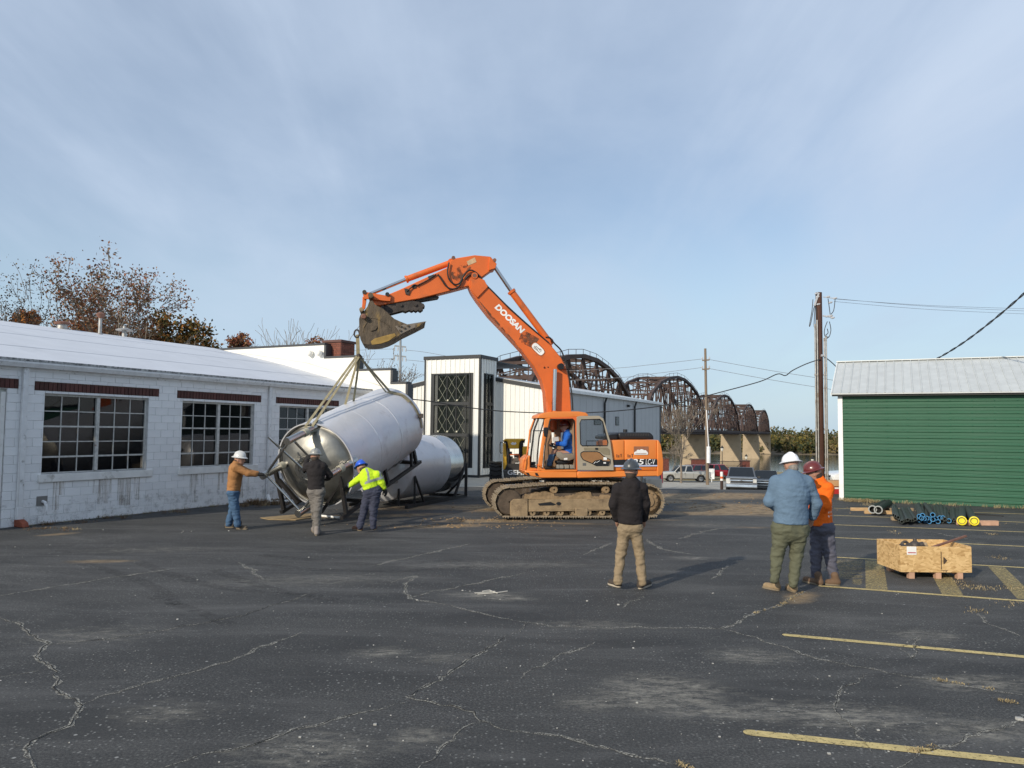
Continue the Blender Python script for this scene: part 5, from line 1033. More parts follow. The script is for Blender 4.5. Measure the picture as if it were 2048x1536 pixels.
# slings and shackle
M_sling = M('webbing_sling', (.30, .26, .16), .85, var=.25, scale=8, bump=.3, bscale=60)
def wp0(px): return X(px, 0)
RGD = EXO[1]-.75
hook = X(qB(180, 950), 0); mas = X((717.5, 712), 0)
slg = thing('lifting_sling', 'worn tan webbing lifting slings from bucket eye to the tank', 'sling', mas)
def web(pts, w, nm='strap', tw=A(1, .2, 0)):
    m = MB(); 
    for a_, b_ in zip(pts[:-1], pts[1:]): m.beam(a_, b_, w, .012, np.cross(unit(b_-a_), tw))
    return m.build(nm, M_sling, slg)
web([hook+Z*.06, mas], .07); web([hook+Z*.05+EF*.03, mas+EF*.04], .05)
m = MB(); m.ball(mas+Z*.01, .06, 10); m.tube([mas+A(.07*math.cos(t), 0, .07*math.sin(t)-.03) for t in np.linspace(0, 2*math.pi, 13)], .018, 6); m.build('master_ring', M_thb, slg, smooth=50)
lt = ends[0]+TA*(LL-.16)
web([mas+EF*.05, lt+EF*.13+Z*.09, lt+EF*.12-Z*.08], .06); web([mas-EF*.02, lt-EF*.03+Z*.1, lt-EF*.02-Z*.12], .06)
def circ(s, ang, ex_=.02): a = math.radians(ang); return KP(s, (TR_+ex_)*math.cos(a), (TR_+ex_)*math.sin(a))
fs = 3.62
web([mas, circ(fs-.25, 72, .04), circ(fs, 55), circ(fs, 40), circ(fs, 25), circ(fs+.02, 12), circ(fs+.03, -5)], .085, tw=TA); web([mas+EL*.05, circ(fs-.4, 74, .05), circ(fs-.1, 56), circ(fs-.08, 40)], .05, tw=TA)
m = MB(); k_ = circ(fs+.02, 14, .05); m.box(k_-A(.06, .06, .06), k_+A(.07, .06, .06)); m.build('ratchet', M_thb, slg, bevel=.01)
web([mas, circ(1.9, 100, .0)], .06); web([mas-EF*.03, circ(2.2, 96, .0)], .055)

# ------------------------------------------------------------------ second tank lying on its cradle
N2, F2 = A(-3.78, 22.7, 1.12), A(-2.52, 26.4, 1.12); A2 = unit(F2-N2); X2 = unit(np.cross(A2, Z)); L2_ = np.linalg.norm(F2-N2); R2 = .965
t2 = thing('lying_tank', 'second white wrapped tank with bare steel end band lying on a black cradle', 'tank', N2-Z*1.1)
m = MB(); m.lathe([(.001, -.35), (.25, -.34), (.6, -.25), (.85, -.12), (R2, 0), (R2, L2_*.72), (R2+.006, L2_*.725)], N2, A2, 64); m.build('shell', M_wrap, t2, smooth=40)
m = MB(); m.lathe([(R2+.004, L2_*.725), (R2+.004, L2_-.3), (R2+.006, L2_-.29), (R2+.004, L2_), (R2-.02, L2_+.02), (R2*.9, L2_+.05), (.001, L2_+.28)], N2, A2, 64); m.build('steel_band', M('shiny_steel_band', (.50, .49, .47), .2, 1., var=.1, scale=2, bump=.12, bscale=2), t2, smooth=40)
cr2 = None
def b2(s, x, y): return N2+A2*s+X2*x+Z*(y-N2[2])
first = None
for a_, b_, w_2 in (((-.3, .95, .05), (L2_+.3, .95, .05), .09), ((-.3, -.95, .05), (L2_+.3, -.95, .05), .09), ((L2_+.25, -.95, .05), (L2_+.25, .95, .05), .09), ((L2_+.2, .98, .05), (L2_+.2, .98, 1.15), .1), ((L2_+.2, -.98, .05), (L2_+.2, -.98, 1.15), .1), ((L2_+.15, .96, 1.1), (L2_-.75, .96, .06), .07), ((L2_+.17, .97, .75), (L2_+.17, .3, .08), .07), ((1.2, .95, .05), (1.2, -.95, .05), .09), ((.2, .96, .05), (.2, .96, .9), .06), ((.2, .96, .9), (.9, .96, .05), .05), ((-.1, .6, .05), (-.1, .6, .75), .06)):
    m = MB(); m.beam(b2(*a_), b2(*b_), w_2, w_2)
    if first is None: first = m.build('cradle', M_crad, t2)
    else: m.build('cradle_bar', M_crad, first)
for x, y in ((.55, .35), (-.55, .35), (.55, -.35), (-.55, -.35)): m = MB(); m.tube([N2+A2*-.1+X2*x+Z*y, N2-A2*.95+X2*x+Z*y], .07, 14); m.build('leg', M_ss2, t2, smooth=40)
# ------------------------------------------------------------------ people: soft implicit bodies turned into one skin each
def nets(prims, h):
    """prims: ('c',a,ra,b,rb,k,squash,face) tapered capsules, ('cut',p,n). Returns verts, quads (surface nets)."""
    caps = [p for p in prims if p[0] == 'c']; pad = .09
    lo = np.min([np.minimum(p[1]-p[2], p[3]-p[4]) for p in caps], 0)-pad; hi = np.max([np.maximum(p[1]+p[2], p[3]+p[4]) for p in caps], 0)+pad
    n = np.ceil((hi-lo)/h).astype(int)+1; ax = [lo[i]+h*np.arange(n[i]) for i in range(3)]; d = np.full(n, .5, np.float32)
    for p in prims:
        if p[0] == 'cut':
            q = (ax[0][:, None, None]-p[1][0])*p[2][0]+(ax[1][None, :, None]-p[1][1])*p[2][1]+(ax[2][None, None, :]-p[1][2])*p[2][2]; d = np.maximum(d, q.astype(np.float32)); continue
        _, a, ra, b, rb, k, sq, fc = p; m = k+2*h; r_ = max(ra, rb); l2 = np.minimum(a, b)-r_-m; h2 = np.maximum(a, b)+r_+m
        i0 = np.maximum(0, np.floor((l2-lo)/h).astype(int)); i1 = np.minimum(n, np.ceil((h2-lo)/h).astype(int)+1); s = tuple(slice(i0[i], i1[i]) for i in range(3))
        px, py, pz = ax[0][s[0]][:, None, None], ax[1][s[1]][None, :, None], ax[2][s[2]][None, None, :]
        ab = b-a; L2 = max(1e-9, ab @ ab); t = np.clip(((px-a[0])*ab[0]+(py-a[1])*ab[1]+(pz-a[2])*ab[2])/L2, 0, 1)
        vx, vy, vz = px-a[0]-t*ab[0], py-a[1]-t*ab[1], pz-a[2]-t*ab[2]; r2 = vx*vx+vy*vy+vz*vz
        if sq != 1: f = vx*fc[0]+vy*fc[1]+vz*fc[2]; r2 = r2+f*f*(1/sq**2-1)
        q = (np.sqrt(r2)-(ra+(rb-ra)*t)).astype(np.float32)*(min(1, sq) if sq != 1 else 1)
        o = d[s]; hh = np.clip(.5+.5*(o-q)/k, 0, 1); d[s] = o*(1-hh)+q*hh-k*hh*(1-hh)
    ins = d < 0; c = [slice(0, -1), slice(1, None)]; cnt = np.zeros(np.array(n)-1, np.float32); acc = np.zeros(tuple(np.array(n)-1)+(3,), np.float32)
    cor = {(i, j, k): d[c[i], c[j], c[k]] for i in (0, 1) for j in (0, 1) for k in (0, 1)}
    for e in range(3):
        for u in (0, 1):
            for v in (0, 1):
                k0 = [0, 0, 0]; o = [x for x in range(3) if x != e]; k0[o[0]] = u; k0[o[1]] = v; k1 = list(k0); k1[e] = 1; d0, d1 = cor[tuple(k0)], cor[tuple(k1)]; x = (d0 < 0) != (d1 < 0)
                t = np.where(x, d0/np.where(x, d0-d1, 1), 0); cnt += x
                for w in range(3): acc[..., w] += x*(t if w == e else k0[w])
    act = cnt > 0; idx = -np.ones(act.shape, int); I = np.argwhere(act); idx[act] = np.arange(len(I)); V = lo+h*(I+acc[act]/cnt[act][:, None]); F = []
    for e in range(3):
        o = [x for x in range(3) if x != e]; a = [slice(None)]*3; b = [slice(None)]*3; a[e] = slice(0, -1); b[e] = slice(1, None); x = ins[tuple(a)] != ins[tuple(b)]; g = np.argwhere(x)
        g = g[(g[:, o[0]] > 0) & (g[:, o[1]] > 0) & (g[:, o[0]] < n[o[0]]-1) & (g[:, o[1]] < n[o[1]]-1)]; fl = ins[tuple(a)][tuple(g.T)]; q = []
        for du, dv in ((0, 0), (1, 0), (1, 1), (0, 1)): gg = g.copy(); gg[:, o[0]] -= 1-du; gg[:, o[1]] -= 1-dv; q.append(idx[tuple(gg.T)])
        q = np.stack(q, -1); flip = fl if e != 1 else ~fl; q[~flip] = q[~flip][:, ::-1]; F.append(q)
    return V, np.concatenate(F)
def skin(name, prims, h, mat, parent, wr=0., wscale=14, smooth_it=2, select=None):
    V, F = nets(prims, h); F = F[(F >= 0).all(1)]
    for _ in range(smooth_it):
        s = np.zeros_like(V); c = np.zeros(len(V))
        for i in range(4):
            for j in (1, 3): np.add.at(s, F[:, i], V[F[:, (i+j) % 4]]); np.add.at(c, F[:, i], 1)
        V = V*.5+.5*s/np.maximum(c, 1)[:, None]
    if wr:
        nr = np.zeros_like(V); q = np.cross(V[F[:, 2]]-V[F[:, 0]], V[F[:, 3]]-V[F[:, 1]])
        for i in range(4): np.add.at(nr, F[:, i], q)
        nr /= np.linalg.norm(nr, axis=1)[:, None]+1e-9
        k = wscale; d_ = [(.7*mnoise.noise(Vector((p[0]*k, p[1]*k, p[2]*k*1.6)))+1.5*(.25-abs(mnoise.noise(Vector((p[0]*k*.9+7+p[2]*3, p[1]*k*.9, p[2]*k*2.1)))))+.5*(.2-abs(mnoise.noise(Vector((p[0]*k*2+3-p[2]*6, p[1]*k*2, p[2]*k*3.5)))))) for p in V]; nr[:, 2] *= .15; V = V+nr*(np.array(d_)*wr)[:, None]
    me = bpy.data.meshes.new(name); o_ = np.array(worldpos(parent)); me.from_pydata((V-o_).tolist(), [], F.tolist()); me.polygons.foreach_set('use_smooth', [True]*len(F))
    for mt in (mat if isinstance(mat, (list, tuple)) else [mat]): me.materials.append(mt)
    if select is not None: me.polygons.foreach_set('material_index', [int(x) for x in select(V[F].mean(1))])
    ob = bpy.data.objects.new(name, me); COL.objects.link(ob); ob.parent = parent; return ob
M_skin = M('skin', (.42, .23, .16), .55, var=.10, scale=12); M_hair = M('dark_hair', (.05, .035, .025), .8, var=.3, scale=40); M_ghair = M('grey_hair', (.22, .2, .18), .8, var=.3, scale=40)
def cloth(n, c, **k): return M(n, c, .9, var=.09, scale=5, bump=.7, bscale=22, spec=.25, **k)
M_soleb = M('boot_sole', (.20, .16, .11), .9)
def person(label, J, face, hi, jacket, trousers, boot, hat, glove=None, girth=1., hood=True, hair=M_hair, look=None, hat_tilt=0., jr=1., hem=None, group=None, hatname='hard_hat', feet=None, select=None, jmats=None, ratchet=True, handdir=None, tr=1., sole=None, extra=None):
    g = girth; face = unit(face); look = unit(face if look is None else look); side = np.cross(face, Z); base = (J['anL']+J['anR'])/2
    if feet: base = (feet[0][0]+feet[1][0])/2
    P = thing('person', label, 'person', A(base[0], base[1], min(feet[0][0][2], feet[1][0][2]) if feet else base[2]-.1), group)
    C = lambda a, ra, b, rb, k=.04, sq=1., fc=face: ('c', np.array(a, float), ra, np.array(b, float), rb, k, sq, np.array(fc, float))
    hd = J['hed']; lk = look; ls = unit(np.cross(lk, Z)); lu = np.cross(ls, lk)
    pel = (J['hipL']+J['hipR'])/2; spine = J['nek']-pel; up = unit(spine); che = pel+spine*.66; wai = pel+spine*.25; fb = unit(face-up*np.dot(face, up))
    # body
    b = [C(pel, .105*g, che, .115*g, .06, .75, fb), C(J['shL'], .06, J['shR'], .06, .06), C(che, .1, J['nek'], .06), C(J['nek']-up*.02, .058, hd-lu*.06+lk*-.02, .056, .03),
         C(hd+lu*.03-lk*.015, .092, hd+lu*.02-lk*.03, .09, .03), C(hd-lu*.05+lk*.03, .066, hd+lu*.0+lk*.02, .078, .04), C(hd-lu*.095+lk*.055, .032, hd-lu*.085+lk*.03, .045, .03),
         C(hd+lu*.012+lk*.098, .011, hd-lu*.028+lk*.112, .016, .012), C(hd+lu*.03+lk*.082-ls*.03, .013, hd+lu*.03+lk*.082+ls*.03, .013, .02), C(hd-lu*.062+lk*.092-ls*.018, .008, hd-lu*.062+lk*.092+ls*.018, .008, .01)]
    for s in (-1, 1): b.append(C(hd+ls*s*.084-lk*.015+lu*.012, .018, hd+ls*s*.082-lk*.01-lu*.03, .013, .008))
    for q in 'LR':
        b += [C(J['sh'+q], .05, J['el'+q], .042, .03), C(J['el'+q], .042, J['wr'+q], .028, .03), C(J['hip'+q], .075, J['kn'+q], .052, .04), C(J['kn'+q], .05, J['an'+q], .038, .03)]
    gl = []; hand = []
    for q, s in (('L', -1), ('R', 1)):
        w = J['wr'+q]; d = unit(J['ha'+q]-w) if 'ha'+q in J else unit(w-J['el'+q]); nrm = unit(np.cross(d, side*s) if abs(np.dot(d, side)) < .9 else np.cross(d, Z)); acr = unit(np.cross(nrm, d)); knu = w+d*.085
        inw = unit(-side*s-d*np.dot(-side*s, d)) if abs(np.dot(d, side)) < .9 else face
        hand += [C(w, .028, w+d*.03, .032, .02), C(w+d*.03-acr*.018, .021, knu-acr*.022, .017, .012), C(w+d*.03+acr*.018, .021, knu+acr*.022, .017, .012)]
        for k, (o_, ln) in enumerate(((-.030, .070), (-.010, .082), (.010, .078), (.029, .060))):
            a_ = knu+acr*o_; m_ = a_+d*ln*.5+inw*.012; e_ = m_+d*ln*.32+inw*.035; hand += [C(a_, .0105, m_, .0098, .005), C(m_, .0098, e_, .0085, .005)]
        ta = w+d*.035-acr*.028; tb = ta+d*.035-acr*.03+inw*.012; tc_ = tb+d*.03+inw*.02; hand += [C(ta, .014, tb, .012, .008), C(tb, .012, tc_, .010, .005)]
    if feet:
        for (he, to) in feet: b.append(C(he*.62+to*.38+Z*.06, .030, to*.7+he*.3+Z*.042, .026, .02))
    skin('body', b+hand, .0105, M_skin, P, smooth_it=1)
    if glove:
        nh = len(hand)//2
        for q, hs_ in (('L', hand[:nh]), ('R', hand[nh:])):
            w = J['wr'+q]; d = unit(w-J['el'+q]); skin('glove', [C(p[1], p[2]+.005, p[3], p[4]+.005, p[5]) for p in hs_]+[C(w-d*.07, .042, w, .036, .02)], .011, glove, P, smooth_it=1)
    for s in (-1, 1):
        m = MB(); m.ball(hd+lu*.012+lk*.088+ls*s*.032, .011, 8); m.build('eye', M('eye', (.05, .04, .035), .3), P, smooth=60)
    # trousers
    t = [C(J['hipL'], .118*g*tr, J['hipR'], .118*g*tr, .05, .92, fb), C(pel+up*.02, .145*g, wai, .14*g, .05, .78, fb)]
    for q in 'LR': t += [C(J['hip'+q]-up*.03, .108*g*tr, J['kn'+q], .082*tr*(.6+.4*g), .045), C(J['kn'+q], .082*tr*(.6+.4*g), J['an'+q]+Z*.0, .074*tr, .04)]
    t.append(('cut', A(0, 0, P.location.z+.055), A(0, 0, -1))); t.append(('cut', pel+up*((hem if hem is not None else .02)+.05), up))
    skin('trousers', t, .0145, trousers, P, wr=.017, wscale=8)
    m = MB(); m.lathe([(.148*g, 0), (.152*g, .0), (.152*g, .04), (.148*g, .04)], wai-up*.02, up, 28, sy=1, sx=1, xdir=side); 
    # jacket
    hz = pel+up*(hem if hem is not None else .02)
    j = [C(pel+up*.0, .158*g*jr, che, .168*g*jr, .05, .78, fb), C(che, .165*g*jr, che+up*.08, .15*g*jr, .05, .78, fb), C(hz+up*.0, .160*g*jr, hz+up*.03, .160*g*jr, .012, .80, fb), ('cut', hz, -up), C(J['shL'], .078*(.5+.5*g)*jr, J['shR'], .078*(.5+.5*g)*jr, .06)]
    for q in 'LR': j += [C(J['sh'+q], .082*(.5+.5*g)*jr, J['el'+q], .066*(.5+.5*g)*jr, .03), C(J['el'+q], .066*(.5+.5*g)*jr, J['wr'+q]+(J['el'+q]-J['wr'+q])*.18, .058*(.6+.4*g)*jr, .03), C(J['wr'+q]+(J['el'+q]-J['wr'+q])*.2, .048, J['wr'+q]+(J['el'+q]-J['wr'+q])*.08, .044, .008)]
    nk = J['nek']; j.append(C(che+up*.1, .12, nk+up*.0, .088, .05))
    if hood:
        nk = nk-up*.05; bk = nk-fb*.085-up*.04
        j += [C(nk-side*.085+up*.035, .038, bk-side*.05+up*.02, .048, .03), C(nk+side*.085+up*.035, .038, bk+side*.05+up*.02, .048, .03), C(bk-side*.05+up*.02, .048, bk+side*.05+up*.02, .048, .03), C(bk-side*.05-up*.015, .055, bk-up*.10-fb*.01, .052, .02), C(bk+side*.05-up*.015, .055, bk-up*.10-fb*.01, .052, .02), C(nk-side*.08+up*.02, .03, nk+fb*.08-up*.02, .03, .03), C(nk+side*.08+up*.02, .03, nk+fb*.08-up*.02, .03, .03)]
    jk = skin('jacket', j, .0145, jmats or jacket, P, wr=.011, wscale=5.5, select=(lambda c: select(c, dict(pel=pel, up=up, side=side, fb=fb, che=che, nek=nk))) if select else None)
    # boots
    for he, to in (feet or ()):
        d = unit(to-he); sd_ = np.cross(d, Z); L_ = np.linalg.norm(to-he); z0 = he[2]
        bp = [C(he+d*.03+Z*.05, .047, to-d*.055+Z*.04, .043, .02), C(he+d*.05+Z*.06, .05, he+d*.07+Z*.15, .056, .03), C(to-d*.10+Z*.045, .047, to-d*.06+Z*.042, .044, .02), ('cut', A(0, 0, z0+.018), A(0, 0, -1))]
        bo_ = skin('boot', bp, .012, boot, P, smooth_it=1)
        m = MB(); out_ = []
        for k in range(20):
            a = 2*math.pi*k/20; e = lambda v: math.copysign(abs(v)**.7, v); out_.append(he+d*(L_/2+(L_/2+.004)*e(math.cos(a)))+sd_*(.048+.004*math.cos(a))*e(math.sin(a))+Z*.002)
        m.prism(out_, Z*.026); m.build('sole', sole or M_soleb, bo_, bevel=.004)
    # hair and hard hat
    hp = [C(hd+lu*.02-lk*.025, .094, hd-lu*.045-lk*.045, .072, .03), ('cut', hd+lk*.03, lk)]
    skin('hair', hp, .012, hair, P, smooth_it=1)
    hn = unit(lu-lk*hat_tilt); hf = unit(lk-hn*np.dot(lk, hn)); hs = np.cross(hf, hn); hc = hd+lu*.045-lk*.01
    m = MB(); prof = [(.168, -.008), (.172, .0), (.15, .012), (.128, .022)]+[(.128*math.cos(a), .022+.118*math.sin(a)) for a in np.linspace(.12, 1.5, 8)]+[(.001, .141)]
    m.lathe(prof, hc, hn, 36, xdir=hs, sx=.88, sy=1.06); hh_ = m.build(hatname, hat, P, smooth=50)
    m = MB(); m.lathe([(.165, -.008), (.12, .0), (.119, .03)], hc, hn, 36, xdir=hs, sx=.88, sy=1.06); m.build('brim_underside', hat, hh_, smooth=50)
    m = MB(); m.tube([hc+hn*(.022+.121*math.sin(a))+hf*.133*math.cos(a) for a in np.linspace(.5, 2.65, 14)], .011, 6); m.build('ridge', hat, hh_, smooth=60)
    if ratchet:
        m = MB(); m.lathe([(.100, -.035), (.104, -.035), (.104, -.012), (.10, -.012)], hc, hn, 28, xdir=hs, sx=.88, sy=1.0); m.build('headband', M_blk, hh_, smooth=50)
    return P
def jd(q, base): return lambda x, y, dd=0.: D(q(x, y), base+dd)
def ft(q, hx, hy, tx, ty): return (G(q(hx, hy)), G(q(tx, ty)))
HAT = lambda n, c, r=.35: M(n, c, r, var=.06, scale=10, coat=.3)
# man in the black hooded sweater
h = jd(qH, 11.1)
person('person in a black hooded sweater and khaki trousers standing with back turned', dict(hed=h(322, 225, .02), nek=h(318, 312), shL=h(188, 396), shR=h(428, 396), elL=h(138, 560, .02), elR=h(468, 560, .02), wrL=h(178, 725, -.02-.16+.34), wrR=h(446, 725, .16), hipL=h(258, 790), hipR=h(365, 790), knL=h(212, 1060, .05), knR=h(405, 1060, .05), anL=h(183, 1345), anR=h(432, 1352)), (.05, 1, 0), None,
       cloth('black_sweater', (.020, .017, .018)), cloth('khaki_cloth', (.27, .205, .13)), M('brown_shoe', (.055, .042, .032), .8), HAT('charcoal_hat', (.055, .062, .068)), feet=[ft(qH, 205, 1412, 92, 1376), ft(qH, 402, 1428, 512, 1384)], look=(.45, 1, -.02), hem=.045, girth=1.0, tr=.86, jr=1.05, sole=M('pale_sole', (.42, .36, .28), .9))
# stout man in the blue hooded sweater
h = jd(qM, 11.0)
person('person in a blue hooded sweater and olive trousers looking down, white helmet', dict(hed=h(405, 205, .05), nek=h(418, 285), shL=h(262, 372), shR=h(556, 372), elL=h(196, 560, .02), elR=h(655, 575, .02), wrL=h(290, 640, .32), wrR=h(612, 730, .14), haR=h(600, 790, .16), hipL=h(322, 830), hipR=h(478, 830), knL=h(268, 1090, .03), knR=h(462, 1090, .05), anL=h(240, 1330), anR=h(428, 1375)), (-.12, 1, 0), None,
       cloth('blue_sweater', (.12, .185, .265)), cloth('olive_cloth', (.115, .118, .078)), M('tan_boot', (.28, .20, .115), .85, var=.2, scale=15), HAT('white_hat', (.80, .80, .82)), feet=[ft(qM, 292, 1448, 128, 1416), ft(qM, 448, 1466, 366, 1425)], look=(-.30, 1, -.35), hem=.07, girth=1.52, tr=.86, hair=M_ghair, hat_tilt=.12)
# man in orange
h = jd(qM, 11.75)
def back_print(c, f):
    r = c-f['pel']; u = r @ f['up']; s = r @ f['side']; d = r @ f['fb']
    bars = (np.abs(s) < .13) & (d < -.02) & (((u > .30) & (u < .37)) | ((u > .22) & (u < .25)) | ((u > .17) & (u < .19))) & ((np.floor(s*38) % 2) == 0)
    ringm = (d < -.02) & (np.abs(np.hypot(s, (u-.40))-.13) < .012) & (u > .40)
    return bars | ringm
person('person in an orange hooded sweater and maroon helmet facing the blue sweater', dict(hed=h(628, 285, .03), nek=h(690, 352, .02), shL=h(655, 435, .22), shR=h(775, 428, -.14), elL=h(640, 600, .30), elR=h(752, 600, -.16), wrL=h(585, 720, .24), wrR=h(625, 745, -.02), hipL=h(672, 815, .09), hipR=h(752, 815, -.06), knL=h(655, 1080, .08), knR=h(790, 1080, -.05), anL=h(655, 1345, .05), anR=h(838, 1345, -.05)), (-.82, .55, 0), None,
       cloth('orange_sweater', (.82, .145, .012)), cloth('slate_cloth', (.105, .105, .135)), M('brown_boot', (.14, .085, .05), .85), HAT('maroon_hat', (.13, .022, .02), .28), feet=[ft(qM, 712, 1398, 526, 1352), ft(qM, 890, 1394, 735, 1386)], look=(-.9, .35, -.30), hem=.03, girth=1.18, jmats=[cloth('orange_sweater', (.82, .145, .012)), M('sweater_print', (.75, .55, .45), .8)], select=back_print, tr=.95)
# man in the tan work jacket, arms stretched to the tank's leg
h = jd(g6, 17.25)
person('person in a tan work jacket and jeans holding the left tank leg, silver helmet', dict(hed=h(226, 222), nek=h(190, 268), shL=h(205, 312, .18), shR=h(178, 312, -.18), elL=h(335, 372, .16), elR=h(320, 378, -.14), wrL=h(440, 385, .10), wrR=h(425, 392, -.06), hipL=h(155, 580, .09), hipR=h(150, 580, -.09), knL=h(150, 770, .08), knR=h(172, 770, -.08), anL=h(100, 955, .06), anR=h(202, 960, -.06)), (1, .12, 0), None,
       cloth('tan_canvas', (.34, .165, .065)), cloth('blue_denim', (.06, .115, .20)), M('dusty_boot', (.12, .095, .07), .9), HAT('silver_hat', (.62, .62, .6), .3), glove=cloth('dark_glove', (.03, .028, .026)), feet=[ft(g6, 62, 998, 165, 1000), ft(g6, 188, 1014, 312, 1020)], look=(1, .1, -.12), hem=-.03, girth=1.15)
# man in black at the middle of the tank
h = jd(g6, 16.55)
person('person in a dark jacket and grey trousers guiding the tank end, sticker covered helmet', dict(hed=h(1085, 190, .03), nek=h(1092, 250), shL=h(1010, 300), shR=h(1172, 298), elL=h(975, 330, .22), elR=h(1250, 400, .12), wrL=h(985, 235, .36), wrR=h(1228, 440, .36), hipL=h(1060, 580), hipR=h(1130, 580), knL=h(1085, 800, .10), knR=h(1112, 790, -.02), anL=h(1088, 960, .28), anR=h(1098, 1030, -.05)), (-.05, 1, 0), None,
       cloth('dark_jacket', (.024, .021, .022)), cloth('grey_work_cloth', (.17, .155, .14)), M('grey_boot', (.22, .19, .17), .9), HAT('sticker_hat', (.30, .30, .28), .3), glove=cloth('dark_glove', (.03, .028, .026)), feet=[ft(g6, 1082, 1060, 1055, 1028), ft(g6, 1098, 1092, 1112, 1050)], look=(-.05, 1, -.1), hem=.03, girth=1.08)
# bent man in high visibility yellow
h = jd(g6, 16.9)
def tape(c, f):
    r = c-f['pel']; u = r @ f['up']; s = r @ f['side']; d = r @ f['fb']
    return ((np.abs(u-.20-.0*s) < .028) & (np.abs(s) < .2)) | ((np.abs(np.abs(s)-.13) < .024) & (u > .20) & (u < .50)) | ((np.abs(s) > .36) & (np.abs(s) < .42))
person('person in a high visibility yellow jacket bending to the tank, bright blue helmet', dict(hed=h(1605, 322, .12), nek=h(1668, 372, .02), shL=h(1632, 402, .12), shR=h(1790, 395, .02), elL=h(1555, 460, .12), elR=h(1835, 480, .05), wrL=h(1462, 525, .14), wrR=h(1870, 555, .10), hipL=h(1690, 575), hipR=h(1770, 578), knL=h(1640, 790, .06), knR=h(1748, 785, .04), anL=h(1588, 985), anR=h(1742, 985, .08)), (-.62, .78, 0), None,
       cloth('hivis_cloth', (.55, .78, .03)), cloth('navy_cloth', (.05, .055, .085)), M('red_brown_boot', (.16, .075, .045), .85), HAT('blue_hat', (.02, .10, .58), .3), glove=cloth('dark_glove', (.03, .028, .026)), feet=[ft(g6, 1612, 1036, 1508, 1020), ft(g6, 1768, 1024, 1722, 1014)], look=(-.7, .7, -.45), hem=.05, girth=1.12, jmats=[M_s for M_s in (cloth('hivis_cloth', (.55, .78, .03)), M('reflective_tape', (.32, .34, .33), .45))], select=tape)
# operator in the cab
h = lambda x, y, w: X(qE(x, y), w)
fz = h(480, 800, .95)[2]
person('person in a blue jacket and jeans driving the excavator from the cab seat', dict(hed=h(700, 285, .85), nek=h(735, 345, .85), shL=h(745, 385, 1.03), shR=h(745, 385, .67), elL=h(700, 500, 1.10), elR=h(690, 500, .62), wrL=h(590, 495, 1.06), wrR=h(585, 500, .66), hipL=h(755, 625, .95), hipR=h(755, 625, .75), knL=h(560, 595, 1.0), knR=h(560, 600, .68), anL=h(490, 770, 1.0), anR=h(500, 770, .68)), EF, None,
       cloth('bright_blue_cloth', (.02, .12, .50)), cloth('blue_denim', (.06, .115, .20)), M('dusty_boot', (.12, .095, .07), .9), HAT('maroon_hat', (.13, .022, .02), .28), feet=[(A(*h(505, 805, 1.0)), A(*h(440, 805, 1.0))), (A(*h(515, 805, .68)), A(*h(450, 805, .68)))], look=EF-Z*.1, hem=-.02, girth=1.05, hood=False)
# ------------------------------------------------------------------ trees
def leafmat(n, c, v=.35): return M(n, c, .75, var=v, scale=1.4, spec=.2)
M_bark = M('grey_bark', (.19, .16, .13), .9, var=.3, scale=8); M_barkd = M('dark_bark', (.07, .055, .045), .9, var=.3, scale=8); M_barkp = M('pale_twig', (.20, .165, .13), .9, var=.3, scale=4)
def leaves(mb, c, n, rad, size, rg, mi=lambda: 0):
    for _ in range(n):
        p = c+A(rg.gauss(0, 1), rg.gauss(0, 1), rg.gauss(0, .8))*rad; u = unit(A(rg.gauss(0, 1), rg.gauss(0, 1), rg.gauss(0, 1))); w = unit(np.cross(u, A(rg.gauss(0, 1), rg.gauss(0, 1), rg.gauss(0, 1)))); s = size*rg.uniform(.6, 1.3)
        mb.add([p-u*s, p-w*s*.6, p+u*s, p+w*s*.55], [(0, 1, 2, 3)], mi())
def grow(mb, tips, p, d, L_, r, dep, rg, spread, up, kids, minr=.012):
    n = 4 if dep > 2 else 3; pts = [p]; dd = d.copy(); rs = [r]
    for i in range(n):
        dd = unit(dd+A(rg.gauss(0, .13), rg.gauss(0, .13), rg.gauss(0, .10)+up)); pts.append(pts[-1]+dd*L_/n); rs.append(max(minr, r*(1-.45*(i+1)/n)))
    mb.tube(pts, rs, 6 if dep > 3 else 4 if dep > 1 else 3, caps=False)
    if dep <= 1: tips.append((pts[-1], dd)); tips.append((pts[len(pts)//2], dd))
    if dep == 0: return
    for k in range(rg.randint(*kids)):
        i = n if k == 0 else rg.randint(max(1, n-2), n); ang = rg.uniform(0, 6.28); sp = spread*rg.uniform(.6, 1.3); x = unit(np.cross(dd, A(rg.gauss(0, 1), rg.gauss(0, 1), .3))); nd = unit(dd*math.cos(sp)+x*math.sin(sp)+Z*.06)
        grow(mb, tips, pts[i], nd, L_*rg.uniform(.62, .86), rs[i]*rg.uniform(.62, .85), dep-1, rg, spread, up, kids, minr)
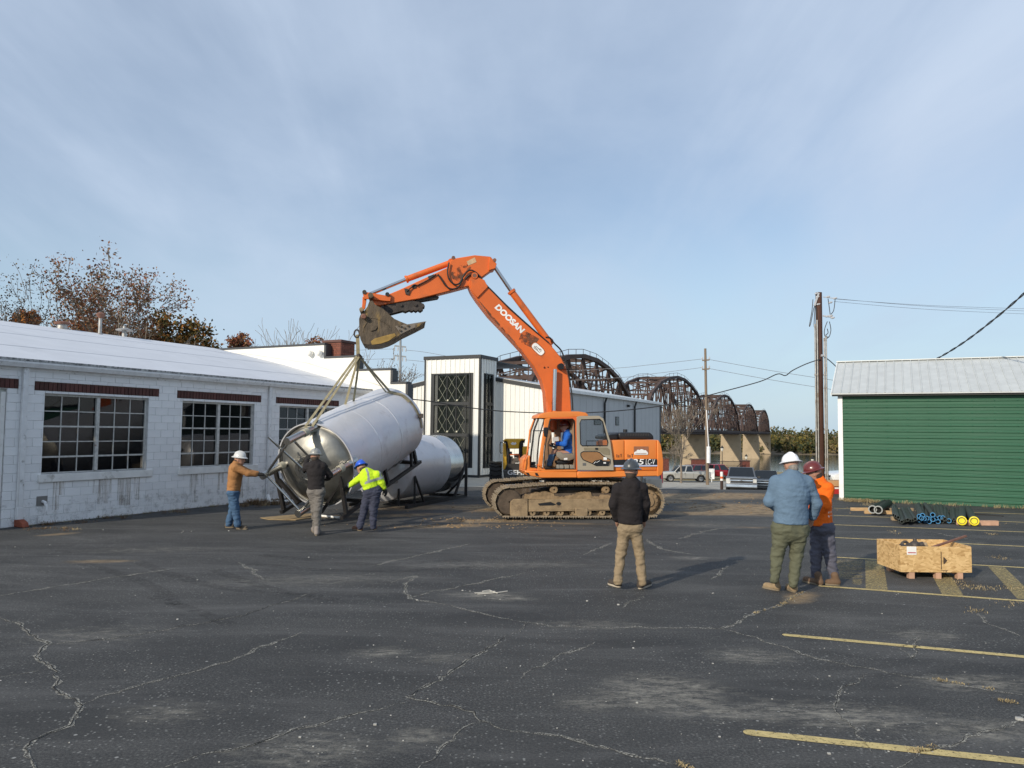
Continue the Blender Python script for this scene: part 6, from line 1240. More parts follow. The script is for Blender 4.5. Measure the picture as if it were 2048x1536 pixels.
def tree(name, label, base, limbs, L0, r0, dep, seed, leafm=None, nleaf=0, lrad=.3, lsize=.09, bark=M_bark, spread=.5, up=.03, kids=(2, 3), trunk=1.5, fan=.45, group=None, keep=lambda p: True, minr=.012):
    rg = random.Random(seed); t = thing(name, label, 'tree', base, group); mb = MB(); tips = []; b = A(*base); mb.tube([b, b+A(.03, 0, trunk*.5), b+A(-.03, .04, trunk)], [r0*1.25, r0*1.05, r0], 8)
    for k in range(limbs):
        a = 2*math.pi*k/limbs+rg.uniform(-.4, .4); f = fan*rg.uniform(.5, 1.3) if limbs > 1 else .05; grow(mb, tips, b+Z*trunk*rg.uniform(.85, 1), unit(A(math.cos(a)*math.sin(f), math.sin(a)*math.sin(f), math.cos(f))), L0*rg.uniform(.85, 1.15), r0*.62, dep, rg, spread, up, kids, minr)
    mb.build('trunk', bark, t, smooth=60)
    if nleaf:
        lm = MB(); tt = [x for x in tips if keep(x[0])]; nm = len(leafm)
        for p, d in tt: leaves(lm, p, max(1, int(nleaf/len(tt)+rg.random())), lrad, lsize, rg, lambda: rg.randrange(nm))
        lm.build('crown', leafm, t, kind='stuff')
    return t
L_br = [leafmat('brown_leaf', (.17, .082, .045)), leafmat('tan_leaf', (.26, .15, .08)), leafmat('dull_leaf', (.13, .095, .055)), leafmat('rust_leaf', (.22, .08, .04))]
L_dk = [leafmat('dark_brown_leaf', (.07, .05, .04)), leafmat('dull_leaf', (.10, .075, .045))]
L_or = [leafmat('orange_leaf', (.36, .13, .03)), leafmat('amber_leaf', (.28, .12, .03)), leafmat('rust_leaf', (.17, .06, .03))]
L_ol = [leafmat('olive_leaf', (.085, .07, .022)), leafmat('ochre_leaf', (.20, .11, .03)), leafmat('moss_leaf', (.06, .055, .02)), leafmat('amber_leaf', (.28, .12, .03))]
L_rd = [leafmat('red_brown_leaf', (.22, .075, .045)), leafmat('rust_leaf', (.17, .06, .03)), leafmat('tan_leaf', (.21, .12, .065))]
def at(px, y, z=0.): p = D((px, 860), y); return A(p[0], y, z)
tree('sycamore_tree', 'tall tree with sparse brown leaves rising behind the white roof', at(205, 46), 8, 3.35, .26, 4, 22, L_br, 9500, .27, .088, M_bark, .44, .03, (2, 3), 2.6, .66, minr=.022, keep=lambda p: not (p[0] > -22.8 and p[2] < 8.6))
tree('bare_topped_tree', 'thin dark tree with few leaves cut by the left picture edge', at(5, 43), 5, 2.85, .18, 4, 5, L_dk, 2600, .30, .07, M_barkd, .42, .05, (2, 3), 2.2, .40)
def bush(name, label, c, rx, rz, n, lm, seed, size=.13, group=None, cone=0., trunk=True):
    rg = random.Random(seed); base = A(c[0], c[1], 0); t = thing(name, label, 'tree' if trunk else 'bush', base, group); mb = MB(); mb.tube([base, base+Z*(c[2]-rz*.2), A(*c)+Z*rz*.6], [.16, .10, .03], 6)
    for k in range(9): a = rg.uniform(0, 6.28); z = c[2]-rz*.4+rg.random()*rz*.8; mb.tube([A(c[0], c[1], z-rz*.25), A(c[0]+math.cos(a)*rx*.7, c[1]+math.sin(a)*rx*.7, z+rz*.25)], [.05, .015], 4)
    mb.build('trunk', M_barkd, t, smooth=60); lm_ = MB(); cl = []
    for k in range(46):
        a = rg.uniform(0, 6.28); u = rg.uniform(-1, 1); r_ = math.sqrt(1-u*u)*(1-cone*max(0, u)); f = rg.uniform(.55, 1.0); cl.append(A(c[0]+math.cos(a)*r_*rx*f, c[1]+math.sin(a)*r_*rx*f, c[2]+u*rz*f))
    for q in cl: leaves(lm_, q, n//46, min(rx, rz)*.22, size*1.3, rg, lambda: rg.randrange(len(lm)))
    lm_.build('crown', lm, t, kind='stuff'); return t
def zz_at(py, y, px=300): return CAM_H+y*(862-.0105*(1024-px)-py)/FPX
bush('autumn_tree', 'small orange tree peeping over the roof near the left edge', (at(44, 52)[0], 52, zz_at(642, 52, 44)), .75, .8, 1400, L_or, 3, .10)
bush('autumn_tree', 'low orange tree behind the tall vent pipe', (at(176, 53)[0], 53, zz_at(662, 53, 176)), 1.25, .9, 1600, L_or, 4, .10)
bush('autumn_tree', 'olive and amber tree, broader left one of two behind the roof', (at(322, 52)[0], 52, zz_at(680, 52, 322)), 1.65, 1.75, 3400, L_ol, 6, .11, cone=.15)
bush('autumn_tree', 'olive and amber tree, sloping right one of two behind the roof', (at(385, 53)[0], 53, zz_at(690, 53, 385)), 1.35, 1.65, 2800, L_ol, 7, .11, cone=.2)
bush('autumn_tree', 'small round red brown tree above the stepped wall', (at(474, 56)[0], 56, zz_at(690, 56, 474)), .75, .85, 1300, L_rd, 8, .10)
bush('autumn_tree', 'sparse reddish tree just left of the chimney', (at(632, 56)[0], 56, zz_at(690, 56, 632)), .9, .6, 420, L_rd, 9, .09)
for px, y, L0, sd, nl, lab in ((425, 58, 2.5, 31, 260, 'bare twiggy tree right of the olive trees'), (455, 60, 2.5, 32, 220, 'bare slender tree behind the red brown tree'), (540, 58, 2.9, 33, 0, 'wide bare tree behind the highest wall step'), (590, 57, 2.9, 34, 0, 'bare branching tree left of the chimney'), (692, 54, 2.55, 35, 420, 'bare tree with a few dark leaves right of the chimney'), (755, 56, 1.9, 36, 300, 'low twiggy tree behind the second wall step')):
    tree('bare_tree', lab, at(px, y), 5, L0, .10, 4, sd, L_dk if nl else None, nl, .12, .06, M_bark, .42, .035, (2, 3), 1.4, .5, group='bare trees behind the stepped wall', minr=.014)
tree('bare_tree', 'leafless grey tree in front of the bridge beside the metal building', at(1362, 84, -3.2), 4, 2.25, .11, 5, 41, None, 0, bark=M_barkp, spread=.42, up=.03, kids=(2, 3), trunk=2.2, fan=.42, minr=.02)
tree('bare_tree', 'thin leafless sapling near the brick pillar', at(1345, 92, -3.5), 3, 1.7, .07, 4, 43, None, 0, bark=M_barkp, spread=.42, up=.03, kids=(2, 3), trunk=1.2, fan=.4, minr=.02)
# the wooded far bank
L_far = [leafmat('far_green', (.075, .078, .028)), leafmat('far_olive', (.105, .092, .035)), leafmat('far_tan', (.17, .125, .055)), leafmat('far_dark', (.045, .055, .025)), leafmat('far_gold', (.15, .12, .03))]
fm = MB(); rg = random.Random(77)
for k in range(900):
    x = rg.uniform(-60, 460); row = rg.random()**1.3; y = 626+row*130; zb = float(terrain(np.array(x), np.array(y)))-1.; h_ = rg.uniform(11, 17)*(.72+.35*row); c = A(x, y, zb+h_*.55); ci = rg.choices(range(5), (5, 4, 2, 3, 2))[0]
    for j in range(64):
        u = rg.gauss(0, .5); a = rg.uniform(0, 6.28); r_ = math.sqrt(max(0, 1-min(1, u*u)))*rg.uniform(.55, 1.05)*h_*.36; p = c+A(math.cos(a)*r_, math.sin(a)*r_, max(-.52, min(.55, u*.5))*h_); leaves(fm, p, 1, .4, rg.uniform(1.0, 1.8), rg, lambda: ci if rg.random() < .75 else rg.randrange(5))
fm.build('far_woods', L_far, None, kind='stuff')
# ------------------------------------------------------------------ poles and wires
M_pole = M('brown_pole_wood', (.075, .033, .022), .85, var=.3, scale=3, stretch=(6, 6, .4), bump=.3, bscale=20); M_pole2 = M('grey_pole_wood', (.20, .15, .105), .9, var=.25, scale=3, stretch=(6, 6, .4))
M_wire = M('wire_dark', (.02, .02, .022), .6); M_wgrey = M('wire_grey', (.16, .17, .19), .6); M_cer = M('insulator_grey', (.45, .45, .46), .3)
pB = A(12.42, 31., -.2); pole = thing('utility_pole', 'dark brown utility pole with grey conduits beside the green shed', 'utility pole', pB)
def pz(py): return CAM_H+31*(868.4-py)/FPX
m = MB(); m.tube([pB, pB+Z*4, A(12.44, 31, pz(583))], [.155, .145, .125], 14); m.build('post', M_pole, pole, smooth=50)
for px, top in ((1632.2, 648), (1636.6, 640), (1650.6, 676), (1654.2, 672)):
    x = (px-1024)/FPX*30.85; m = MB(); m.tube([A(x, 30.85, -.2), A(x+.012, 30.85, pz(top))], .032, 8)
    for zc in (.6, 2.4, 4.6): m.cyl(A(x, 30.85, zc), A(x, 30.85, zc+.07), .045, 8)
    m.build('conduit', M_galv, pole, smooth=50)
def wire(name, label, pts, r, mat=M_wire, cat='power line', group=None, parent=None, twist=False):
    Q = []
    for i in range(len(pts)-1):
        p0, p1, p2, p3 = [np.array(pts[j], float) for j in (max(0, i-1), i, i+1, min(len(pts)-1, i+2))]
        for k in range(6): t = k/6; Q.append(.5*((2*p1)+(-p0+p2)*t+(2*p0-5*p1+4*p2-p3)*t*t+(-p0+3*p1-3*p2+p3)*t**3))
    Q.append(np.array(pts[-1], float)); m = MB()
    if twist:
        L_ = 0; QQ = []
        for a_, b_ in zip(Q[:-1], Q[1:]):
            n = max(1, int(np.linalg.norm(b_-a_)/.14))
            for k in range(n): QQ.append(a_+(b_-a_)*k/n)
        QQ.append(Q[-1])
        for s in (0, math.pi):
            m.tube([q+A(.0, .4, 1)*r*.8*math.sin(i*.55+s)+A(1, .2, 0)*r*.8*math.cos(i*.55+s) for i, q in enumerate(QQ)], r*.75, 5)
    else: m.tube(Q, r, 5)
    if parent is not None: return m.build(name, mat, parent, smooth=60)
    o = m.build(name, mat, None, smooth=60, label=label, cat=cat, group=group); return own(o)
def c31(x, y, d=30.9): return D(g1(x, y), d)
for pts in ([(230, 135), (222, 220), (205, 320), (215, 300), (235, 200), (245, 180)], [(245, 180), (240, 260), (238, 320), (248, 330), (258, 280), (255, 190)], [(385, 130), (375, 210), (355, 240)], [(335, 130), (345, 200), (350, 240)], [(345, 290), (355, 350), (340, 400), (320, 385), (335, 370), (330, 340)], [(330, 290), (312, 340), (310, 380), (325, 408), (340, 395)]): wire('drip_loop', None, [c31(*p) for p in pts], .016, parent=pole)
for x, y in ((255, 95), (262, 118), (268, 170), (335, 118), (384, 128), (352, 158), (330, 255), (355, 250), (368, 265)):
    p = c31(x, y); m = MB(); m.tube([p-A(.07, 0, .02), p-A(.03, 0, 0), p, p+A(.03, 0, .01), p+A(.08, 0, .03)], [.02, .045, .03, .045, .02], 8); m.build('insulator', M_cer, pole, smooth=50)
m = MB(); m.beam(c31(240, 180), c31(270, 90), .06, .06); m.beam(c31(300, 250), c31(375, 262), .05, .05); m.beam(c31(300, 118), c31(388, 130), .03, .03); m.build('bracket', M_cer, pole)
m = MB(); m.cyl(c31(287, 528, 30.75), c31(300, 528, 30.75), .05, 8); m.build('clamp', M_cer, pole)
# service cable from the pole to the end of the block building, sagging behind the boom
ca = c31(290, 522, 30.8); cpx = [(1641, 718, 30.8), (1612, 728, 30.9), (1585, 741, 31), (1571, 751, 31), (1555, 748, 31), (1520, 763, 31), (1450, 782, 31), (1400, 795, 31), (1350, 807, 31), (1300, 815, 31), (1230, 822, 30.5), (1150, 826.5, 30.2), (1090, 826, 30), (1000, 822, 29.6), (930, 814, 29.2), (870, 804, 28.8), (829, 799, 28.5), (775, 795, 28.4)]
wire('service_cable', 'thin black service cable sagging from the dark pole across behind the excavator', [D((x, y), d) for x, y, d in cpx], .021)
wire('service_cable', 'thick twisted black cable rising from the green shed to the right edge', [D((1676, 737), 33), D((1660, 722), 31.4), ca], .02)
wire('service_cable', 'thick twisted black cable climbing over the shed roof at the right', [D((1845, 730), 33), D((1880, 714), 31), D((1930, 683), 28), D((1990, 637), 25), D((2048, 587), 22.5), D((2130, 510), 19)], .024, twist=True)
for i, (y0, y1) in enumerate(((598, 616), (597, 621), (603, 627))): wire('power_line', ('uppermost', 'middle', 'lowest')[i]+' thin grey wire running right from the dark pole top', [D((1668, y0), 31), D((1860, (y0+y1)/2+4), 33), D((2100, y1+3), 36)], .007, M_wgrey, group='wires right of the dark pole top')
pF = at(1414.5, 80, -3.3); fp = thing('utility_pole', 'slim weathered utility pole with short crossarms in front of the bridge', 'utility pole', pF)
m = MB(); tp = D((1410.5, 697), 80); m.tube([pF, tp], [.17, .12], 10); m.build('post', M_pole2, fp, smooth=50)
for py in (721, 739):
    a_ = D((1404, py), 80); b_ = D((1418, py-1), 80); m = MB(); m.beam(a_-A(0, .12, 0), b_-A(0, .12, 0), .12, .14); arm_ = m.build('crossarm', M_pole2, fp)
    for q in (a_, b_): m = MB(); m.tube([q-A(0, .12, -.06), q-A(0, .12, -.22), q-A(0, .12, -.36)], [.04, .09, .04], 8); m.build('insulator', M_cer, arm_, smooth=50)
m = MB(); a_ = D((1417, 893), 79.6); b_ = D((1417, 926), 79.6); m.tube([a_, b_], .20, 10); m.tube([D((1413, 820), 79.8), a_], .05, 6); m.build('white_guard', M('white_plastic', (.75, .75, .76), .5), fp, smooth=50)
for (y0, ym, y1, xr) in ((718, 728, 738, 1205), (735, 746, 757, 1215)): wire('power_line', ('upper' if y0 < 730 else 'lower')+' faint wire running left from the slim pole towards the boom', [D((1404, y0), 80), D(((1404+xr)/2, ym+1), 82), D((xr, y1), 84), D((xr-260, y1+12), 88)], .022, M_wgrey, group='wires left of the slim pole')
for (y0, y1) in ((719, 762), (737, 781)): wire('power_line', ('upper' if y0 < 730 else 'lower')+' faint wire running from the slim pole towards the green shed', [D((1418, y0), 80), D((1550, (y0+y1)/2+2), 78), D((1690, y1+2), 76)], .022, M_wgrey, group='wires right of the slim pole')
pT = at(800.5, 120); tpo = thing('transmission_pole', 'distant steel transmission pole with two crossarms behind the bucket', 'utility pole', pT)
m = MB(); m.tube([pT, D((801, 655), 120)], [.26, .16], 10); m.build('post', M('steel_grey', (.25, .27, .29), .6), tpo, smooth=50)
for py in (693, 712.5):
    a_, b_ = D((789, py-1.5), 120), D((812, py+1), 120); m = MB(); m.beam(a_, b_, .18, .22); am = m.build('crossarm', MATS['steel_grey'], tpo)
    for f in (0, .3, .7, 1): q = a_+(b_-a_)*f; m = MB(); m.tube([q-Z*.1, q-Z*.4, q-Z*.8], [.05, .12, .05], 6); m.build('insulator', M_cer, am, smooth=50)
    wire('power_line', ('upper' if py < 700 else 'lower')+' faint wire running left from the distant steel pole', [D((540, py+28), 150), D((700, py+9), 130), a_-Z*.5], .03, M_wgrey, group='transmission wires'); wire('power_line', ('upper' if py < 700 else 'lower')+' faint wire running right from the distant steel pole', [b_-Z*.5, D((860, py+13), 118), D((1000, py+40), 112)], .03, M_wgrey, group='transmission wires')
# ------------------------------------------------------------------ vehicles
M_tyre = M('tyre_rubber', (.014, .014, .014), .85, bump=.3, bscale=30); M_rim = M('alloy_rim', (.50, .50, .50), .35, .8); M_chr = M('chrome', (.62, .62, .62), .15, 1.); M_cg = M('car_glass', (.012, .015, .018), .06, spec=.8); M_lens = M('lamp_lens', (.55, .55, .52), .15, spec=.8); M_red = M('red_lens', (.30, .01, .01), .3)
def paint(n, c, me=.3): return M(n, c, .32, me, var=.03, coat=.5)
def vehicle(name, label, loc, ang, mat, kind='pickup', group=None, nose_up=0.):
    o = A(*loc); f = A(math.cos(ang), math.sin(ang), 0); l = A(-f[1], f[0], 0); P = lambda x, y, z: o+f*x+l*y+Z*z
    t = thing(name, label, kind, o, group); L_, W_, wb = (2.8, .97, 1.72) if kind == 'pickup' else (2.45, .93, 1.42); zs = 1.0 if kind != 'car' else .86; R_ = .39 if kind != 'car' else .33
    prof = [(L_-.02, .38), (L_, .70*zs), (L_-.06, 1.04*zs), (L_-.25, 1.12*zs), (1.30, 1.20*zs)]
    if kind == 'pickup': prof += [(-.85, 1.18), (-L_, 1.14), (-L_, .45)]
    else: prof += [(-L_+.35, 1.15*zs), (-L_, 1.02*zs), (-L_, .42)]
    for wx in (-wb, wb): prof += [(wx+(R_+.09)*math.cos(a), max(.36, R_+(R_+.09)*math.sin(a))) for a in np.linspace(math.pi*.98, math.pi*.02, 11)]
    m = MB(); m.prism([P(x, -W_, z) for x, z in prof], l*2*W_); b = m.build('body', mat, t, bevel=.05, segs=2)
    m = MB(); m.prism([P(x, -W_+.06, z) for x, z in ((L_-.1, .36), (L_-.1, .55), (-L_+.1, .55), (-L_+.1, .36))], l*2*(W_-.06)); m.build('underbody', M_blk, t)
    zb, zt = (1.14, 1.88) if kind == 'pickup' else (1.12, 1.82) if kind == 'suv' else (.97, 1.42)
    xb0, xt0 = 1.36, .62; xb1, xt1 = (-.88, -.72) if kind == 'pickup' else (-2.25, -1.95) if kind == 'suv' else (-1.75, -1.0)
    yb, yt = W_-.05, W_-.20
    q = [P(xb0, -yb, zb), P(xb0, yb, zb), P(xb1, yb, zb), P(xb1, -yb, zb), P(xt0, -yt, zt), P(xt0, yt, zt), P(xt1, yt, zt), P(xt1, -yt, zt)]
    m = MB(); m.add(q, [(3, 2, 1, 0), (4, 5, 6, 7), (0, 1, 5, 4), (1, 2, 6, 5), (2, 3, 7, 6), (3, 0, 4, 7)]); m.build('cab', mat, t, bevel=.04, segs=2)
    def pane(nm, c, ins=.1):
        c = [np.array(x) for x in c]; ce = sum(c)/4; n_ = unit(np.cross(c[1]-c[0], c[2]-c[0])); n_ = n_ if np.dot(n_, ce-P((xb0+xb1)/2, 0, (zb+zt)/2)) > 0 else -n_; m = MB(); m.prism([ce+(x-ce)*(1-ins)+n_*.004 for x in c], n_*.006); m.build(nm, M_cg, t)
    pane('windscreen', (q[0], q[1], q[5], q[4]), .10); pane('rear_window', (q[2], q[3], q[7], q[6]), .18)
    cuts = (.0, .58, 1.) if kind == 'pickup' else (0, .36, .68, 1.) if kind == 'suv' else (0, .5, 1.)
    for s in (0, 1):
        A0, A1, B0, B1 = (q[0], q[3], q[4], q[7]) if s == 0 else (q[1], q[2], q[5], q[6])
        for u, v in zip(cuts[:-1], cuts[1:]): pane('side_window', (A0+(A1-A0)*u, A0+(A1-A0)*v, B0+(B1-B0)*v, B0+(B1-B0)*u), .16)
        sg = -1 if s == 0 else 1
        for x in ((1.15, .0, -.88) if kind == 'pickup' else (1.15, .1, -.95)): m = MB(); m.prism([P(x, sg*(W_+.001), .5), P(x+.018, sg*(W_+.001), .5), P(x+.018, sg*(W_+.001), 1.1*zs), P(x, sg*(W_+.001), 1.1*zs)], l*sg*.003); m.build('door_gap', M_blk, b)
        m = MB(); m.obox(P(.02, sg*W_, .95*zs), f*.18, l*sg*.03, Z*.04); m.build('handle', M_blk, b); m = MB(); m.obox(P(1.0, sg*(W_+.02), 1.12*zs), f*.14, l*sg*.22, Z*.17); m.build('mirror', M_blk, t, bevel=.03)
        for wx in (-wb, wb):
            m = MB(); c = P(wx, sg*(W_-.24), R_); m.lathe([(.21, .23), (R_-.07, .25), (R_-.01, .21), (R_, .17), (R_, .05), (R_-.02, .0), (.2, 0)], c, l*sg, 26); w = m.build('wheel', M_tyre, t, smooth=40)
            m = MB(); m.lathe([(.001, .17), (.06, .18), (.07, .14), (.20, .13), (.235, .20), (.245, .235), (.21, .238)], c, l*sg, 20)
            for k in range(6): a = k*math.pi/3; r_ = f*math.cos(a)+Z*math.sin(a); m.beam(c+l*sg*.17+r_*.05, c+l*sg*.18+r_*.22, .05, .03, l)
            m.build('rim', M_rim, w, smooth=40)
        m = MB(); m.obox(P(L_-.10, sg*(W_-.26)-.12*0, .72*zs), f*.112, l*sg*.235, Z*.24*zs); m.build('headlight', M_lens, t, bevel=.02); m = MB(); m.obox(P(-L_-.012, sg*(W_-.17), .72*zs), f*.1, l*sg*.15, Z*.32*zs); m.build('tail_light', M_red, t, bevel=.01)
    m = MB(); m.obox(P(L_-.03, -W_+.01, .42), f*.13, l*2*(W_-.01), Z*.20); m.build('front_bumper', M_chr if kind == 'pickup' else mat, t, bevel=.03); m = MB(); m.obox(P(-L_-.10, -W_+.03, .45), f*.13, l*2*(W_-.03), Z*.18); m.build('rear_bumper', M_chr if kind == 'pickup' else mat, t, bevel=.03)
    m = MB(); m.obox(P(L_-.05, -W_+.28, .70*zs), f*.07, l*2*(W_-.28), Z*.33*zs); gr = m.build('grille', M_blk, t)
    m = MB(); m.obox(P(L_+.0, -W_+.26, .83*zs), f*.045, l*2*(W_-.26), Z*.07); m.obox(P(L_, -W_+.26, 1.0*zs), f*.03, l*2*(W_-.26), Z*.035); m.obox(P(L_, -W_+.26, .665*zs), f*.03, l*2*(W_-.26), Z*.03); m.build('grille_bar', M_chr, gr, bevel=.006)
    if kind == 'pickup':
        m = MB(); m.prism([P(L_+.048, y, z) for y, z in ((-.13, .80), (-.06, .80), (-.05, .775), (.05, .775), (.06, .80), (.13, .80), (.11, .845), (.06, .845), (.05, .87), (-.05, .87), (-.06, .845), (-.11, .845))], f*.012); m.build('emblem', M_blk, gr)
        m = MB(); m.obox(P(-L_+.08, -W_+.1, 1.155), f*(L_-1.05), l*2*(W_-.1), Z*.03); m.build('bed_liner', M_blk, t)
        m = MB()
        for s in (-1, 1): m.obox(P(-L_+.02, s*(W_-.02)-.04, 1.14), f*(L_-.92), l*.08, Z*.09)
        m.obox(P(-L_+.0, -W_+.05, 1.13), f*.06, l*2*(W_-.05), Z*.10); m.build('bed_rail', mat, t, bevel=.02)
    if nose_up: t.rotation_euler = Matrix.Rotation(math.radians(nose_up), 3, Vector(np.cross(f, Z))).to_euler()
    return t
def gz(x, y): return float(terrain(np.array(x), np.array(y)))
vehicle('pickup_truck', 'silver extended cab pickup truck parked side on beyond the excavator', (19.95, 89, gz(20, 89)), math.pi-.04, paint('silver_paint', (.50, .49, .45), .45), 'pickup')
vehicle('suv', 'dark red sport utility car parked behind the silver pickup', (22.6, 97, gz(22.6, 97)), math.pi-.02, paint('maroon_paint', (.16, .02, .03)), 'suv')
vehicle('pickup_truck', 'bright red pickup tail showing right of the silver pickup', (26.4, 99, gz(26, 99)), .15, paint('red_paint', (.30, .015, .025)), 'pickup')
vehicle('pickup_truck', 'grey pickup truck facing the lot with chrome grille', (15.55, 52.2, gz(15.5, 51)+.10), -math.pi/2-.29, paint('grey_paint', (.15, .155, .165), .4), 'pickup', nose_up=6.5)
vehicle('car', 'black car half hidden behind the grey pickup', (18.6, 56.5, gz(18.6, 56)-.05), -math.pi/2-.30, paint('black_car_paint', (.015, .015, .017)), 'suv', nose_up=6)
vehicle('car', 'white car partly hidden by the corner of the green shed', (17.0, 36.2, gz(17, 36)-.02), math.pi+.06, paint('white_car_paint', (.78, .78, .78), 0), 'car')
m = MB(); p = at(1423, 88, gz(24, 88)); m.box(p+A(-.3, 0, .35), p+A(.32, .05, 1.55)); m.box(p+A(-.04, 0, 0), p+A(.04, .05, .35)); own(m.build('white_board', M_wht, None, bevel=.01, label='blank white board standing behind the silver pickup', cat='board'))
# ------------------------------------------------------------------ lamps, pillars, gate by the river
M_lampb = M('lamp_black', (.012, .012, .012), .5); M_pil = M('pillar_brick', (.13, .04, .03), .85, var=.35, scale=4); M_glo = M('lamp_globe', (.65, .65, .6), .3)
def lamp(px, y, zb, top, label):
    b = at(px, y, zb); zt = CAM_H+y*(866+.0105*(px-1300)-top)/FPX; t = thing('street_lamp', label, 'street lamp', b, 'black lantern lamps by the river')
    m = MB(); m.tube([b, b+Z*.25, b+Z*.3, A(b[0], b[1], zt-.75)], [.14, .12, .055, .045], 8); m.build('post', M_lampb, t, smooth=40)
    c = A(b[0], b[1], zt-.75); m = MB(); m.lathe([(.08, 0), (.13, .1), (.20, .42)], c, Z, 8); m.build('lantern', M_glo, t); m = MB(); m.lathe([(.24, .42), (.24, .45), (.10, .62), (.04, .75), (.001, .78)], c, Z, 8); m.build('cap', M_lampb, t)
lamp(1444, 102, gz(28, 102), 892, 'tall black lantern lamp post in front of the gate'); lamp(1492, 112, -1.9, 909, 'short black lantern on top of the brick pillar'); lamp(1624, 104, gz(40, 104), 914, 'black lantern just left of the dark utility pole')
for i, (x0, x1, y0, y1, lab) in enumerate(((1325, 1338, 916, 949, 'dark brick pillar beside the excavator counterweight'), (1384, 1411, 918, 950, 'wide dark brick pillar behind the silver pickup'), (1484, 1500, 921, 951, 'red brick gate pillar with lantern on top'))):
    y = 106; a_, b_ = D((x0, y0), y), D((x1, y1), y); t = thing('brick_pillar', lab, 'pillar', A((a_[0]+b_[0])/2, y+.5, -4), 'brick pillars of the river gate'); m = MB(); m.box((a_[0], y, -4.6), (b_[0], y+(1.1 if i != 1 else .6), a_[2]-.12)); m.build('shaft', M_pil, t); m = MB(); m.box((a_[0]-.08, y-.08, a_[2]-.118), (b_[0]+.08, y+1.18, a_[2]+.03)); m.build('cap', M('pillar_cap', (.10, .06, .05), .8), t, bevel=.03)
gt = thing('metal_gate', 'black metal railing gate between the brick pillars', 'gate', at(1447, 105, -3.8)); m = MB(); zt = CAM_H+105*(867-922)/FPX; zb = zt-2.0; xa, xb = at(1411, 105)[0], at(1484, 105)[0]
for z in (zt-.1, zb+.1, zt-.9): m.box((xa, 105, z), (xb, 105.05, z+.06))
m.beam(A(xa+(xb-xa)*.62, 105.02, zb+.1), A(xa+(xb-xa)*.98, 105.02, zt-.2), .06, .06); fr = m.build('frame', M_lampb, gt)
for k in range(37): x = xa+(xb-xa)*k/36; m = MB(); m.box((x-.02, 105.0, zb), (x+.02, 105.04, zt+(.15 if k % 9 == 0 else 0))); m.build('bar', M_lampb, gt)
m = MB(); P_ = []
for i in range(13):
    x = at(1447+34*i/12, 60)[0]*100/60; y = 100.; z0 = CAM_H+y*(866.5-957)/FPX
    for z in (0, .35+.25*math.sin(i*.9)+.1*(i > 6), ): P_.append(A(x, y+.25*math.sin(i*1.3), z0+z))
m.add(P_, [(2*i, 2*i+2, 2*i+3, 2*i+1) for i in range(12)]); own(m.build('safety_netting', M('orange_net', (.75, .18, .05), .8), None, label='sagging orange safety netting along the gate', cat='netting'))
# ------------------------------------------------------------------ posts and kerbs beyond the excavator
def stake(name, px, py, y, w, segs, label, cat):
    b = D((px, py), y); t = thing(name, label, cat, b); 
    for i, (z0, z1, mt) in enumerate(segs): m = MB(); m.cyl(b+Z*z0, b+Z*z1, w, 12); m.build('band' if i else 'post', mt, t, smooth=40)
M_orb = M('safety_orange', (.75, .14, .03), .55)
stake('marker_post', 1443.5, 979, 31.6, .062, ((0, .36, M('dark_timber', (.05, .03, .025), .9)), (.36, .44, M_wht), (.44, .53, M_orb), (.53, .72, M_wht)), 'striped marker post with dark foot at the lot edge', 'marker post')
stake('marker_post', 1239, 972, 29.5, .10, ((0, .36, M_orb), (.36, .40, M_orb)), 'orange post behind the excavator counterweight', 'marker post'); stake('sign_post', 1283, 972, 31, .05, ((0, .75, M('dark_post', (.05, .05, .05), .7)),), 'thin dark post right of the black sweater helmet', 'post')
stake('hydrant', 1320, 966, 70, .28, ((0, .75, M('hydrant_red', (.45, .05, .06), .5)), (.75, .95, M('hydrant_red', (.45, .05, .06), .5))), 'small red hydrant by the front wheel of the silver pickup', 'hydrant')
m = MB(); a_ = D((1085, 952), 34.5); b_ = D((1243, 955), 33.6); m.beam(A(a_[0], a_[1], .0), A(b_[0], b_[1], -.02), .25, .45); own(m.build('concrete_barrier', M('pale_concrete', (.40, .38, .34), .9, var=.15, scale=3), None, bevel=.03, label='low pale concrete barrier behind the excavator tracks', cat='barrier'))
m = MB(); a_ = D((1292, 958), 45); m.box(a_+A(0, 0, -1.2), a_+A(.95, 1.0, .0)); own(m.build('concrete_block', M('pale_concrete', (.40, .38, .34), .9), None, bevel=.03, label='pale concrete block right of the thin dark post', cat='block'))
# red and tan boxes by the shed
b = D((1656, 1000), 29.3); t = thing('tool_box', 'red box with white stripe under a tan board by the shed corner', 'box', A(b[0], b[1], b[2])); m = MB(); m.box(b+A(0, 0, .19), b+A(.75, .5, .51)); m.box(b+A(.06, .05, -.1), b+A(.14, .45, .19)); m.box(b+A(.6, .05, -.1), b+A(.68, .45, .19)); m.build('body', M('box_red', (.45, .03, .03), .5), t, bevel=.02); m = MB(); m.box(b+A(-.003, -.004, .42), b+A(.754, .0, .48)); m.build('stripe', M_wht, t); m = MB(); m.box(b+A(-.05, -.05, .52), b+A(.85, .6, .73)); m.build('board', M('tan_board', (.55, .33, .17), .8), t)
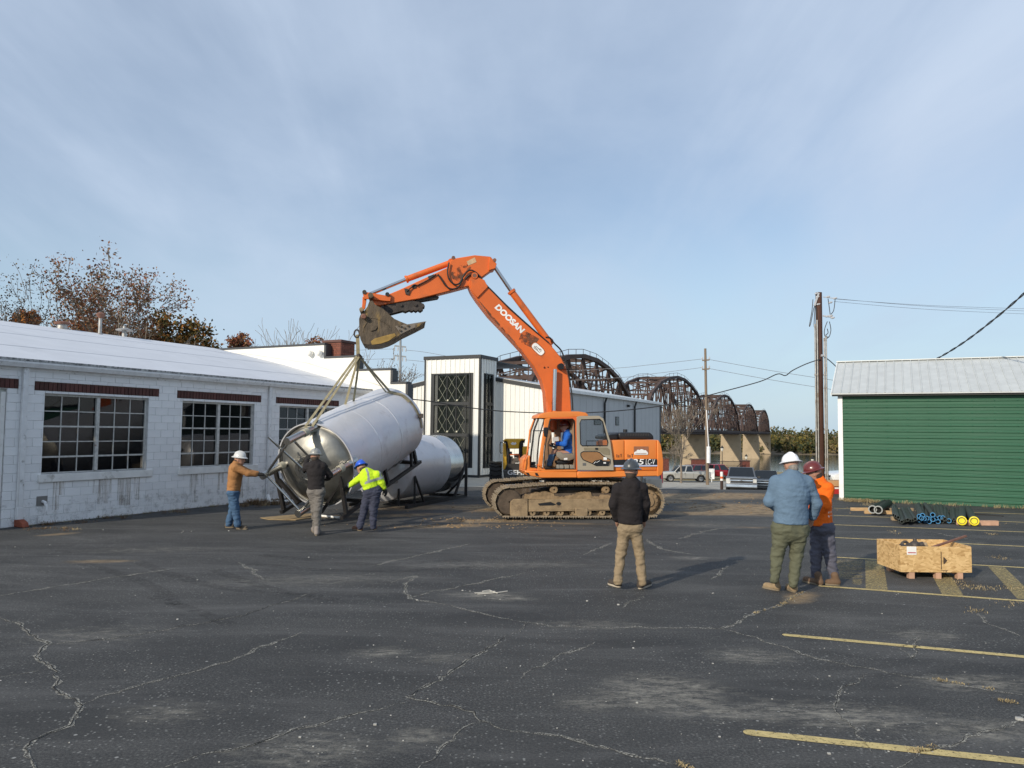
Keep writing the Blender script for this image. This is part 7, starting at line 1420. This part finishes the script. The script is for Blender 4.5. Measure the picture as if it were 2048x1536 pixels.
# ------------------------------------------------------------------ compact loader behind the excavator
LO = A(-.15, 25.6, 0); LA = unit((-.95, -.31, 0))
def lp3(x, y, d): return D(qL(x, y), d)
ld = thing('loader', 'yellow and black wheeled loader half hidden behind the excavator', 'loader', A(-.2, 26, 0))
M_yl = M('loader_yellow', (.75, .42, .03), .42, var=.08, scale=3, dirt=(.4, .24, .06), dscale=3, dlo=.62, dhi=.8); M_ldk = M('loader_dark', (.065, .065, .06), .55, var=.15, scale=4)
dl = 25.2
def lpoly(pts, d): return [lp3(x, y, d) for x, y in pts]
m = MB(); m.prism(lpoly([(352, 690), (690, 690), (690, 825), (372, 822)], dl), (0, .5, 0)); lb = m.build('body', M_ldk, ld, bevel=.03)
text('lettering', 'GEHL', M_wht, lp3(424, 765, dl-.004), (1, .0, .01), Z, .155, ld, shear=0, bold=.02, width=.60)
m = MB(); m.prism(lpoly([(385, 595), (668, 595), (668, 688), (375, 688)], dl+.08), (0, .3, 0)); m.build('radiator', M('mesh_dark', (.03, .028, .026), .8, bump=.6, bscale=80), ld)
m = MB(); m.prism(lpoly([(352, 270), (395, 290), (415, 600), (385, 680), (355, 690)], dl+.05), (0, .4, 0)); m.build('side_post', M_yl, ld, bevel=.02)
m = MB(); m.prism(lpoly([(650, 330), (745, 330), (740, 690), (665, 690)], dl+.05), (0, .4, 0)); m.build('side_post', M_yl, ld, bevel=.02)
m = MB(); m.prism(lpoly([(360, 240), (380, 212), (680, 212), (690, 240), (640, 235), (605, 270), (600, 365), (440, 365), (425, 260), (400, 238), (360, 262)], dl), (0, .8, 0)); m.build('engine_cover', M_yl, ld, bevel=.03)
m = MB(); m.tube([lp3(365, 262, dl+.1), lp3(395, 240, dl+.1), lp3(418, 268, dl+.1), lp3(440, 500, dl+.15), lp3(430, 600, dl+.15)], .06, 8); m.tube([lp3(690, 250, dl+.1), lp3(650, 240, dl+.1), lp3(632, 280, dl+.1), lp3(630, 460, dl+.15), lp3(640, 600, dl+.15)], .075, 8); m.build('lift_arm', M_blk, ld, smooth=50)
m = MB(); rg = random.Random(6)
for k in range(10): p = lp3(rg.uniform(450, 600), rg.uniform(390, 590), dl+.25); m.box(p-A(.08, .05, .06)*rg.uniform(.5, 1.4), p+A(.08, .05, .06)*rg.uniform(.5, 1.4))
m.build('engine_parts', M('engine_grey', (.16, .14, .12), .5, .5), ld, bevel=.01); m = MB(); m.tube([lp3(460, 455, dl+.1), lp3(600, 455, dl+.1), lp3(605, 540, dl+.1), lp3(640, 560, dl+.1)], .022, 6); m.build('orange_pipe', M_or, ld, smooth=50)
m = MB(); m.prism(lpoly([(470, 285), (500, 262), (530, 275), (545, 260), (560, 285), (545, 305), (490, 305)], dl-.004), (0, .003, 0)); m.build('sticker', M_wht, ld)
m = MB(); m.tube([lp3(x, y, dl-.1) for x, y in ((350, 270), (318, 262), (308, 300), (308, 410), (320, 435), (350, 425))], .02, 6); m.build('mirror_bracket', M_ldk, ld, smooth=50); m = MB(); m.prism(lpoly([(316, 268), (348, 268), (348, 425), (318, 425)], dl-.08), (0, .03, 0)); m.build('mirror', M('mirror_grey', (.5, .52, .52), .1, .9), ld)
m = MB(); m.prism(lpoly([(440, 845), (690, 845), (690, 868), (440, 868)], dl), (0, .3, 0)); m.build('tow_bar', M_ldk, ld)
m = MB(); m.prism(lpoly([(300, 830), (680, 822), (680, 905), (330, 915)], dl+.15), (0, 1.2, 0)); m.build('axle', M_blk, ld)
for cx, nm in ((243, 0), (760, 1)):
    c = lp3(cx, 800, dl+.5); c[2] = .60; ax = unit((.97, .0, 0)); m = MB(); m.lathe([(.28, .19), (.52, .20), (.58, .15), (.60, .10), (.60, -.10), (.58, -.15), (.52, -.20), (.28, -.19)], c, ax, 36); w = m.build('wheel', M_tyre, ld, smooth=40)
    tm = MB(); y_ = np.cross(ax, Z)
    for k in range(22):
        a = 2*math.pi*k/22; r_ = y_*math.cos(a)+Z*math.sin(a); q = -y_*math.sin(a)+Z*math.cos(a)
        for s in (-1, 1): a2 = q*.05*s; tm.prism([c+r_*.595+ax*s*.005+q*.0, c+r_*.595+ax*s*.20+q*.07, c+r_*.595+ax*s*.20+q*.12, c+r_*.595+ax*s*.005+q*.05], r_*.035)
    tm.build('tread', M_tyre, w); m = MB(); m.lathe([(.29, .15), (.27, .10), (.05, .06), (.001, .06)], c, ax, 20); m.build('rim', M_yl, w, smooth=40)
# ------------------------------------------------------------------ timber crate, pipes, timbers
def osb():
    m = M('strand_board', (.50, .31, .13), .8, var=.28, scale=10, bump=.25, bscale=40); t = m.node_tree; N = t.nodes; L = t.links; v = N.new('ShaderNodeTexVoronoi'); v.inputs['Scale'].default_value = 20; mp = N.new('ShaderNodeMapping'); mp.inputs['Scale'].default_value = (1, 1, 2.2); mp.inputs['Rotation'].default_value = (.3, .4, .2); tcn = N.new('ShaderNodeTexCoord'); n = N.new('ShaderNodeTexNoise'); n.inputs['Scale'].default_value = 5
    ad = N.new('ShaderNodeMix'); ad.data_type = 'VECTOR'; ad.inputs[0].default_value = .12; L.new(tcn.outputs['Object'], ad.inputs[4]); L.new(tcn.outputs['Object'], n.inputs[0]); L.new(n.outputs['Color'], ad.inputs[5]); L.new(ad.outputs[1], mp.inputs[0]); L.new(mp.outputs[0], v.inputs[0])
    cr_ = N.new('ShaderNodeValToRGB'); e = cr_.color_ramp.elements; e[0].color = (.42, .25, .095, 1); e[1].color = (.70, .48, .23, 1); e.new(.35).color = (.57, .37, .16, 1); sp = N.new('ShaderNodeSeparateColor'); L.new(v.outputs['Color'], sp.inputs[0]); L.new(sp.outputs[0], cr_.inputs[0]); L.new(cr_.outputs[0], N['Principled BSDF'].inputs['Base Color']); return m
M_osb = osb(); M_pine = M('pine_timber', (.52, .34, .17), .8, var=.2, scale=6, stretch=(1, 1, 6)); M_pinep = M('pinkish_timber', (.50, .30, .20), .8, var=.2, scale=6); M_oldw = M('weathered_timber', (.36, .27, .17), .85, var=.25, scale=5)
ck = thing('wooden_crate', 'open strand board crate on pallet feet with a lifted lever inside', 'crate', A(6.7, 12.6, 0)); cx0, cx1, cy0, cy1, cz0, cz1 = 6.13, 7.25, 12.22, 13.0, .105, .515; th_ = .018
for nm, lo, hi in (('front_panel', (cx0, cy0, cz0), (cx1, cy0+th_, cz1-.01)), ('back_panel', (cx0, cy1-th_, cz0), (cx1, cy1, cz1+.0)), ('side_panel', (cx0, cy0+th_, cz0), (cx0+th_, cy1-th_, cz1)), ('side_panel', (cx1-th_, cy0+th_, cz0), (cx1, cy1-th_, cz1)), ('floor_panel', (cx0+th_, cy0+th_, cz0), (cx1-th_, cy1-th_, cz0+.02))): m = MB(); m.box(lo, hi); m.build(nm, M_osb, ck, bevel=.002)
for x in (cx0+.14, (cx0+cx1)/2, cx1-.22):
    m = MB(); m.box((x, cy0+.01, .0), (x+.085, cy0+.10, .103)); m.box((x, cy1-.12, 0), (x+.085, cy1-.02, .103)); m.box((x, cy0+.10, .06), (x+.085, cy1-.12, .103)); m.build('skid', M_pinep, ck, bevel=.003)
m = MB(); fx = lambda u, v: A(cx0+(cx1-cx0)*u, cy0-.002, cz0+(cz1-cz0)*v); m.prism([fx(.09, .66), fx(.225, .66), fx(.225, .97), fx(.09, .97)], (0, -.002, 0)); lb_ = m.build('paper_label', M_wht, ck); m = MB(); m.prism([A(*p)-A(0, .003, 0) for p in (fx(.105, .72), fx(.215, .72), fx(.215, .755), fx(.105, .755))], (0, -.001, 0)); m.build('red_bar', M('print_red', (.45, .03, .04), .6), lb_)
M_ink = M('ink_black', (.06, .04, .025), .8); m = MB()
for a_, b_ in (((.565, .12), (.575, .78)), ((.575, .43), (.60, .44)), ((.56, .07), (.66, .085)), ((.60, .03), (.605, .08)), ((.63, .02), (.64, .08)), ((.60, .32), (.612, .58))): m.prism([fx(a_[0], a_[1])-A(0, .002, 0), fx(b_[0], a_[1])-A(0, .002, 0), fx(b_[0], b_[1])-A(0, .002, 0), fx(a_[0], b_[1])-A(0, .002, 0)], (0, -.001, 0))
m.prism([fx(.612, .32)-A(0, .002, 0), fx(.655, .45)-A(0, .002, 0), fx(.612, .58)-A(0, .002, 0)], (0, -.001, 0)); m.build('stencil_mark', M_ink, ck)
M_cast = M('cast_iron', (.10, .085, .075), .6, .6, var=.3, scale=8)
for i, (x, y, z, lab) in enumerate(((6.33, 12.55, .43, 'grey ribbed pipe fitting at the left end inside the crate'), (6.45, 12.7, .45, 'small ring fitting behind the ribbed fitting in the crate'), (6.56, 12.6, .46, 'rounded brown valve body in the crate'), (6.75, 12.65, .42, 'tan angular fitting near the middle of the crate'))):
    c = A(x, y, z); m = MB()
    if i == 0: m.lathe([(.04, -.14), (.07, -.14), (.07, -.1), (.05, -.09), (.05, -.03), (.07, -.02), (.07, .02), (.05, .03), (.05, .09), (.07, .1), (.07, .14), (.04, .14)], c, A(1, .1, .1), 16)
    elif i == 1: m.tube([c+A(.06*math.cos(t), 0, .06*math.sin(t)) for t in np.linspace(0, 6.283, 15)], .022, 8)
    elif i == 2: m.ball(c, .085, 14); m.cyl(c-A(.13, 0, .02), c+A(.13, 0, .02), .05, 12); m.cyl(c, c+Z*.12, .03, 10)
    else: m.prism([c+A(-.1, 0, -.08), c+A(.1, 0, -.08), c+A(.03, 0, .09)], A(0, .12, 0)); m.box(c+A(-.12, .02, -.12), c+A(.12, .1, -.07))
    if i < 3: m.cyl(c-Z*.05, A(c[0], c[1], .126), .04, 8)
    else: m.cyl(c-Z*.08+A(0, .05, 0), A(c[0], c[1]+.05, .126), .05, 8)
    own(m.build('pipe_fitting', M_cast if i != 3 else M_oldw, None, smooth=40, bevel=0 if i < 3 else .008, label=lab, cat='fitting', group='fittings inside the crate'))
m = MB(); a_, b_ = D(g2(1150, 668), 12.45), D(g2(1465, 562), 12.75); m.beam(a_-(b_-a_)*.28, b_, .045, .028); m.build('lever_bar', MATS['rusty_cap'], None, bevel=.004); lv = bpy.data.objects['lever_bar']; own(clean(lv, label='rusty flat steel bar sticking up out of the crate', cat='steel bar'))
M_pipe = M('dark_green_pipe', (.035, .043, .038), .55, var=.2, scale=5, rnd=.5); M_pblk = M('black_pipe', (.014, .015, .015), .5); M_cap1 = M('blue_cap', (.04, .22, .45), .5); M_capy = M('yellow_cap', (.85, .70, .02), .5); M_hole = M('pipe_hole', (.004, .004, .004), .9)
rg = random.Random(12)
def pipe(a, b, r, label, group, endm, mat=M_pipe, cap=False, lip=False):
    a, b = np.array(a), np.array(b); d = unit(b-a); t = thing('steel_pipe', label, 'pipe', (a+b)/2-Z*r, group); m = MB(); m.lathe([(r*.72, .2), (r*.72, 0), (r, 0), (r, np.linalg.norm(b-a)), (.001, np.linalg.norm(b-a))], a, d, 14); m.build('tube', mat, t, smooth=40)
    m = MB(); m.lathe([(.001, .12), (r*.72, .12)], a, d, 12); m.build('bore', M_hole, t)
    if cap: m = MB(); m.lathe([(r*1.12, .10), (r*1.15, -.01), (r*.9, -.015), (r*.75, .02), (.001, .02)], a, d, 20); m.build('end_cap', endm, t, smooth=40)
    elif endm: m = MB(); m.lathe([(r*1.04, .05), (r*1.06, -.008), (r*.78, -.008), (r*.78, .03)], a, d, 14); m.build('end_ring', endm, t, smooth=40)
def gp(x, y, z): return G(g2(x, y), z)
front = [(742, 345, .16), (762, 355, .16), (785, 368, .16), (800, 400, .09), (822, 412, .09), (838, 405, .09), (860, 398, .09), (880, 392, .16), (905, 400, .1), (930, 398, .09), (955, 385, .14)]
for i, (x, y, z) in enumerate(front):
    a_ = gp(x, y+8, z); b_ = gp(733+(x-742)*.68+rg.uniform(-12, 12), 258+rg.uniform(-8, 10), z); b_ = a_+(b_-a_)*min(1, 3.3/np.linalg.norm(b_-a_)); pipe(a_, b_, .042, 'slim dark pipe in the left part of the pipe heap', 'slim pipes at the left of the heap', None)
blue = [(998, 365, .20), (1020, 382, .17), (1044, 388, .15), (1072, 384, .15), (1100, 392, .12), (1134, 396, .12), (1165, 390, .12), (1000, 402, .08), (1030, 356, .23), (1132, 350, .24), (1204, 380, .14), (1234, 380, .14), (1295, 410, .08), (1060, 412, .06), (1095, 418, .06), (1185, 418, .06)]
for i, (x, y, z) in enumerate(blue):
    a_ = gp(x, y, z); xf = 1055 if y == 350 else 965+(x-998)*1.02+rg.uniform(-25, 35); b_ = gp(xf, 245+rg.uniform(-12, 14), z); b_ = a_+(b_-a_)*min(1, 3.8/np.linalg.norm(b_-a_)); pipe(a_, b_, .056, 'dark pipe with a blue ring at its open end' if y != 350 else 'dark blue ended pipe slanting across the top of the heap', 'blue ended pipes in the heap', M_cap1)
pln = [(1255, 395, .12), (1270, 412, .07), (1325, 415, .07), (1345, 400, .1), (1362, 418, .07), (1388, 412, .08), (1225, 415, .06)]
for i, (x, y, z) in enumerate(pln): a_ = gp(x, y, z); b_ = gp(x-12+rg.uniform(-30, 30), 262+rg.uniform(-6, 12), z); b_ = a_+(b_-a_)*min(1, 3.5/np.linalg.norm(b_-a_)); pipe(a_, b_, .05, 'plain dark pipe beside the yellow capped pipes', 'plain pipes right of the blue ended ones', None)
for x, y, x1, y1, lab in ((1424, 408, 1430, 268, 'thick pipe with yellow cap, left of two'), (1548, 412, 1470, 270, 'thick pipe with yellow cap, slanting right one')): a_ = gp(x, y, .13); b_ = gp(x1, y1, .13); b_ = a_+(b_-a_)*min(1, 3.6/np.linalg.norm(b_-a_)); pipe(a_, b_, .098, lab, 'yellow capped thick pipes', M_capy, cap=True)
for x, y, x1, y1, lab in ((528, 295, 650, 232, 'black pipe lying left of the heap, left of two'), (585, 300, 690, 232, 'black pipe lying left of the heap, nearer one')): a_ = gp(x, y, .16); b_ = gp(x1, y1, .16); b_ = a_+(b_-a_)*min(1, 3.0/np.linalg.norm(b_-a_)); pipe(a_, b_, .11, lab, 'black pipes left of the heap', M('pipe_lip', (.28, .29, .28), .5), M_pblk, lip=True)
for (x0, y0, x1, y1, s, lab, mt) in ((310, 292, 720, 296, .09, 'long pale timber under the two black pipes', M_pine), (445, 318, 730, 326, .10, 'short pale timber in front of the black pipes', M_pine), (715, 385, 960, 392, .10, 'weathered timber under the slim pipes', M_oldw), (1380, 428, 1780, 432, .12, 'pinkish timber under the yellow capped pipes', M_pinep), (690, 300, 930, 296, .09, 'pale timber behind the slim pipes', M_oldw), (1545, 340, 1845, 362, .03, 'thin dark rod on the ground near the dry grass', M_blk)):
    a_, b_ = gp(x0, y0, s/2), gp(x1, y1, s/2); m = MB(); m.beam(a_, b_, s, s); own(m.build('timber' if s > .05 else 'steel_rod', mt, None, bevel=.004, label=lab, cat='timber' if s > .05 else 'rod'))
# ------------------------------------------------------------------ plywood, loose pipes, litter, dry plants
m = MB(); m.prism([G(q3(*p), .006) for p in ((330, 1213), (520, 1195), (760, 1178), (790, 1205), (620, 1232), (400, 1228))], (0, 0, .015)); own(m.build('plywood_sheet', M('trodden_plywood', (.33, .235, .12), .85, var=.25, scale=4, dirt=(.14, .10, .06), dscale=3), None, label='trodden tan plywood sheet on the asphalt under the tank', cat='plywood'))
m = MB(); m.tube([G(q3(820, 1194), .03), G(q3(1000, 1210), .03)], .03, 8); own(m.build('pale_pipe', M_wht, None, smooth=50, label='thin pale pipe lying beside the plywood sheet', cat='pipe'))
def wl(x, y, t): P_ = PL(q3(x, y), WP(0, t, 0), E2); return P_
m = MB(); m.tube([G(q3(408, 1090), .02), wl(392, 1030, .35)], .055, 10); own(m.build('plastic_pipe', M_wht, None, smooth=50, label='short white plastic pipe leaning upright by the wall', cat='pipe'))
m = MB(); m.tube([G(q3(415, 1080), .05), G(q3(640, 1072), .05)], .045, 8); own(m.build('plastic_pipe', M_wht, None, smooth=50, label='white plastic pipe lying flat along the wall', cat='pipe'))
M_dry = M('dry_grass', (.33, .255, .135), .9, var=.3, scale=6); M_weed = M('brown_weed', (.15, .09, .045), .9, var=.4, scale=6); M_grn = M('weed_green', (.10, .12, .04), .9, var=.3, scale=6)
def tuft(mb, c, n, h, r, rg, mi=0, flat=1.):
    for _ in range(n):
        a = rg.uniform(0, 6.28); q = c+A(rg.gauss(0, r), rg.gauss(0, r), 0); le = A(math.cos(a), math.sin(a), 0)*rg.uniform(.2, 1.2)*h; hh = h*rg.uniform(.4, 1.1)*flat; w = A(-math.sin(a), math.cos(a), 0)*.004; mid = q+le*.5+Z*hh*.75; tip = q+le+Z*hh*.8; mb.add([q-w+Z*.004, q+w+Z*.004, mid+w*.8, tip, mid-w*.8], [(0, 1, 2, 4), (4, 2, 3)], mi)
rg = random.Random(15); mb = MB()
for i in range(240): x = rg.uniform(.3, 14.6); tuft(mb, GP(x if rg.random() < .4 else rg.choice((rg.uniform(0, 1.2), rg.uniform(6.2, 14))), -.25+rg.gauss(0, .18), 0), 16, .13, .09, rg)
for x0, y0, x1, y1, n, h_ in ((1300, 970, 1480, 1085, 26, .05), (1480, 1085, 1690, 1100, 18, .05), (1770, 1090, 2030, 1090, 16, .045), (1700, 770, 1880, 795, 16, .04), (720, 500, 800, 580, 12, .05), (1690, 540, 1780, 555, 10, .05), (1700, 440, 1900, 445, 9, .05), (1540, 1310, 1600, 1335, 10, .05), (1810, 1270, 1990, 1235, 10, .04), (440, 250, 540, 265, 14, .12)):
    for k in range(n): f = rg.random(); tuft(mb, G(g2(x0+(x1-x0)*f+rg.gauss(0, 10), y0+(y1-y0)*f+rg.gauss(0, 5))), 4, h_*.8, .08, rg)
for pts, n in (([(1170, 205), (1070, 265)], 26), ([(1700, 560), (1930, 600)], 16), ([(1940, 640), (2040, 658)], 12), ([(1600, 850), (1690, 828)], 12), ([(640, 890), (720, 915)], 8), ([(970, 295), (1070, 265)], 8)):
    for k in range(n): f = rg.random(); tuft(mb, G(g5(pts[0][0]+(pts[1][0]-pts[0][0])*f, pts[0][1]+(pts[1][1]-pts[0][1])*f)), 6, .025, .02, rg)
mb.build('dry_grass', M_dry, None, kind='stuff')
mb = MB()
for k in range(150): s = rg.uniform(.3, 12); tuft(mb, WP(s, .10+abs(rg.gauss(0, .07)), 0), 7, .07, .05, rg, rg.choice((0, 0, 1, 2)))
for c, n, h_, r_ in (((q2(1880, 985)), 26, .20, .16), (q2(1960, 985), 22, .22, .16), (q2(1820, 998), 12, .12, .12), (q2(430, 1165), 14, .06, .14), (q2(800, 1085), 8, .12, .1), (q2(330, 1135), 6, .12, .08), (q2(1290, 1045), 7, .12, .08), (q2(620, 1115), 5, .06, .08)):
    for k in range(n): g_ = G(c); tuft(mb, g_+A(rg.gauss(0, r_*2), rg.gauss(0, r_), 0), 14, h_, .06, rg, rg.choice((0, 0, 0, 2)))
mb.build('wall_weeds', [M_weed, M_grn, M_dry], None, kind='stuff')
mb = MB()
def peb(c, r): mb.box(c-A(r, r*.8, 0), c+A(r, r*.8, r*.9))
for q, x, y, s in [(g4, 1850, 203, 1.6), (g4, 1900, 212, 1), (g4, 1940, 222, 1.2), (g4, 1668, 241, 1.5), (g4, 2000, 238, 1.1), (g4, 1880, 205, 1), (g4, 1500, 740, 1.6), (g4, 1200, 790, 1.2), (g4, 710, 318, 1.3), (g4, 1235, 70, 1.3), (g4, 790, 160, 1.2), (g5, 300, 245, 1.8), (g5, 425, 260, 1.9), (g5, 485, 433, 1.2), (g5, 805, 213, 1.2), (g5, 803, 495, 1.1), (g5, 1270, 545, 1), (g5, 1465, 762, 1.2), (g5, 1268, 856, 1.4), (g5, 500, 652, 1.2), (g5, 830, 788, 1), (g5, 1040, 637, .9), (g5, 1480, 295, 1), (g3, 40, 768, 1.6), (g3, 685, 818, 1.2), (g3, 965, 1210, 1.3), (g5, 2030, 720, 3), (q2, 1340, 1180, 1.3), (q2, 1330, 1190, 1), (q2, 1400, 1180, 1.1), (q2, 755, 1170, 1.2), (q2, 365, 1280, 1.1), (q2, 110, 1295, 1), (g6, 100, 1035, 1.8)]: peb(G(q(x, y)), .0075*s)
for k in range(160):
    c = G((rg.uniform(0, 2048), rg.uniform(1080, 1530))); peb(c, rg.uniform(.002, .006))
mb.build('loose_stones', M('pale_stone', (.42, .41, .38), .9, var=.3, scale=9), None, kind='stuff')
mb = MB()
for a_, b_ in (((1900, 212), (1980, 205)), ((1910, 216), (1985, 210)), ((1990, 210), (2030, 204)), ((1930, 205), (1960, 200)), ((1960, 202), (1990, 212))): mb.beam(G(g4(*a_), .008), G(g4(*b_), .012), .012, .010)
own(mb.build('litter_sticks', M('pale_stick', (.60, .57, .50), .8), None, label='small scatter of pale broken sticks on the open asphalt', cat='litter'))
mb = MB(); rg = random.Random(4)
for cx, cy, n, sx, sy in ((960, 1040, 160, .9, .3), (900, 1052, 120, 1.2, .25), (1460, 1012, 220, 1.5, 1.0), (1400, 990, 90, 2., .8), (850, 1018, 40, 1.6, .6), (960, 1012, 40, .9, .8)):
    c = G((cx, cy))
    for k in range(n): p = c+A(rg.gauss(0, sx), rg.gauss(0, sy), 0); r_ = abs(rg.gauss(0, .010))+.006; mb.ball(p+Z*r_*.2, r_, 6, 0, (1.4, 1.1, .7))
mb.build('soil_clods', M_mud2, None, kind='stuff', smooth=60)
